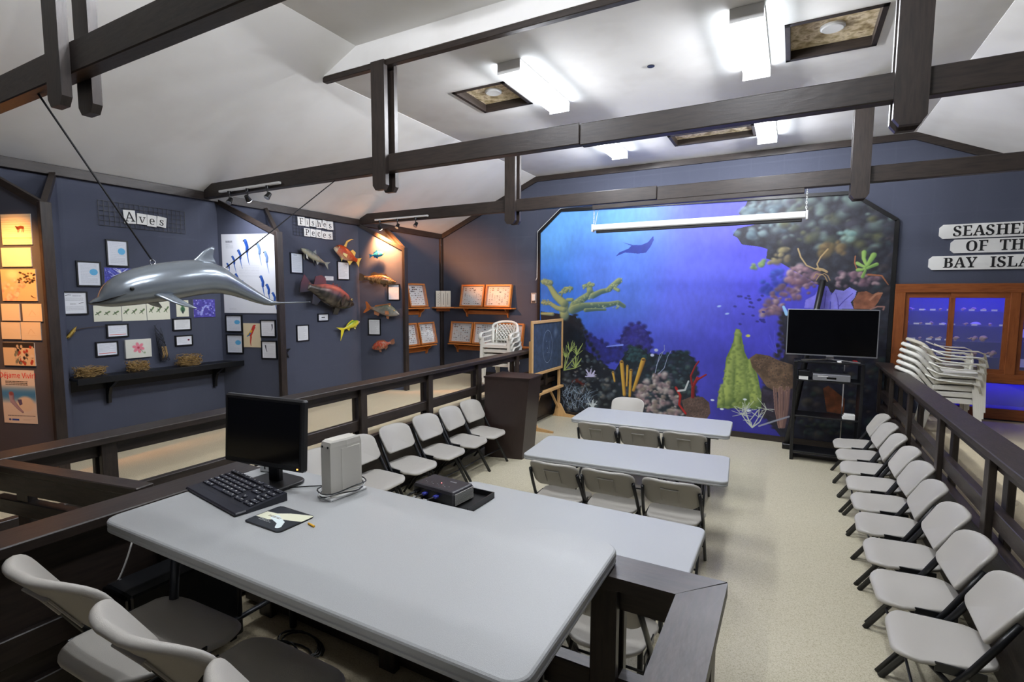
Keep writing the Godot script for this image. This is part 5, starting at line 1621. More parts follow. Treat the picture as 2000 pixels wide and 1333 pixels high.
	p = Pic.new(160, 100, C(222, 204, 176), 28)
	p.im.fill_rect(Rect2i(0, 0, 160, 22), C(50, 46, 44))
	for i in 60:
		p.dot(p.rg.randf_range(60, 150), p.rg.randf_range(14, 92), 8, 9, [C(206, 190, 170), C(50, 46, 50), C(176, 70, 56), C(226, 214, 196), C(120, 130, 120)][i % 5], 0.4)
	pmat("kids", p)
	p = Pic.new(190, 270, C(226, 222, 220), 29)
	for y in range(74, 170):
		var k := sin(PI * (y - 74) / 96.0)
		p.im.fill_rect(Rect2i(0, y, 190, 1), C(226, 222, 220).lerp(C(70, 140, 206), k))
	p.dot(130, 170, 56, 44, C(226, 216, 204), 0.3)
	p.stroke([Vector2(52, 124), Vector2(54, 156), Vector2(84, 190), Vector2(112, 214)], 17, 6, C(176, 160, 184), 0.4, C(110, 92, 130))
	p.dot(52, 120, 17, 13, C(146, 84, 92), 0.5)
	p.poly(PackedVector2Array([Vector2(84, 150), Vector2(108, 148), Vector2(112, 172), Vector2(96, 180)]), C(96, 88, 130))
	p.lines(24, 56, 150, 76, 8, C(30, 30, 34), 4)
	p.lines(24, 230, 180, 234, 8, C(30, 40, 70), 3)
	p.dot(34, 252, 8, 6, C(70, 80, 150), 0.3)
	p.im.fill_rect(Rect2i(46, 248, 40, 9), C(40, 80, 190))
	p.lines(110, 248, 176, 260, 6, C(170, 166, 170))
	pmat("manatee", p)
	mat("cream", C(222, 214, 198), 0.7)
	p = Pic.new(120, 90, C(222, 212, 194), 30)
	p.stroke([Vector2(40, 60), Vector2(60, 34), Vector2(82, 58)], 1.2, 1.2, C(200, 176, 146))
	p.lines(26, 66, 96, 70, 6, C(204, 182, 152))
	pmat("cream2", p)
	# chalk marks on the slate
	mat("chalk", C(44, 56, 74), 0.85)
	p = Pic.new(400, 277, C(46, 60, 82), 31)
	var nz := noise(0.02, 4, 5)
	for j in 277:
		for i in 400:
			var v: float = 1.0 + 0.25 * nz.get_noise_2d(i, j)
			p.im.set_pixel(i, j, Color(0.19 * v, 0.25 * v, 0.34 * v))
	var cyan := Color(0.62, 0.68, 0.74, 0.45)
	var oval := []
	for k in 30:
		var a := TAU * k / 29.0
		oval.append(Vector2(196 + cos(a) * 66, 140 + sin(a) * 96))
	p.stroke(oval, 1.6, 1.6, cyan)
	p.dot(312, 66, 40, 34, Color(0.62, 0.68, 0.76, 0.4), 0.9)
	p.stroke([Vector2(216, 110), Vector2(222, 150), Vector2(212, 176)], 1.5, 1.5, cyan)
	for q in [[180, 108], [196, 150], [192, 176], [216, 178]]:
		p.dot(q[0], q[1], 4, 4, Color(0.75, 0.8, 0.84, 0.7), 0.5)
	pmat("chalk_print", p, 0.85)

func hang(pl: String, r: Array, n: String, m: Material, label: String, cat: String, kind: String) -> Node3D:
	var t := thing(n, label, cat)
	t.transform = sheet_at(pl, r[0], r[1])
	var w: float = r[2]
	var h: float = r[3]
	var th: float = {"f": 0.016, "b": 0.008, "c": 0.03, "p": 0.003}[kind]
	if kind == "f":
		for s in [-1, 1]:
			part(t, "frame_side", span(s * (w / 2 - 0.007) - 0.007, s * (w / 2 - 0.007) + 0.007, -h / 2, h / 2, 0, th + 0.004), M.black_frame)
			part(t, "frame_rail", span(-w / 2 + 0.014, w / 2 - 0.014, s * (h / 2 - 0.007) - 0.007, s * (h / 2 - 0.007) + 0.007, 0, th + 0.004), M.black_frame)
		part(t, "backing", span(-w / 2 + 0.01, w / 2 - 0.01, -h / 2 + 0.01, h / 2 - 0.01, 0.002, th - 0.004), M.paper)
		if M.has("page_a"):
			part(t, "page", quad_uv(w - 0.028, h - 0.028), m, Vector3(0, 0, th - 0.0035))
	else:
		part(t, "board", span(-w / 2, w / 2, -h / 2, h / 2, 0.001, th), M.paper)
		part(t, "print", quad_uv(w, h), m, Vector3(0, 0, th + 0.0006))
	return t

func sign_card(parent: Node3D, r: Array, s: String, tilt: float) -> void:
	var c := MeshInstance3D.new()
	c.name = "letter_card"
	c.mesh = span(-r[2] / 2, r[2] / 2, -r[3] / 2, r[3] / 2, 0.0, 0.006).mesh()
	c.material_override = M.paper
	parent.add_child(c, true)
	c.position = Vector3(r[0], r[1], 0.012)
	c.rotation.z = tilt
	text(c, s, minf(r[2] * 1.25, r[3] * 1.0), M.ink, Vector3(0, 0, 0.0065), true, false, 0.002)

func wire_grid(parent: Node3D, w: float, h: float, nx: int, ny: int) -> void:
	for i in nx + 1:
		part(parent, "wire", span(-w / 2 + w * i / nx - 0.002, -w / 2 + w * i / nx + 0.002, -h / 2, h / 2, 0.004, 0.008), M.wire)
	for i in ny + 1:
		part(parent, "wire", span(-w / 2, w / 2, -h / 2 + h * i / ny - 0.002, -h / 2 + h * i / ny + 0.002, 0.0, 0.004), M.wire)

func nest(label: String, at: Vector3, r: Vector3, n: int, sd: int) -> void:
	var rg := RandomNumberGenerator.new()
	rg.seed = sd
	var t := thing("bird_nest", label, "nest", at)
	var mb := MB.new()
	for i in 2 * n:
		var a := rg.randf() * TAU
		var rr := rg.randf_range(0.55, 1.0)
		var y := r.y * rg.randf_range(0.06, 0.9) * (0.4 + 0.6 * rr)
		var line := []
		var da := rg.randf_range(0.3, 1.0)
		var out := rg.randf_range(-0.15, 0.35)
		for k in 4:
			var q := a + da * (k / 3.0 - 0.5)
			var e := rr * (1.0 + out * (k / 3.0 if i % 2 else 1.0 - k / 3.0) * 0.6)
			line.append(Vector3(cos(q) * r.x * e, maxf(0.004, y + rg.randf_range(-0.012, 0.012)), sin(q) * r.z * e))
		mb.tube(line, 0.0026, 3)
	part(t, "straw", mb, M.straw)

func display_left() -> void:
	var rows := [
		["WL", 2.973, 2.703, 0.213, 0.289, "framed_page", "page_blue", "framed page with a blue disc, hung directly under the Aves sign", "frame", "f"],
		["WL", 2.7, 2.469, 0.22, 0.265, "framed_page", "page_blue", "framed page with a blue disc, hung lower and nearer the orange-lit partition", "frame", "f"],
		["WL", 2.979, 2.454, 0.281, 0.179, "picture", "sea_print", "blue and white sea picture half hidden by the dolphin head", "picture", "b"],
		["WL", 2.557, 2.164, 0.23, 0.242, "framed_page", "page_two", "framed page in two paragraphs beside the dolphin snout", "frame", "f"],
		["WL", 2.847, 2.05, 0.258, 0.171, "bird_card", "egg_card", "cream card of small green birds under the dolphin snout", "card", "b"],
		["WL", 3.106, 2.06, 0.248, 0.201, "bird_card", "egg_card2", "cream card of small green birds between two like cards", "card", "b"],
		["WL", 3.361, 2.072, 0.25, 0.221, "bird_card", "egg_card3", "cream card of small green birds behind the dolphin flipper", "card", "b"],
		["WL", 3.633, 2.087, 0.144, 0.199, "picture", "green_print", "small picture of a green bird beside the blue bird picture", "picture", "b"],
		["WL", 3.9, 2.085, 0.272, 0.225, "picture", "blue_bird", "small violet picture of a white bird under the dolphin", "picture", "b"],
		["WL", 2.929, 1.858, 0.213, 0.15, "framed_page", "page_red", "small framed page with a red rule, the higher of two beside the flower", "frame", "f"],
		["WL", 2.819, 1.666, 0.212, 0.162, "framed_page", "page_red", "small framed page with a red rule just above the shelf", "frame", "f"],
		["WL", 3.616, 1.895, 0.218, 0.149, "framed_page", "page_a", "small framed page directly under the green bird picture", "frame", "f"],
		["WL", 3.63, 1.697, 0.208, 0.131, "framed_page", "page_bug", "small framed page with a dark red dot above the nests", "frame", "f"],
		["WL", 3.119, 1.645, 0.263, 0.209, "canvas", "flower_print", "white canvas painted with a pink flower above the shelf", "canvas", "c"],
		["WL", 5.307, 2.729, 0.222, 0.306, "framed_page", "page_blue2", "framed page beside the grey bony fish", "frame", "f"],
		["WL", 6.216, 2.657, 0.259, 0.301, "framed_page", "page_a", "framed page under the red hogfish", "frame", "f"],
		["WL", 5.918, 2.523, 0.175, 0.065, "name_card", "page_a", "tiny white card above the large grouper", "card", "b"],
		["WL", 5.774, 1.904, 0.213, 0.121, "framed_page", "page_title", "small framed name plate under the large grouper", "frame", "f"],
		["WL", 5.375, 1.681, 0.224, 0.249, "framed_page", "page_a", "framed page low on the fish wall, left of the yellow snapper", "frame", "f"],
		["WL", 5.009, 1.74, 0.103, 0.253, "framed_page", "page_a", "framed page half behind the post of the parrot partition", "frame", "f"],
		["WL", 5.026, 2.908, 0.042, 0.285, "framed_page", "page_a", "framed page showing only an edge beside the post, high up", "frame", "f"],
		["W1", 0.425, 2.524, 0.74, 1.005, "parrot_poster", "parrots", "large white poster of blue macaws in two arcs", "poster", "b"],
		["W1", 0.186, 1.886, 0.237, 0.222, "framed_page", "page_blue", "framed page with a blue disc directly under the parrot poster", "frame", "f"],
		["W1", 0.188, 1.619, 0.239, 0.25, "framed_page", "page_blue", "framed page with a blue disc, lowest beside the red macaw picture", "frame", "f"],
		["W1", 0.434, 1.735, 0.243, 0.311, "picture", "macaw", "cream picture of a red macaw below the parrot poster", "picture", "b"],
		["W1", 0.667, 1.827, 0.215, 0.223, "framed_page", "page_bird", "framed page with a small dark bird under the poster corner", "frame", "f"],
		["W1", 0.672, 1.551, 0.219, 0.238, "framed_page", "page_bird2", "framed page with a small dark bird, lowest beside the post", "frame", "f"],
		["W2", 0.632, 2.31, 0.217, 0.275, "framed_page", "page_blue2", "framed page in warm light beside the partition post", "frame", "f"],
		["W2", 0.268, 1.717, 0.227, 0.28, "framed_page", "page_a", "framed page between the grey hogfish and the red fish", "frame", "f"],
		["W0", 0.548, 2.82, 0.309, 0.264, "photograph", "horse", "orange-lit photograph of a horse on a plain", "photograph", "b"],
		["W0", 0.525, 2.579, 0.31, 0.165, "caption_card", "cream", "long blank cream card under the horse photograph", "card", "b"],
		["W0", 0.529, 2.335, 0.366, 0.279, "photograph", "flowers", "orange-lit photograph of pale flowers and dark leaves", "photograph", "b"],
		["W0", 0.417, 2.093, 0.19, 0.15, "caption_card", "cream", "small cream card, upper one nearer the wall root", "card", "b"],
		["W0", 0.646, 2.092, 0.204, 0.154, "caption_card", "cream2", "small cream card, upper one beside the partition post", "card", "b"],
		["W0", 0.406, 1.928, 0.202, 0.151, "caption_card", "cream", "small cream card, lower one nearer the wall root", "card", "b"],
		["W0", 0.62, 1.927, 0.205, 0.159, "caption_card", "cream2", "small cream card, lower one beside the partition post", "card", "b"],
		["W0", 0.473, 1.718, 0.333, 0.208, "photograph", "kids", "photograph of a crowd on pale sand above the red-lettered poster", "photograph", "b"],
		["W0", 0.43, 1.328, 0.359, 0.489, "poster", "manatee", "white and blue poster with red lettering at the top", "poster", "p"]
	]
	for r in rows:
		hang(r[0], r.slice(1, 5), r[5], M[r[6]], r[7], r[8], r[9])
	var t := get_node("poster")
	text(t, "Déjame Vivir!", 0.066, M.red_ink, Vector3(0, 0.195, 0.004), false, false, 0.001)
	# signs on wire grids
	t = thing("grid_sign", "black wire grid sign with letter cards reading Aves", "sign")
	t.transform = sheet_at("WL", 3.262, 3.123, 0.01)
	wire_grid(t, 0.89, 0.26, 18, 5)
	var A := [[[3.107, 3.112, 0.117, 0.146], "A", 0.06], [[3.23, 3.103, 0.1, 0.12], "v", -0.03], [[3.333, 3.096, 0.098, 0.128], "e", -0.05], [[3.438, 3.097, 0.101, 0.118], "s", -0.12]]
	for a in A:
		sign_card(t, [a[0][0] - 3.262, a[0][1] - 3.123, a[0][2], a[0][3]], a[1], a[2])
	t = thing("grid_sign", "black wire grid sign with letter cards reading Fishes and Peces", "sign")
	t.transform = sheet_at("WL", 5.657, 3.29, 0.01)
	wire_grid(t, 0.80, 0.30, 15, 6)
	var B := [[[5.401, 3.354, 0.129, 0.128], "F", 0.05], [[5.507, 3.348, 0.066, 0.122], "i", 0], [[5.612, 3.357, 0.106, 0.116], "s", -0.03], [[5.729, 3.352, 0.109, 0.125], "h", 0.08], [[5.839, 3.358, 0.091, 0.127], "e", -0.15], [[5.947, 3.355, 0.125, 0.128], "s", 0.06], [[5.5, 3.202, 0.108, 0.123], "P", 0.02], [[5.611, 3.203, 0.097, 0.116], "e", -0.04], [[5.719, 3.202, 0.099, 0.126], "c", 0.03], [[5.828, 3.194, 0.101, 0.119], "e", -0.05], [[5.936, 3.197, 0.114, 0.121], "s", 0.04]]
	for a in B:
		sign_card(t, [a[0][0] - 5.657, a[0][1] - 3.29, a[0][2], a[0][3]], a[1], a[2])
	# shelf with nests
	t = thing("wall_shelf", "long black wall shelf carrying bird nests", "shelf", Vector3(-6.53, 0, -3.35))
	part(t, "board", span(0.0, 0.28, 1.375, 1.40, -0.92, 0.92, 0.003), M.black_frame)
	part(t, "front_lip", span(0.265, 0.285, 1.34, 1.405, -0.92, 0.92, 0.003), M.black_frame)
	part(t, "back_rail", span(0.0, 0.02, 1.24, 1.375, -0.92, 0.92), M.black_frame)
	for z: float in [0.55, -0.63]:
		var b := MB.new()
		b.prism(PackedVector2Array([Vector2(0.0, 1.375), Vector2(0.24, 1.375), Vector2(0.22, 1.33), Vector2(0.09, 1.25), Vector2(0.055, 1.16), Vector2(0.05, 1.08), Vector2(0.0, 1.07)]), z - 0.015, z + 0.015)
		part(t, "bracket", b, M.black_frame)
	nest("wide flat straw nest on the black shelf, nearest the orange-lit partition", Vector3(-6.38, 1.402, -2.60), Vector3(0.10, 0.12, 0.14), 150, 3)
	nest("round straw nest in the middle of the black shelf below the flower canvas", Vector3(-6.39, 1.402, -3.05), Vector3(0.09, 0.13, 0.11), 140, 4)
	nest("pale bulky straw nest on the black shelf nearest the parrot poster", Vector3(-6.39, 1.402, -3.60), Vector3(0.10, 0.15, 0.14), 160, 5)
	# twig with a curled leaf, a hanging woven nest
	t = thing("leafy_twig", "thin twig with a curled yellow leaf pinned to the wall", "twig")
	t.transform = sheet_at("WL", 2.63, 1.85, 0.012)
	var tw := MB.new()
	tw.tube([Vector3(-0.11, 0.02, 0.01), Vector3(-0.06, 0.045, 0.02), Vector3(0.05, 0.06, 0.015), Vector3(0.2, 0.065, 0.01)], [0.004, 0.004, 0.003, 0.002], 5)
	part(t, "twig", tw, M.twig)
	for k in 3:
		var lf := MB.new()
		var rings := []
		for i in 7:
			var q := i / 6.0
			var wd := 0.028 * sin(PI * clampf(q, 0.04, 0.97))
			var c := Vector3(-0.09 - 0.11 * q - 0.0 * k, 0.03 - 0.075 * q + 0.022 * k * (1 - q), 0.012 + 0.03 * sin(q * 3.0) + 0.012 * k)
			rings.append(PackedVector3Array([c + Vector3(0, wd, 0.01), c + Vector3(0, 0, 0.02), c + Vector3(0, -wd, 0.008), c + Vector3(0, 0, 0.016)]))
		lf.loft(rings)
		part(t, "leaf", lf, M.leaf if k != 1 else M.straw)
	t = thing("woven_nest", "long dark woven nest hanging beside the flower canvas", "nest")
	t.transform = sheet_at("WL", 3.34, 1.70, 0.02)
	var rg := RandomNumberGenerator.new()
	rg.seed = 9
	var nm := MB.new()
	for k in 26:
		var line := []
		var ph := rg.randf() * TAU
		var y0 := rg.randf_range(0.02, 0.22)
		for q in 9:
			var y := y0 - 0.42 * q / 8.0 * rg.randf_range(0.75, 1.0)
			y = maxf(y, -0.22)
			var wd := lerpf(0.03, 0.055, clampf((0.22 - y) / 0.4, 0, 1))
			line.append(Vector3(-0.03 + (0.22 - y) * 0.16 + cos(ph + q * 0.9) * wd, y, 0.03 + sin(ph + q * 0.9) * 0.025))
		nm.tube(line, 0.0022, 3)
	part(t, "fibres", nm, M.net)
	var nm2 := MB.new()
	for k in 12:
		var x := rg.randf_range(0.0, 0.05)
		nm2.tube([Vector3(x, -0.05, 0.05), Vector3(x + 0.01, -0.14, 0.055), Vector3(x + rg.randf_range(-0.02, 0.02), -0.21, 0.04)], 0.003, 3)
	part(t, "straw_lining", nm2, M.straw)
	# dark cut-out just visible past the post
	t = thing("starfish", "black dried starfish half hidden behind the parrot partition's post", "starfish")
	t.transform = sheet_at("WL", 5.03, 1.42, 0.01)
	var sp := PackedVector2Array()
	for k in 10:
		var a := TAU * k / 10.0 + 0.4
		sp.append(Vector2(cos(a), sin(a)) * (0.12 if k % 2 == 0 else 0.045))
	var sm := MB.new()
	sm.prism(sp, 0.0, 0.02)
	part(t, "body", sm, M.black)

func insect_case(label: String, tf: Transform3D, w: float, h: float, style: int, sd: int) -> void:
	# a glazed wooden collection drawer leaning on its shelf; origin at its lower back edge
	var t := thing("insect_case", label, "display case")
	t.transform = tf
	var g := Node3D.new()
	g.name = "case_body"
	t.add_child(g)
	g.rotation.x = -0.2
	var D := 0.075
	for s: float in [-1.0, 1.0]:
		part(g, "frame_side", span(s * (w / 2 - 0.014) - 0.014, s * (w / 2 - 0.014) + 0.014, 0, h, 0, D, 0.003), M.oaky)
	part(g, "frame_rail", span(-w / 2 + 0.028, w / 2 - 0.028, 0, 0.028, 0, D), M.oakx)
	part(g, "frame_rail", span(-w / 2 + 0.028, w / 2 - 0.028, h - 0.028, h, 0, D), M.oakx)
	part(g, "lining", span(-w / 2 + 0.02, w / 2 - 0.02, 0.02, h - 0.02, 0.004, 0.018), M.paper)
	var rg := RandomNumberGenerator.new()
	rg.seed = sd
	for dark in 2:
		var mb := MB.new()
		var nx := 8
		var ny := 9
		for i in nx:
			for k in ny:
				if (rg.randf() < 0.5) == (dark == 0):
					continue
				if rg.randf() < [0.1, 0.35, 0.5, 0.2][style]:
					continue
				var c := Vector3(-w / 2 + 0.06 + (w - 0.12) * (i + 0.5) / nx, 0.05 + (h - 0.1) * (k + 0.5) / ny, 0.026)
				var sz := rg.randf_range(0.006, 0.017) * (1.2 if k > 5 and i < 5 else 0.8)
				mb.box(c, Vector3(sz * 0.35, sz * 1.2, 0.008))
				for s: float in [-1.0, 1.0]:
					mb.box(c + Vector3(s * sz * 0.75, sz * 0.3, 0.002), Vector3(sz * 1.3, sz * 0.9, 0.002), 0.0, Basis(Vector3.BACK, s * 0.5))
		var o := part(g, "pinned_insects", mb, M.insect_dark if dark == 1 else M.insect_tan)
		o.set_meta("kind", "stuff")
	part(g, "glass", span(-w / 2 + 0.026, w / 2 - 0.026, 0.026, h - 0.026, D - 0.012, D - 0.010), M.glass)

func oak_shelf(label: String, tf: Transform3D, w: float, br: Array) -> void:
	var t := thing("oak_shelf", label, "shelf")
	t.transform = tf
	part(t, "board", span(-w / 2, w / 2, -0.025, 0.0, 0.0, 0.2, 0.003), M.oakx)
	part(t, "apron", span(br[0], br[1], -0.14, -0.06, 0.0, 0.018, 0.002), M.oakx)
	for x: float in br:
		var b := MB.new()
		b.prism(PackedVector2Array([Vector2(0.0, -0.025), Vector2(0.15, -0.025), Vector2(0.13, -0.06), Vector2(0.06, -0.11), Vector2(0.035, -0.19), Vector2(0.0, -0.20)]), -0.012, 0.012, Basis(Vector3(0, 0, 1), Vector3.UP, Vector3(-1, 0, 0)), Vector3(x, 0, 0))
		part(t, "bracket", b, M.oaky)

func display_back() -> void:
	mat("insect_dark", C(44, 32, 26), 0.8)
	mat("insect_tan", C(150, 112, 78), 0.8)
	oak_shelf("upper oak shelf on the end wall, with two insect cases", sheet_at("BW", -5.42, 2.02), 1.34, [-0.46, 0.5])
	oak_shelf("lower oak shelf on the end wall, partly behind the white chairs", sheet_at("BW", -5.30, 1.275), 1.9, [-0.82, 0.8])
	oak_shelf("upper oak shelf on the gallery wall in warm light", sheet_at("WL", 7.92, 2.02), 0.72, [-0.25, 0.25])
	oak_shelf("lower oak shelf on the gallery wall in warm light", sheet_at("WL", 8.0, 1.275), 1.0, [-0.38, 0.38])
	insect_case("open oak insect case on the upper end-wall shelf, nearer the corner", sheet_at("BW", -5.70, 2.022, 0.10), 0.55, 0.45, 2, 1)
	insect_case("oak case of dark butterflies on the upper end-wall shelf, nearer the mural", sheet_at("BW", -5.10, 2.022, 0.10), 0.58, 0.45, 0, 2)
	insect_case("oak insect case on the lower end-wall shelf, nearest the corner", sheet_at("BW", -5.97, 1.277, 0.10), 0.54, 0.44, 1, 3)
	insect_case("oak insect case on the lower end-wall shelf, middle of three", sheet_at("BW", -5.40, 1.277, 0.10), 0.55, 0.44, 1, 4)
	insect_case("oak insect case on the lower end-wall shelf, behind the white chairs", sheet_at("BW", -4.82, 1.277, 0.10), 0.56, 0.44, 2, 5)
	insect_case("orange-lit insect case alone on the upper gallery-wall shelf", sheet_at("WL", 8.0, 2.022, 0.10), 0.54, 0.46, 3, 6)
	insect_case("orange-lit insect case half behind the partition post on the lower shelf", sheet_at("WL", 7.74, 1.277, 0.10), 0.52, 0.44, 0, 7)
	insect_case("orange-lit insect case on the lower shelf, nearer the room corner", sheet_at("WL", 8.30, 1.277, 0.10), 0.52, 0.44, 3, 8)
	var t := thing("corner_shelf", "small brown corner shelf where the two fabric walls meet", "shelf", Vector3(-6.53, 0, -8.95))
	var b := MB.new()
	b.prism(PackedVector2Array([Vector2(0, 0), Vector2(0.36, 0), Vector2(0.36, 0.08), Vector2(0.08, 0.36), Vector2(0, 0.36)]), -2.02, -1.995, Basis(Vector3.RIGHT, Vector3(0, 0, 1), Vector3(0, -1, 0)))
	part(t, "board", b, M.oakx)
	b = MB.new()
	b.prism(PackedVector2Array([Vector2(0, 0), Vector2(0.2, 0), Vector2(0.0, 0.2)]), -1.995, -1.93, Basis(Vector3.RIGHT, Vector3(0, 0, 1), Vector3(0, -1, 0)))
	part(t, "bracket", b, M.oakx)
	t = thing("folder", "cream open folder of mounted specimens on the corner shelf", "folder", Vector3(-6.39, 2.022, -8.81), PI / 4)
	for k in 3:
		part(t, "page", span(-0.16 + 0.105 * k, -0.06 + 0.105 * k, 0, 0.33, -0.01 - 0.012 * (k % 2), 0.012, 0.003), M.cream)
	var mk := MB.new()
	for k in 10:
		mk.box(Vector3(-0.11 + 0.02 * (k % 2), 0.04 + 0.027 * k, 0.0135), Vector3(0.012, 0.008, 0.002))
	for k in 2:
		mk.box(Vector3(0.0 + 0.09 * k, 0.16, 0.0135), Vector3(0.006, 0.24, 0.002))
	part(t, "specimens", mk, M.insect_dark)
	t = thing("thermostat", "white wall thermostat box beside the mural", "thermostat")
	t.transform = sheet_at("BW", -4.366, 2.215)
	part(t, "plate", span(-0.06, 0.06, -0.1, 0.1, 0, 0.012, 0.003), M.silver)
	part(t, "dial_cover", span(-0.035, 0.035, -0.05, 0.07, 0.012, 0.035, 0.005), M.white)
	part(t, "slot", span(-0.035, 0.035, -0.085, -0.065, 0.012, 0.016), M.ink)

func shell_cabinet() -> void:
	# three white boards with fat black lettering
	var sg := [[1.69, 3.33, 3.131, 0.185, "SEASHELLS", 1.83, 0.0], [1.82, 3.15, 2.932, 0.18, "OF  THE", 1.97, 0.34], [1.60, 3.36, 2.717, 0.185, "BAY  ISLANDS", 1.75, 0.48]]
	for s in sg:
		var w: float = s[1] - s[0]
		var t := thing("sign_board", "white board with clipped corners lettered %s" % s[4].replace("  ", " "), "sign")
		t.transform = sheet_at("BW", (s[0] + s[1]) / 2, s[2])
		var h: float = s[3] / 2
		var p := MB.new()
		p.prism(PackedVector2Array([Vector2(-w / 2, -h + 0.04), Vector2(-w / 2 + 0.04, -h), Vector2(w / 2 - 0.04, -h), Vector2(w / 2, -h + 0.04), Vector2(w / 2, h - 0.04), Vector2(w / 2 - 0.04, h), Vector2(-w / 2 + 0.04, h), Vector2(-w / 2, h - 0.04)]), 0.0, 0.02)
		part(t, "board", p, M.paper)
		var x0: float = s[5] - (s[0] + s[1]) / 2
		for wd in s[4].split("  "):
			var tm := text(t, wd, 0.19, M.ink, Vector3(x0, 0.0, 0.021), true, true, 0.003)
			(tm.mesh as TextMesh).horizontal_alignment = HORIZONTAL_ALIGNMENT_LEFT
			tm.scale = Vector3(0.88, 1, 1)
			x0 += s[6]
	var t := thing("shell_cabinet", "brown wooden glazed cabinet of seashells lit violet inside", "cabinet", Vector3(0, 0, -8.95))
	part(t, "back_panel", span(1.30, 3.40, 1.22, 2.40, -0.42, -0.40), M.cabinet_lining)
	part(t, "floor_board", span(1.30, 3.40, 1.20, 1.22, -0.42, 0.0), M.cabinet_lining)
	part(t, "ceiling_board", span(1.30, 3.40, 2.40, 2.42, -0.42, 0.0), M.cabinet_lining)
	for x: float in [1.285, 3.40]:
		part(t, "side_board", span(x, x + 0.015, 1.2, 2.42, -0.42, 0.0), M.cabinet_lining)
	part(t, "top_rail", span(1.25, 3.45, 2.32, 2.44, 0.0, 0.05, 0.003), M.cabinetx)
	part(t, "bottom_rail", span(1.25, 3.45, 1.14, 1.26, 0.0, 0.05, 0.003), M.cabinetx)
	part(t, "stile", span(1.25, 1.37, 1.26, 2.32, 0.0, 0.05, 0.003), M.cabinety)
	part(t, "stile", span(2.46, 2.56, 1.26, 2.32, 0.0, 0.05, 0.003), M.cabinety)
	part(t, "stile", span(3.38, 3.45, 1.26, 2.32, 0.0, 0.05, 0.003), M.cabinety)
	for d in [[1.37, 1.90, 0.0], [1.86, 2.46, 0.018], [2.56, 3.0, 0.0], [2.96, 3.38, 0.018]]:
		var x0: float = d[0]
		var x1: float = d[1]
		var z: float = 0.006 + d[2]
		var dr := MeshInstance3D.new()
		dr.name = "sliding_door"
		dr.mesh = span(x0, x1, 2.25, 2.32, z, z + 0.016).mesh()
		dr.material_override = M.cabinetx
		t.add_child(dr, true)
		part(dr, "door_rail", span(x0, x1, 1.26, 1.32, z, z + 0.016), M.cabinetx)
		part(dr, "door_stile", span(x0, x0 + 0.05, 1.32, 2.25, z, z + 0.016), M.cabinety)
		part(dr, "door_stile", span(x1 - 0.05, x1, 1.32, 2.25, z, z + 0.016), M.cabinety)
		part(dr, "pane", span(x0 + 0.05, x1 - 0.05, 1.32, 2.25, z + 0.006, z + 0.009), M.glass)
	var ys := [2.083, 1.888, 1.678, 1.476]
	for y: float in ys:
		part(t, "glass_shelf", span(1.31, 3.39, y - 0.012, y - 0.006, -0.38, -0.03), M.glass)
	part(t, "base_board", span(1.75, 3.45, 0.66, 0.80, 0.0, 0.03, 0.003), M.cabinetx)
	part(t, "lower_back", span(1.75, 3.40, 0.78, 1.13, -0.42, -0.40), M.cabinet_lining)
	part(t, "lower_floor", span(1.75, 3.40, 0.765, 0.78, -0.42, 0.0), M.cabinet_lining)
	part(t, "lower_ceiling", span(1.75, 3.40, 1.13, 1.145, -0.42, -0.15), M.cabinet_lining)
	part(t, "lower_pane", span(1.75, 3.40, 0.80, 1.13, -0.01, -0.006), M.glass)
	var tubes := [[1.33, 3.37, 2.375, -0.05, 1.1], [1.80, 3.35, 1.122, -0.22, 0.4]]
	for q in tubes:
		var tb := MB.new()
		tb.cyl(Vector3(q[0], q[2], q[3]), Vector3(q[1], q[2], q[3]), 0.012, -1.0, 10)
		part(t, "violet_lamp_tube", tb, M.violet_glow)
		var a := AreaLight3D.new()
		a.name = "violet_light"
		a.area_size = Vector2(q[1] - q[0], 0.03)
		a.light_energy = q[4]
		a.light_color = C(52, 24, 255)
		a.shadow_enabled = true
		a.position = Vector3((q[0] + q[1]) / 2, q[2] - 0.02, q[3] - 0.01)
		a.rotation_degrees = Vector3(-50, 0, 0)
		t.add_child(a)
	# shells and their little white cards
	mat("shell_white", C(236, 232, 224), 0.45)
	mat("shell_tan", C(206, 170, 128), 0.45)
	mat("shell_pink", C(224, 184, 164), 0.45)
	var rg := RandomNumberGenerator.new()
	rg.seed = 5
	var spots := [[1.50, 0], [1.62, 0], [1.80, 0], [2.03, 0], [2.15, 0], [2.26, 0], [1.45, 1], [1.58, 1], [1.73, 1], [1.84, 1], [2.07, 1], [2.20, 1], [2.35, 1], [1.42, 2], [1.60, 2], [1.70, 2], [1.80, 2], [1.98, 2], [2.17, 2], [2.28, 2], [1.55, 3], [1.72, 3], [1.86, 3], [2.05, 3], [2.22, 3], [2.36, 3], [2.64, 0], [2.78, 1], [2.70, 2], [2.90, 2]]
	var onames := ["top", "second", "third", "bottom"]
	var cnt := [0, 0, 0, 0]
	var nth := ["first", "second", "third", "fourth", "fifth", "sixth", "seventh", "eighth", "ninth"]
	for s in spots:
		var big: bool = s[0] in [1.98, 2.17, 2.28, 2.20, 2.36]
		var r := rg.randf_range(0.02, 0.032) * (1.7 if big else 1.0)
		var y: float = ys[s[1]] - 0.006
		var sp: Node3D
		var kind := rg.randi() % 3
		var lab := "%s shell from the cabinet's mural end, on its %s shelf" % [nth[cnt[s[1]]], onames[s[1]]]
		cnt[s[1]] += 1
		sp = thing("seashell", ["pale ", "tan ", "pinkish "][kind] + lab, "seashell", Vector3(s[0], y, -9.08 - rg.randf_range(0.0, 0.1)), rg.randf() * 3.0, "seashells in the violet cabinet")
		var mm: Material = [M.shell_white, M.shell_tan, M.shell_pink][kind]
		var mb := MB.new()
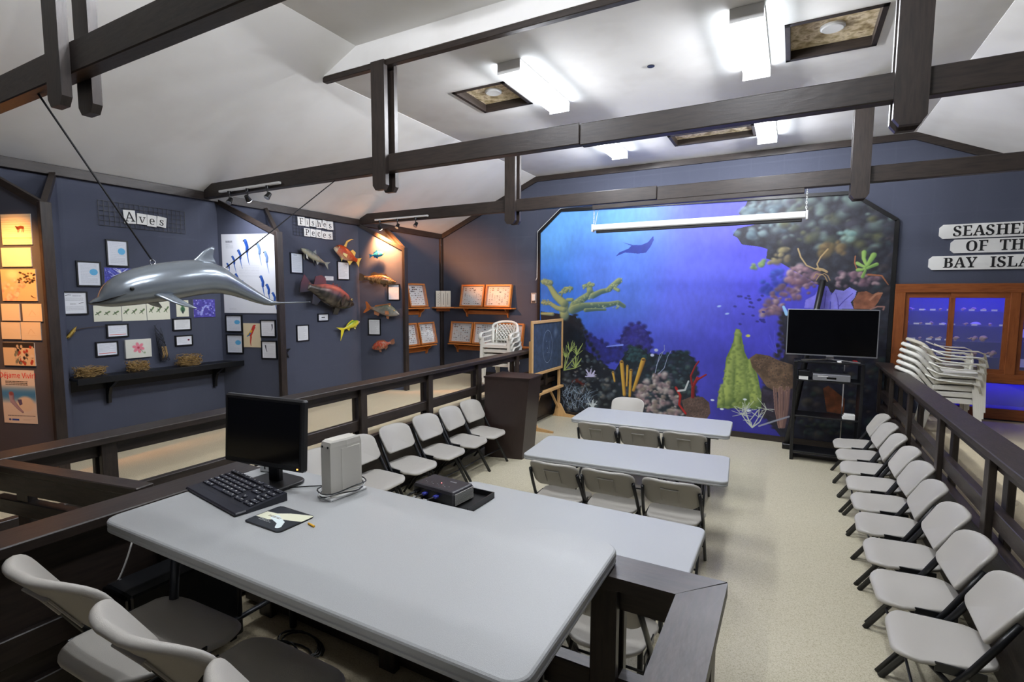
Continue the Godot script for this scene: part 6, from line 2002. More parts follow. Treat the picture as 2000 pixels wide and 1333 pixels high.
		if kind == 0:
			# ribbed scallop half
			var rings := []
			for i in 6:
				var q := (i + 0.25) / 6.0
				var ring := PackedVector3Array()
				for k in 20:
					var a := TAU * k / 20.0
					var rr := r * 1.25 * sin(q * PI / 2) * (1.0 + 0.07 * cos(a * 10.0))
					ring.append(Vector3(cos(a) * rr, r * 0.85 * cos(q * PI / 2), sin(a) * rr * 0.85))
				rings.append(ring)
			mb.loft(rings)
			part(sp, "valve", mb, mm)
		else:
			# whorled snail
			var line := []
			var rad := []
			for k in 34:
				var q := k / 33.0
				var a := q * TAU * 2.6
				var e := r * 0.62 * pow(1.0 - q, 1.2)
				line.append(Vector3(-r + q * r * 2.3, r * 0.62 + sin(a) * e * 0.7, cos(a) * e * 0.7))
				rad.append(maxf(0.0015, r * 0.6 * pow(1.0 - q, 1.1)))
			mb.tube(line, rad, 8)
			part(sp, "whorls", mb, mm)
		if not big:
			var cd := solo("label_card", span(s[0] + 0.045, s[0] + 0.105, y, y + 0.022, -9.0, -8.997), M.paper, "small white card beside the %s" % lab, "card", "cards in the violet cabinet")
	for k in 2:
		var c2 := MB.new()
		c2.box(Vector3(2.66, [1.79, 1.40][k], -9.1), Vector3(0.16, 0.12, 0.004), 0.0, Basis(Vector3.RIGHT, -0.5))
		solo("information_card", c2, M.paper, "large white card propped on the %s shelf behind the second cabinet door" % ["upper", "lower"][k], "card")

func fin(pts: Array, th: float, xf: Transform3D, colf: Callable) -> MB:
	var mb := MB.new(colf)
	mb.xf = xf
	var p := PackedVector2Array()
	for i in range(0, pts.size(), 2):
		p.append(Vector2(pts[i], pts[i + 1]))
	mb.prism(p, -th, th)
	return mb

func make_fish(label: String, n: String, pl: String, hd: Vector2, tl: Vector2, off: float, prof: Array, fins: Dictionary, colf: Callable, finc: Color, eye_at := Vector2(0.09, 0.02), eye_r := 0.012, mouth := 0.03) -> void:
	var t := thing(n, label, "mounted fish")
	var pf := sheet_at(pl, 0, 0, off)
	var a := pf * Vector3(hd.x, hd.y, 0)
	var b := pf * Vector3(tl.x, tl.y, 0)
	var L := a.distance_to(b)
	var x := (b - a) / L
	var z := pf.basis.z
	var y := z.cross(x)
	if y.y < 0:
		z = -z
		y = -y
	t.transform = Transform3D(Basis(x, y, z), a)
	var sc := Transform3D(Basis().scaled(Vector3(L, L, L)), Vector3.ZERO)
	var lin := func(v: Vector3) -> Color: return colf.call(v).srgb_to_linear()
	var mb := MB.new(lin)
	mb.xf = sc
	var rings := []
	var N := 30
	for i in N + 1:
		var q := pow(i / float(N), 1.15)
		var k := 0
		while k < prof.size() - 2 and prof[k + 1][0] < q:
			k += 1
		var f: float = clampf((q - prof[k][0]) / (prof[k + 1][0] - prof[k][0]), 0, 1)
		var p0: Array = prof[maxi(k - 1, 0)]
		var p1: Array = prof[k]
		var p2: Array = prof[k + 1]
		var p3: Array = prof[mini(k + 2, prof.size() - 1)]
		var tp := cubic_interpolate(p1[1], p2[1], p0[1], p3[1], f)
		var bt := cubic_interpolate(p1[2], p2[2], p0[2], p3[2], f)
		var th := maxf(0.004, cubic_interpolate(p1[3], p2[3], p0[3], p3[3], f))
		var ring := PackedVector3Array()
		for m in 18:
			var an := TAU * m / 18.0
			var cy := sin(an)
			ring.append(Vector3(q, (tp + bt) / 2 + (tp - bt) / 2 * signf(cy) * pow(absf(cy), 0.85), cos(an) * th))
		rings.append(ring)
	mb.loft(rings)
	part(t, "body", mb, M.fish_paint)
	var fl := func(v: Vector3) -> Color: return finc.srgb_to_linear().lerp(lin.call(v), 0.25)
	for key in fins:
		var fp: Array = fins[key]
		if key.begins_with("pectoral") or key.begins_with("pelvic"):
			for s: float in [-1.0, 1.0]:
				var base: float = prof[3][3] * 0.8
				var bs := Basis(Vector3.UP, -s * 0.35) if key.begins_with("pectoral") else Basis(Vector3.RIGHT, s * 0.25)
				part(t, "pectoral_fin" if key.begins_with("pectoral") else "pelvic_fin", fin(fp.slice(2), 0.006, sc * Transform3D(bs, Vector3(fp[0], fp[1], s * base * (1.0 if key.begins_with("pectoral") else 0.3))), fl), M.fish_paint)
		else:
			part(t, key, fin(fp, 0.007, sc, fl), M.fish_paint)
	for s: float in [-1.0, 1.0]:
		var eb := MB.new()
		eb.ball(Vector3(0, 0, 0), Vector3(eye_r, eye_r, eye_r * 0.6) * L, 12, 7)
		var th0: float = lerpf(prof[1][3], prof[2][3], 0.4)
		var e := part(t, "eye", eb, M.fish_eye, Vector3(eye_at.x, eye_at.y, s * th0) * L)
		var pb := MB.new()
		pb.ball(Vector3.ZERO, Vector3(eye_r * 0.55, eye_r * 0.55, eye_r * 0.3) * L, 10, 6)
		part(e, "pupil", pb, M.black_gloss, Vector3(0, 0, s * eye_r * 0.42 * L))
	if mouth > 0.0:
		var mo := MB.new()
		for s: float in [-1.0, 1.0]:
			mo.box(Vector3(mouth * 0.5, prof[0][2] + 0.006, s * prof[0][3] * 1.1) * L, Vector3(mouth, 0.01, 0.012) * L, 0.0, Basis(Vector3.BACK, -0.25))
		part(t, "mouth", mo, M.black)

func fishes() -> void:
	var fm := mat("fish_paint", Color.WHITE, 0.25)
	fm.vertex_color_use_as_albedo = true
	mat("fish_eye", C(216, 190, 110), 0.15)
	var nz := noise(9.0, 3, 12)
	var nf := noise(26.0, 2, 13)
	var deep := [[0.0, 0.0, -0.03, 0.02], [0.06, 0.06, -0.09, 0.05], [0.16, 0.15, -0.14, 0.085], [0.36, 0.21, -0.20, 0.11], [0.6, 0.19, -0.18, 0.095], [0.82, 0.09, -0.09, 0.05], [0.94, 0.05, -0.055, 0.025], [1.0, 0.055, -0.06, 0.012]]
	make_fish("long grey bony fish with a forked tail, highest on the fish wall", "bony_fish", "WL", Vector2(5.335, 2.942), Vector2(5.79, 2.75), 0.08, [[0.0, 0.02, -0.02, 0.02], [0.08, 0.06, -0.06, 0.04], [0.2, 0.10, -0.09, 0.06], [0.42, 0.11, -0.12, 0.07], [0.65, 0.085, -0.10, 0.055], [0.85, 0.04, -0.05, 0.03], [0.95, 0.03, -0.03, 0.015], [1.0, 0.03, -0.03, 0.01]],
		{"tail_fin": [0.97, 0.03, 1.16, 0.13, 1.08, 0.0, 1.16, -0.14, 0.97, -0.03], "dorsal_fin": [0.42, 0.09, 0.5, 0.22, 0.56, 0.12, 0.56, 0.08], "anal_fin": [0.62, -0.09, 0.72, -0.19, 0.76, -0.07], "pectoral": [0.2, -0.06, 0.0, 0.0, 0.1, -0.16, 0.03, -0.14, -0.02, -0.02], "pelvic": [0.48, -0.1, 0.0, 0.0, 0.09, -0.08, 0.05, 0.0]},
		func(v: Vector3) -> Color: return C(178, 172, 146).lerp(C(88, 96, 96), clampf(v.y * 9.0 + 0.4 + nz.get_noise_3dv(v) * 0.5, 0, 1)), C(150, 150, 134))
	make_fish("reddish hogfish with a long curved dorsal spine", "hogfish", "WL", Vector2(5.949, 2.999), Vector2(6.44, 2.83), 0.10, [[0.0, 0.03, -0.03, 0.02], [0.08, 0.13, -0.08, 0.05], [0.2, 0.20, -0.13, 0.08], [0.42, 0.22, -0.19, 0.10], [0.65, 0.17, -0.15, 0.08], [0.85, 0.09, -0.08, 0.045], [0.95, 0.065, -0.06, 0.02], [1.0, 0.07, -0.065, 0.012]],
		{"tail_fin": [0.97, 0.06, 1.15, 0.16, 1.10, 0.0, 1.13, -0.17, 0.97, -0.06], "dorsal_fin": [0.34, 0.20, 0.40, 0.42, 0.56, 0.56, 0.66, 0.58, 0.56, 0.52, 0.45, 0.38, 0.44, 0.20], "second_dorsal_fin": [0.62, 0.16, 0.72, 0.26, 0.86, 0.22, 0.86, 0.08], "anal_fin": [0.6, -0.15, 0.74, -0.26, 0.82, -0.09], "pectoral": [0.30, -0.02, 0.0, 0.0, 0.16, 0.0, 0.14, -0.12, 0.02, -0.06], "pelvic": [0.32, -0.15, 0.0, 0.0, 0.08, -0.12, 0.08, -0.02]},
		func(v: Vector3) -> Color: return C(222, 184, 150).lerp(C(168, 60, 28), clampf(v.y * 5.0 + 0.75 + v.x * 0.4 + nz.get_noise_3dv(v) * 0.3, 0, 1)) if v.x > 0.12 else C(206, 190, 160).lerp(C(96, 46, 26), clampf(v.y * 8.0 + 0.2, 0, 1)), C(214, 190, 90), Vector2(0.14, 0.09), 0.024, 0.11)
	make_fish("large striped grouper with a pink back and dark tail", "grouper", "WL", Vector2(6.279, 2.113), Vector2(5.38, 2.385), 0.15, [[0.0, 0.02, -0.04, 0.025], [0.08, 0.07, -0.10, 0.06], [0.2, 0.13, -0.15, 0.10], [0.42, 0.18, -0.19, 0.13], [0.66, 0.155, -0.155, 0.11], [0.84, 0.085, -0.09, 0.06], [0.95, 0.06, -0.065, 0.03], [1.0, 0.065, -0.07, 0.015]],
		{"tail_fin": [0.95, 0.06, 1.12, 0.16, 1.15, 0.0, 1.13, -0.14, 0.95, -0.065], "dorsal_fin": [0.32, 0.16, 0.36, 0.21, 0.40, 0.18, 0.44, 0.22, 0.48, 0.18, 0.52, 0.215, 0.56, 0.16], "soft_dorsal_fin": [0.66, 0.14, 0.70, 0.24, 0.80, 0.26, 0.90, 0.20, 0.90, 0.06], "anal_fin": [0.70, -0.13, 0.76, -0.24, 0.86, -0.24, 0.88, -0.08], "pectoral": [0.30, -0.02, 0.0, 0.06, 0.05, 0.08, 0.12, -0.06, 0.06, -0.12, 0.0, -0.05], "pelvic": [0.30, -0.16, 0.0, 0.0, 0.0, -0.12, 0.10, -0.14, 0.10, 0.0]},
		func(v: Vector3) -> Color:
			var st := 0.5 + 0.5 * sin(v.y * 150.0 + nz.get_noise_3dv(v) * 4.0)
			var body := C(44, 40, 36).lerp(C(120, 108, 92), st * clampf(1.1 - v.x * 0.4, 0, 1) * 0.7)
			return body.lerp(C(206, 104, 92), clampf((v.y - 0.03) * 14.0 + nf.get_noise_3dv(v) * 0.4, 0, 1)), C(60, 58, 54), Vector2(0.12, 0.045), 0.018, 0.1)
	make_fish("bright yellow snapper with a long forked tail", "yellow_snapper", "WL", Vector2(6.489, 1.814), Vector2(6.13, 1.70), 0.07, [[0.0, 0.0, -0.04, 0.02], [0.08, 0.07, -0.08, 0.05], [0.2, 0.13, -0.12, 0.075], [0.42, 0.16, -0.14, 0.085], [0.65, 0.11, -0.10, 0.065], [0.85, 0.055, -0.055, 0.03], [0.95, 0.04, -0.04, 0.016], [1.0, 0.045, -0.045, 0.01]],
		{"tail_fin": [0.96, 0.045, 1.18, 0.14, 1.36, 0.22, 1.14, 0.0, 1.26, -0.30, 1.32, -0.42, 1.12, -0.22, 0.96, -0.045], "dorsal_fin": [0.28, 0.13, 0.36, 0.21, 0.60, 0.18, 0.78, 0.10, 0.78, 0.06], "anal_fin": [0.62, -0.09, 0.72, -0.19, 0.8, -0.06], "pectoral": [0.28, -0.04, 0.0, 0.0, 0.14, -0.03, 0.1, -0.1, 0.0, -0.05], "pelvic": [0.3, -0.11, 0.0, 0.0, 0.04, -0.14, 0.10, -0.1, 0.08, 0.0]},
		func(v: Vector3) -> Color: return (C(226, 206, 190) if v.x < 0.12 else C(216, 204, 66)).lerp(C(108, 152, 48), clampf(v.y * 8.0 - 0.1 + nz.get_noise_3dv(v) * 0.5, 0, 1)).lerp(C(226, 208, 56), clampf(v.x * 2.0 - 1.1, 0, 1)), C(232, 212, 60), Vector2(0.11, 0.04), 0.018)
	make_fish("small blue parrotfish with a yellow snout", "blue_parrotfish", "W2", Vector2(0.495, 2.955), Vector2(0.27, 2.92), 0.07, deep,
		{"tail_fin": [0.95, 0.05, 1.2, 0.17, 1.16, 0.0, 1.2, -0.17, 0.95, -0.05], "dorsal_fin": [0.24, 0.17, 0.32, 0.30, 0.44, 0.22, 0.56, 0.36, 0.66, 0.24, 0.80, 0.22, 0.84, 0.08], "anal_fin": [0.5, -0.18, 0.58, -0.32, 0.7, -0.2, 0.84, -0.18, 0.84, -0.07], "pectoral": [0.3, 0.0, 0.0, 0.03, 0.18, 0.05, 0.16, -0.08, 0.0, -0.04]},
		func(v: Vector3) -> Color: return C(30, 96, 160).lerp(C(60, 176, 176), clampf(0.5 + nz.get_noise_3dv(v) * 1.2, 0, 1)).lerp(C(226, 190, 60), clampf(0.9 - v.x * 6.0, 0, 1)), C(20, 44, 110), Vector2(0.12, 0.04), 0.024)
	make_fish("mottled brown grouper with an open jaw", "mottled_grouper", "W2", Vector2(0.71, 2.479), Vector2(0.14, 2.555), 0.10, [[0.0, 0.01, -0.03, 0.02], [0.08, 0.045, -0.07, 0.045], [0.2, 0.10, -0.11, 0.07], [0.42, 0.145, -0.13, 0.09], [0.65, 0.12, -0.11, 0.075], [0.84, 0.06, -0.065, 0.045], [0.95, 0.05, -0.05, 0.02], [1.0, 0.055, -0.055, 0.012]],
		{"tail_fin": [0.95, 0.055, 1.1, 0.10, 1.16, 0.11, 1.15, -0.11, 1.08, -0.11, 0.95, -0.055], "dorsal_fin": [0.26, 0.11, 0.32, 0.19, 0.40, 0.165, 0.48, 0.20, 0.56, 0.17, 0.70, 0.20, 0.80, 0.14, 0.80, 0.06], "anal_fin": [0.66, -0.1, 0.72, -0.17, 0.82, -0.14, 0.82, -0.06], "pectoral": [0.26, -0.04, 0.0, 0.05, 0.16, 0.04, 0.17, -0.06, 0.02, -0.06], "pelvic": [0.28, -0.1, 0.0, 0.0, 0.02, -0.09, 0.1, -0.08, 0.09, 0.0], "lower_jaw": [-0.05, -0.06, 0.0, -0.045, 0.1, -0.05, 0.1, -0.085, 0.0, -0.075]},
		func(v: Vector3) -> Color: return C(86, 58, 36).lerp(C(184, 144, 92), clampf(0.5 + nz.get_noise_3dv(v * 1.6) * 1.6 + v.y * 1.2, 0, 1)), C(70, 58, 44), Vector2(0.13, 0.03), 0.018, 0.1)
	make_fish("grey high-backed fish with an orange tail", "grey_snapper", "W2", Vector2(0.765, 1.961), Vector2(0.22, 2.05), 0.10, [[0.0, -0.02, -0.06, 0.02], [0.08, 0.05, -0.10, 0.05], [0.2, 0.14, -0.14, 0.085], [0.36, 0.20, -0.16, 0.10], [0.62, 0.12, -0.12, 0.075], [0.84, 0.05, -0.065, 0.04], [0.95, 0.035, -0.045, 0.02], [1.0, 0.04, -0.05, 0.012]],
		{"tail_fin": [0.95, 0.04, 1.10, 0.17, 1.14, 0.16, 1.08, -0.02, 1.17, -0.19, 1.12, -0.19, 0.95, -0.05], "dorsal_fin": [0.28, 0.16, 0.34, 0.25, 0.46, 0.20, 0.60, 0.16, 0.80, 0.11, 0.84, 0.04], "anal_fin": [0.62, -0.11, 0.66, -0.2, 0.80, -0.18, 0.82, -0.06], "pectoral": [0.28, -0.03, 0.0, 0.04, 0.14, 0.03, 0.12, -0.08, 0.0, -0.06], "pelvic": [0.3, -0.13, 0.0, 0.0, 0.02, -0.12, 0.09, -0.1, 0.09, 0.0]},
		func(v: Vector3) -> Color: return C(156, 148, 138).lerp(C(78, 92, 82), clampf(v.y * 5.0 + 0.4 + nz.get_noise_3dv(v) * 0.5, 0, 1)).lerp(C(196, 96, 48), clampf(v.x * 4.0 - 3.2, 0, 1)), C(178, 104, 52), Vector2(0.15, 0.05), 0.02)
	make_fish("mottled red fish, lowest on the fish partition", "red_fish", "W2", Vector2(0.244, 1.362), Vector2(0.59, 1.46), 0.08, deep,
		{"tail_fin": [0.95, 0.055, 1.10, 0.12, 1.22, 0.14, 1.2, -0.08, 1.1, -0.12, 0.95, -0.06], "dorsal_fin": [0.26, 0.18, 0.36, 0.27, 0.56, 0.25, 0.74, 0.20, 0.82, 0.08], "anal_fin": [0.6, -0.17, 0.68, -0.26, 0.8, -0.18, 0.82, -0.08], "pectoral": [0.3, -0.03, 0.0, 0.03, 0.16, 0.03, 0.14, -0.09, 0.0, -0.05], "pelvic": [0.34, -0.18, 0.0, 0.0, 0.0, -0.12, 0.1, -0.13, 0.1, 0.0]},
		func(v: Vector3) -> Color: return C(164, 130, 110).lerp(C(178, 62, 40), clampf(0.5 + nz.get_noise_3dv(v * 1.3) * 1.4 + v.y * 1.5, 0, 1)), C(130, 92, 70), Vector2(0.11, 0.03), 0.02)

func dolphin() -> void:
	mat("dolphin_paint", C(138, 146, 154), 0.24, 0.55)
	var t := thing("dolphin_model", "life-size silver-grey dolphin model hung from the trusses on cords", "dolphin model", Vector3(-4.12, 2.35, -2.35), 0.0)
	# [z, back, belly, half width] in the room, then taken relative to the model's middle
	var pr := [[-1.695, 2.200, 2.192, 0.008], [-1.70, 2.207, 2.187, 0.016], [-1.726, 2.226, 2.181, 0.026], [-1.751, 2.240, 2.178, 0.034], [-1.768, 2.275, 2.175, 0.055], [-1.79, 2.318, 2.172, 0.078], [-1.82, 2.352, 2.170, 0.094], [-1.873, 2.392, 2.172, 0.113], [-1.964, 2.438, 2.180, 0.134], [-2.107, 2.480, 2.195, 0.150], [-2.258, 2.510, 2.220, 0.152], [-2.385, 2.527, 2.245, 0.143], [-2.50, 2.521, 2.262, 0.128], [-2.60, 2.492, 2.265, 0.110], [-2.70, 2.432, 2.250, 0.088], [-2.80, 2.368, 2.222, 0.066], [-2.893, 2.312, 2.193, 0.050], [-3.00, 2.246, 2.166, 0.036], [-3.07, 2.210, 2.158, 0.030], [-3.13, 2.195, 2.168, 0.022], [-3.16, 2.190, 2.174, 0.010]]
	var rings := []
	for q in pr:
		var ring := PackedVector3Array()
		for m in 26:
			var a := TAU * m / 26.0
			ring.append(Vector3(cos(a) * q[3], (q[1] + q[2]) / 2 + sin(a) * (q[1] - q[2]) / 2 - 2.35, q[0] + 2.35))
		rings.append(ring)
	var mb := MB.new()
	mb.loft(rings)
	# fins are swept leaf sections that flare into the body
	var fin_loft := func(pts: Array, nrm: Vector3) -> void:
		# pts: [centre, half chord vector, thickness]
		var rs := []
		for p in pts:
			var ring := PackedVector3Array()
			for m in 14:
				var a := TAU * m / 14.0
				ring.append(p[0] + p[1] * cos(a) + nrm * sin(a) * p[2] * (0.6 + 0.4 * cos(a)))
			rs.append(ring)
		mb.loft(rs)
	fin_loft.call([[Vector3(0, 0.13, -0.12), Vector3(0, 0.0, 0.13), 0.03], [Vector3(0, 0.172, -0.125), Vector3(0, -0.006, 0.095), 0.017], [Vector3(0, 0.205, -0.14), Vector3(0, -0.004, 0.068), 0.013], [Vector3(0, 0.24, -0.163), Vector3(0, 0.004, 0.047), 0.01], [Vector3(0, 0.27, -0.19), Vector3(0, 0.006, 0.026), 0.007], [Vector3(0, 0.289, -0.21), Vector3(0, 0.003, 0.008), 0.003]], Vector3.RIGHT)
	for s: float in [-1.0, 1.0]:
		var nrm := Vector3(s * 0.55, 0.8, 0).normalized()
		fin_loft.call([[Vector3(s * 0.10, -0.085, 0.255), Vector3(0, 0, 0.075), 0.03], [Vector3(s * 0.145, -0.115, 0.225), Vector3(0, 0, 0.062), 0.016], [Vector3(s * 0.185, -0.15, 0.18), Vector3(0, 0, 0.05), 0.012], [Vector3(s * 0.215, -0.178, 0.13), Vector3(0, 0, 0.034), 0.008], [Vector3(s * 0.232, -0.195, 0.09), Vector3(0, 0, 0.012), 0.004]], nrm)
		fin_loft.call([[Vector3(s * 0.005, -0.166, -0.76), Vector3(0, 0, 0.10), 0.014], [Vector3(s * 0.06, -0.166, -0.79), Vector3(0, 0, 0.088), 0.012], [Vector3(s * 0.13, -0.163, -0.845), Vector3(0, 0, 0.066), 0.010], [Vector3(s * 0.19, -0.16, -0.90), Vector3(0, 0, 0.042), 0.007], [Vector3(s * 0.235, -0.157, -0.945), Vector3(0, 0, 0.012), 0.003]], Vector3.UP)
	part(t, "body", mb, M.dolphin_paint)
	for s: float in [-1.0, 1.0]:
		var mo := MB.new()
		mo.tube([Vector3(s * 0.012, -0.153, 0.648), Vector3(s * 0.028, -0.149, 0.62), Vector3(s * 0.040, -0.142, 0.595), Vector3(s * 0.078, -0.125, 0.565), Vector3(s * 0.104, -0.108, 0.525), Vector3(s * 0.118, -0.09, 0.485)], [0.004, 0.005, 0.005, 0.005, 0.004, 0.002], 6)
		part(t, "mouth_line", mo, M.black)
		var eb := MB.new()
		eb.ball(Vector3.ZERO, Vector3(0.008, 0.013, 0.015), 12, 8)
		part(t, "eye", eb, M.black_gloss, Vector3(s * 0.121, -0.055, 0.45))
	for z: float in [0.25, -0.31]:
		var ey := MB.new()
		var loop := []
		for k in 12:
			loop.append(Vector3(0, (0.14 if z > 0 else 0.117) + 0.018 * sin(TAU * k / 12.0), z + 0.018 * cos(TAU * k / 12.0)))
		ey.tube(loop, 0.004, 6, 1.0, true)
		part(t, "eye_bolt", ey, M.chrome)
	# the two cords
	var c1 := MB.new()
	c1.tube([Vector3(-4.02, 3.45, -1.47), Vector3(-4.12, 2.50, -2.10)], 0.006, 6)
	solo("hanging_cord", c1, M.rope, "black cord from the front truss to the dolphin's back", "cord")
	var c2 := MB.new()
	c2.tube([Vector3(-4.26, 3.45, -3.98), Vector3(-4.12, 2.48, -2.66)], 0.005, 6)
	solo("hanging_cord", c2, M.rope, "thin cord from the second truss to behind the dolphin's dorsal fin", "cord")

func soft_line(p: Array, n: int) -> Array:
	var o := []
	for i in p.size() - 1:
		for k in n:
			o.append(p[i].cubic_interpolate(p[i + 1], p[maxi(i - 1, 0)], p[mini(i + 2, p.size() - 1)], float(k) / n))
	o.append(p[-1])
	return o

func electronics() -> void:
	var ty := GAL + 0.01 + 0.74
	# monitor
	var t := thing("monitor", "black flat computer monitor on a stand, switched off", "monitor", Vector3(-2.06, ty, -1.51), 0.0)
	var base := MB.new()
	base.slab(rrect(0.24, 0.2, 0.05, 5), 0.018, 0.008, func(_x: float, _z: float) -> float: return 0.009)
	part(t, "base", base, M.black)
	part(t, "neck", span(-0.035, 0.035, 0.01, 0.2, -0.03, 0.0, 0.006), M.black)
	var hd := Node3D.new()
	hd.name = "screen_housing"
	t.add_child(hd)
	hd.position = Vector3(0.0, 0.255, 0.03)
	hd.rotation = Vector3(-0.06, 0.10, 0.0)
	part(hd, "bezel", bx(Vector3(0, 0, 0), Vector3(0.475, 0.315, 0.035), 0.008), M.black_frame)
	part(hd, "back_shell", bx(Vector3(0, 0, -0.03), Vector3(0.36, 0.22, 0.03), 0.01), M.black_frame)
	part(hd, "screen", span(-0.217, 0.217, -0.132, 0.138, 0.0175, 0.0185), M.screen_off)
	part(hd, "power_led", span(0.205, 0.212, -0.146, -0.14, 0.0175, 0.0195), M.amber_led)
	# keyboard
	t = thing("keyboard", "black computer keyboard at the corner of the table", "keyboard", Vector3(-2.085, ty, -1.365), -0.16)
	var kb := MB.new()
	kb.prism(PackedVector2Array([Vector2(0.085, 0.0), Vector2(0.085, 0.014), Vector2(-0.085, 0.034), Vector2(-0.085, 0.0)]), -0.235, 0.235, Basis(Vector3(0, 0, 1), Vector3.UP, Vector3(-1, 0, 0)))
	part(t, "case", kb, M.keyboard)
	part(t, "palm_rest", bx(Vector3(0, 0.008, 0.105), Vector3(0.47, 0.014, 0.05), 0.005), M.keyboard)
	var keys := MB.new()
	var legends := MB.new()
	for r in 6:
		for c in 22:
			if c == 14 or c == 18 or (r == 3 and c in [15, 16, 17]) or (r == 5 and c > 3 and c < 9) or (r == 4 and c in [15, 17]):
				continue
			var x := -0.216 + c * 0.0202
			var z := -0.064 + r * 0.0235 + (0.0 if r else -0.006)
			var y := 0.036 - (z + 0.085) * 0.117
			keys.box(Vector3(x, y, z), Vector3(0.017, 0.009, 0.019), 0.0025)
			if (r + c) % 2 == 0:
				legends.box(Vector3(x - 0.003, y + 0.0046, z - 0.003), Vector3(0.005, 0.0006, 0.006))
	keys.box(Vector3(-0.085, 0.0165, 0.0535), Vector3(0.1, 0.009, 0.019), 0.0025)
	part(t, "keys", keys, M.key).set_meta("kind", "stuff")
	part(t, "key_legends", legends, M.white).set_meta("kind", "stuff")
	var cr := MB.new()
	cr.tube([Vector3(-1.95, ty + 0.006, -1.50), Vector3(-1.88, ty + 0.006, -1.56), Vector3(-1.80, ty + 0.006, -1.62)], 0.003, 5)
	solo("keyboard_cable", cr, M.black, "thin black cable running behind the keyboard", "cable")
	# mouse mat
	var p := Pic.new(160, 130, C(24, 30, 38), 40)
	p.stroke([Vector2(0, 70), Vector2(50, 66), Vector2(90, 44), Vector2(160, 22)], 22, 26, C(226, 226, 200), 0.05)
	p.stroke([Vector2(60, 66), Vector2(110, 84), Vector2(130, 110)], 14, 10, C(220, 232, 232), 0.05)
	p.lines(30, 62, 86, 68, 5, C(90, 80, 60), 3)
	p.lines(24, 92, 80, 104, 6, C(200, 206, 200), 2)
	pmat("mat_print", p, 0.7)
	t = thing("mouse_mat", "dark and cream mouse mat lying beside the keyboard", "mouse mat", Vector3(-1.71, ty, -1.275), -0.02)
	var mm := MB.new()
	mm.prism(rrect(0.21, 0.165, 0.02, 4), 0.0005, 0.003, Basis(Vector3.RIGHT, Vector3(0, 0, -1), Vector3.UP))
	part(t, "mat", mm, M.black)
	part(t, "print", quad_uv(0.20, 0.155), M.mat_print, Vector3(0, 0.0036, 0)).rotation.x = -PI / 2
	var pc := MB.new()
	pc.cyl(Vector3(-1.575, ty + 0.004, -1.297), Vector3(-1.535, ty + 0.004, -1.290), 0.0038, -1.0, 6)
	solo("pencil_stub", pc, M.pencil, "short yellow pencil stub beside the mouse mat", "pencil")
	# upright beige box with leads round its foot
	t = thing("desktop_speaker", "white upright speaker box wrapped in its own leads", "speaker", Vector3(-1.70, ty, -1.585), -0.12)
	var rings := []
	for q in [[0.0, 0.0], [0.225, 0.0], [0.245, 0.008], [0.252, 0.03]]:
		var ring := PackedVector3Array()
		for v: Vector2 in [Vector2(-0.032, 0.08), Vector2(0.032, 0.08), Vector2(0.038, 0.0), Vector2(0.032, -0.08), Vector2(-0.032, -0.08), Vector2(-0.036, 0.0)]:
			ring.append(Vector3(v.x * (1 - q[1] * 6), q[0], v.y * (1 - q[1] * 8)))
		rings.append(ring)
	var sb := MB.new()
	sb.loft(rings, true, false)
	part(t, "cabinet", sb, M.pc_beige)
	part(t, "side_panel", bx(Vector3(0.034, 0.12, -0.02), Vector3(0.008, 0.19, 0.10), 0.003), M.pc_beige)
	part(t, "foot", bx(Vector3(0, 0.006, 0), Vector3(0.095, 0.012, 0.19), 0.003), M.white)
	for k in 3:
		var w := MB.new()
		var loop := []
		for i in 24:
			var a := TAU * i / 24.0
			loop.append(Vector3(cos(a) * (0.056 + 0.004 * k), 0.02 + 0.009 * k + 0.006 * sin(a * 3 + k), sin(a) * (0.105 + 0.006 * k)))
		w.tube(loop, 0.0028, 5, 1.0, true)
		part(t, "lead", w, M.black if k != 1 else M.white)
	for x in [-0.02, 0.018]:
		part(t, "jack", bx(Vector3(x, 0.225, 0.0805), Vector3(0.008, 0.008, 0.004)), M.ink)
	var wt := thing("power_adapter", "small white box with a dark slot behind the monitor", "adapter", Vector3(-2.24, ty, -1.62), 0.2)
	part(wt, "case", bx(Vector3(0, 0.03, 0), Vector3(0.07, 0.06, 0.05), 0.005), M.white)
	part(wt, "slot", bx(Vector3(0.0, 0.03, 0.0255), Vector3(0.006, 0.03, 0.002)), M.ink)
	# tower computer and a loose tangle under the table
	t = thing("computer_tower", "black computer tower on the floor under the computer table", "computer", Vector3(-2.33, GAL, -1.22))
	part(t, "case", bx(Vector3(0, 0.22, 0), Vector3(0.20, 0.42, 0.46), 0.008), M.black_frame)
	part(t, "front_panel", bx(Vector3(0, 0.22, 0.235), Vector3(0.19, 0.41, 0.02), 0.006), M.black_gloss)
	part(t, "trim_strip", bx(Vector3(-0.085, 0.4285, 0.2), Vector3(0.012, 0.004, 0.05)), M.chrome)
	for k in 4:
		part(t, "foot", bx(Vector3(-0.08 + 0.16 * (k % 2), 0.006, -0.18 + 0.36 * (k / 2)), Vector3(0.03, 0.012, 0.03)), M.black)
	var rg := RandomNumberGenerator.new()
	rg.seed = 21
	var tg := thing("cable_tangle", "tangle of black cables on the floor under the computer table", "cables", Vector3(-2.04, GAL, -1.46))
	for k in 6:
		var line := []
		var cx := rg.randf_range(-0.12, 0.14)
		var cz := rg.randf_range(-0.06, 0.06)
		var r0 := rg.randf_range(0.05, 0.11)
		for i in 26:
			var a := i * 0.42 + k
			line.append(Vector3(cx + cos(a) * r0 * (1 + i * 0.02), 0.005 + 0.008 * k * absf(sin(a * 0.5)), cz + sin(a) * r0 * 0.7))
		var w := MB.new()
		w.tube(line, 0.004, 5)
		part(tg, "cable", w, M.black)
	var wc := MB.new()
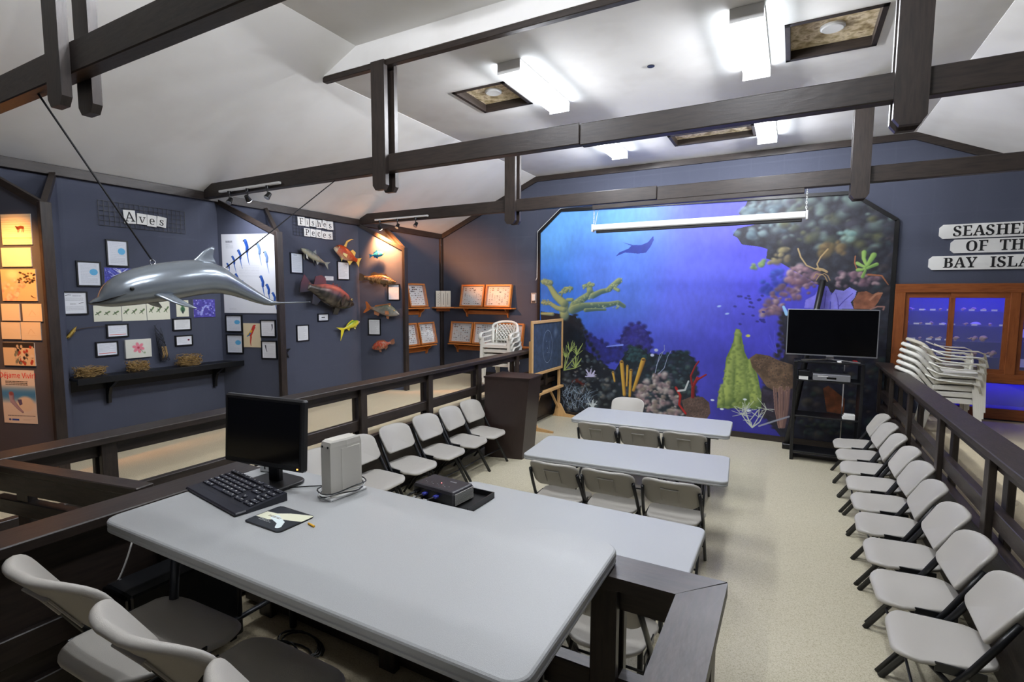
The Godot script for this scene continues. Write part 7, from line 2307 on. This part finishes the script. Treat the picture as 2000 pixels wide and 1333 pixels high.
	wc.tube(soft_line([Vector3(-2.46, 1.30, -1.13), Vector3(-2.44, 1.2, -1.10), Vector3(-2.43, 1.07, -1.04), Vector3(-2.45, 0.95, -0.96), Vector3(-2.465, 0.80, -0.93), Vector3(-2.465, 0.645, -0.93)], 5), 0.004, 6)
	solo("white_cable", wc, M.cord, "white cable hanging down the railing beside the computer table", "cable")
	# projector on its tray
	t = thing("projector_tray", "shallow black tray under the projector", "tray", Vector3(-2.13, 0.74, -3.06), -0.02)
	part(t, "bottom", span(-0.2, 0.22, 0.0, 0.008, -0.19, 0.15), M.black)
	part(t, "rim", span(0.21, 0.22, 0.0, 0.045, -0.19, 0.15), M.black)
	part(t, "rim", span(-0.2, 0.22, 0.0, 0.045, -0.2, -0.19), M.black)
	part(t, "rim", span(-0.2, -0.19, 0.0, 0.045, -0.19, 0.15), M.black)
	part(t, "rim", span(-0.19, 0.21, 0.0, 0.012, 0.14, 0.15), M.black)
	t = thing("projector", "black video projector with blue and black cables plugged in", "projector", Vector3(-2.24, 0.752, -3.07), -0.10)
	var bd := MB.new()
	var pr := []
	for q in [[0.0, 0.012], [0.008, 0.0], [0.085, 0.0], [0.103, 0.008], [0.108, 0.02]]:
		var ring := PackedVector3Array()
		for v in rrect(0.40 - 2 * q[1], 0.24 - 2 * q[1], 0.02, 4):
			ring.append(Vector3(v.x, q[0], v.y))
		pr.append(ring)
	bd.loft(pr, true, false)
	part(t, "case", bd, M.projector)
	for k in 9:
		part(t, "vent_slat", bx(Vector3(0.202, 0.012 + k * 0.0095, 0.0), Vector3(0.007, 0.0055, 0.205)), M.vent_grey)
	part(t, "badge", bx(Vector3(0.06, 0.1085, -0.045), Vector3(0.06, 0.002, 0.012)), M.silver)
	part(t, "indicator_led", bx(Vector3(-0.005, 0.1085, 0.015), Vector3(0.006, 0.003, 0.006)), M.red_led)
	for k in 9:
		part(t, "button", bx(Vector3(-0.13 + 0.028 * k, 0.1085, 0.045 + 0.016 * (k % 2)), Vector3(0.009, 0.003, 0.006)), M.silver)
	part(t, "port_panel", bx(Vector3(0, 0.05, 0.1205), Vector3(0.36, 0.07, 0.003)), M.black)
	for q in [[-0.14, M.black_gloss, 0.04], [-0.06, M.blue_plug, 0.03], [0.05, M.blue_plug, 0.035]]:
		var pl := part(t, "plug", bx(Vector3(q[0], 0.055, 0.14), Vector3(q[2], 0.018, 0.04), 0.004), q[1])
		var w := MB.new()
		w.tube([Vector3(q[0], 0.055, 0.16), Vector3(q[0] - 0.02, 0.05, 0.19), Vector3(q[0] - 0.05, 0.012, 0.23), Vector3(q[0] - 0.09, 0.006, 0.27)], 0.005, 6)
		part(pl, "cable", w, M.black)
	for q in [-0.1, 0.0]:
		part(t, "cable_tag", bx(Vector3(q, 0.03, 0.19), Vector3(0.05, 0.02, 0.004), 0.0), M.white)
	# television and its stand
	t = thing("tv_stand", "tall black open shelf stand under the television", "stand", Vector3(0.46, 0, -8.22), 0.0)
	for s: float in [-1.0, 1.0]:
		part(t, "side_panel", span(s * 0.385 - 0.02, s * 0.385 + 0.02, 0.0, 1.38, -0.19, 0.19, 0.003), M.black_frame)
	for y: float in [0.11, 0.61, 1.11, 1.365]:
		part(t, "shelf", span(-0.365, 0.365, y, y + 0.022, -0.19, 0.185, 0.002), M.black_frame)
	part(t, "back_post", span(0.2, 0.215, 0.13, 1.36, -0.19, -0.175), M.chrome)
	t = thing("television", "flat television with a thin silver edge on a V-shaped foot", "television", Vector3(0.475, 1.388, -8.17), 0.0)
	part(t, "cabinet", span(-0.53, 0.53, 0.065, 0.70, -0.035, 0.0, 0.004), M.silver)
	part(t, "screen", span(-0.517, 0.517, 0.085, 0.69, 0.0, 0.002), M.screen_off)
	var ft := MB.new()
	ft.bar(Vector3(-0.02, 0.03, 0.03), Vector3(-0.34, 0.008, 0.1), 0.025, 0.016)
	ft.bar(Vector3(0.02, 0.03, 0.03), Vector3(0.34, 0.008, 0.1), 0.025, 0.016)
	ft.box(Vector3(0, 0.04, 0.0), Vector3(0.09, 0.06, 0.03), 0.005)
	part(t, "foot", ft, M.chrome)
	t = thing("video_player", "silver disc player on the upper shelf of the TV stand", "player", Vector3(0.50, 1.133, -8.15))
	part(t, "case", bx(Vector3(0, 0.045, 0), Vector3(0.43, 0.085, 0.24), 0.004), M.silver)
	part(t, "display_window", bx(Vector3(0.0, 0.04, 0.1205), Vector3(0.11, 0.025, 0.003)), M.black_gloss)
	part(t, "disc_tray", bx(Vector3(-0.1, 0.06, 0.1205), Vector3(0.12, 0.014, 0.003)), M.white)
	t = thing("media_box", "small black box on white papers beside the disc player", "box", Vector3(0.18, 1.133, -8.13))
	part(t, "papers", span(-0.06, 0.05, 0.0, 0.045, -0.08, 0.09), M.paper)
	part(t, "box", span(-0.07, 0.07, 0.046, 0.12, -0.08, 0.09, 0.004), M.black_frame)
	t = thing("book_stack", "small stack of pale books on the middle shelf of the TV stand", "books", Vector3(0.72, 0.633, -8.10))
	for k in 3:
		part(t, "book", bx(Vector3(0.005 * k, 0.012 + 0.022 * k, 0.0), Vector3(0.14 - 0.01 * k, 0.02, 0.12), 0.002), M.paper)
	var rm := solo("remote_control", bx(Vector3(0.58, 1.396, -8.065), Vector3(0.045, 0.016, 0.11), 0.003), M.white, "pale remote control lying under the television", "remote")
	rm = solo("remote_control", bx(Vector3(0.77, 1.396, -8.24), Vector3(0.05, 0.016, 0.12), 0.003), M.red_ink, "red remote control at the side edge of the TV stand", "remote")
	# leaning screen tube behind the television
	t = thing("tripod_screen", "black tube of a folded tripod screen leaning behind the television", "projection screen", Vector3(0.015, 0, -8.6))
	var tb := MB.new()
	tb.tube([Vector3(0, 0.04, 0), Vector3(0.36, 2.50, -0.24)], 0.042, 10)
	part(t, "tube", tb, M.black)
	part(t, "foot", bx(Vector3(0, 0.04, 0.0), Vector3(0.12, 0.08, 0.12), 0.01), M.black)
	# pull-down screen hung from the truss
	t = thing("projection_screen", "white pull-down projection screen case hung on chains from the truss", "projection screen", Vector3(-1.13, 3.15, -6.585))
	part(t, "case", bx(Vector3(0, 0, 0), Vector3(2.44, 0.075, 0.075), 0.012), M.white)
	part(t, "pull_bar", bx(Vector3(0, -0.055, 0.0), Vector3(2.36, 0.035, 0.03), 0.006), M.black)
	for s: float in [-1.0, 1.0]:
		part(t, "end_cap", bx(Vector3(s * 1.225, -0.005, 0), Vector3(0.02, 0.10, 0.085), 0.004), M.white)
		var ch := MB.new()
		for k in 9:
			var loop := []
			for i in 8:
				var a := TAU * i / 8.0
				var o := Vector3(cos(a) * 0.007, sin(a) * 0.018, 0) if k % 2 else Vector3(0, sin(a) * 0.018, cos(a) * 0.007)
				loop.append(Vector3(s * 1.215, 0.055 + 0.026 * k, 0) + o)
			ch.tube(loop, 0.0025, 4, 1.0, true)
		part(t, "chain", ch, M.white)
	var pw := MB.new()
	pw.tube([Vector3(-2.345, 3.40, -6.58), Vector3(-2.30, 3.39, -6.62), Vector3(-2.33, 3.20, -6.6)], 0.004, 5)
	solo("screen_cord", pw, M.cord, "white cord looped at the end of the projection screen", "cord")
	var wl := MB.new()
	wl.tube([Vector3(-3.0, 3.87, -8.92), Vector3(-3.82, 3.86, -8.92), Vector3(-4.28, 3.47, -8.92), Vector3(-4.285, 3.2, -8.92), Vector3(-4.29, 2.6, -8.92), Vector3(-4.31, 2.55, -8.91)], 0.007, 5)
	solo("mural_cable", wl, M.cord, "white cable following the left edge of the mural", "cable")

func spots() -> void:
	# three tracks of small spotlights under the left ends of the trusses; one head of each is lit
	var spec := [[-1.40, [-5.9, -5.6, -5.25], 1, C(255, 166, 84), 4.6, Vector3(-6.15, 2.2, -1.95), "warm_glow", "front"], [-3.90, [-5.92, -5.58, -5.23], 1, C(236, 240, 255), 1.2, Vector3(-6.45, 2.0, -5.6), "cool_glow", "second"], [-6.53, [-6.0, -5.63, -5.26], 0, C(255, 166, 98), 13.0, Vector3(-6.35, 2.0, -8.1), "warm_glow", "third"]]
	for s in spec:
		var t := thing("track_light", "white lighting track with three black spot heads under the %s truss" % s[7], "light", Vector3(0, 0, s[0]))
		part(t, "track", span(-6.1, -5.02, 3.475, 3.50, -0.018, 0.018, 0.003), M.white)
		for k in 3:
			var x: float = s[1][k]
			var a := Vector3(x, 3.36, 0)
			var tgt: Vector3 = s[5] - Vector3(0, 0, s[0])
			if k != s[2]:
				tgt = a + Vector3(0.2 if k == 0 else -0.1, -1.0, 0.7)
			var d := (tgt - a).normalized()
			var hd := part(t, "spot_head", MB.new(), M.black)
			var mb := MB.new()
			mb.cyl(Vector3(x, 3.475, 0), Vector3(x, 3.44, 0), 0.022, -1.0, 12)
			mb.cyl(Vector3(x, 3.44, 0), a, 0.008, -1.0, 8)
			mb.cyl(a - d * 0.045, a + d * 0.025, 0.022, 0.034, 14)
			hd.mesh = mb.mesh()
			var lb := MB.new()
			lb.cyl(a + d * 0.0255, a + d * 0.031, 0.03, -1.0, 14)
			part(hd, "lamp_face", lb, M[s[6]] if k == s[2] else M.silver)
			if k == s[2]:
				var l := SpotLight3D.new()
				l.name = "spot_light"
				l.light_color = s[3]
				l.light_energy = s[4]
				l.spot_range = 30.0
				l.spot_attenuation = 2.0
				l.spot_angle = 30.0 if s[7] == "front" else 58.0
				l.spot_angle_attenuation = 0.9
				l.light_size = 0.05
				l.shadow_enabled = true
				t.add_child(l)
				l.position = a + d * 0.05
				l.look_at_from_position(t.position + l.position, t.position + tgt, Vector3.UP)
				l.position = a + d * 0.05

func odds() -> void:
	var ch := [[Vector3(-4.9, GAL, -3.4)], [Vector3(-4.85, GAL, -2.2)]]
	for k in 2:
		var mb := MB.new()
		mb.tube([ch[k][0] + Vector3(0, 0.006, 0), ch[k][0] + Vector3(0.05, 0.009, -0.06), ch[k][0] + Vector3(0.06, 0.006, -0.14)], [0.004, 0.009, 0.003], 5, 0.5)
		solo("dry_leaf", mb, M.leaf, ["curled dry leaf on the gallery floor behind the left-hand chairs", "curled dry leaf on the gallery floor behind the monitor"][k], "leaf")
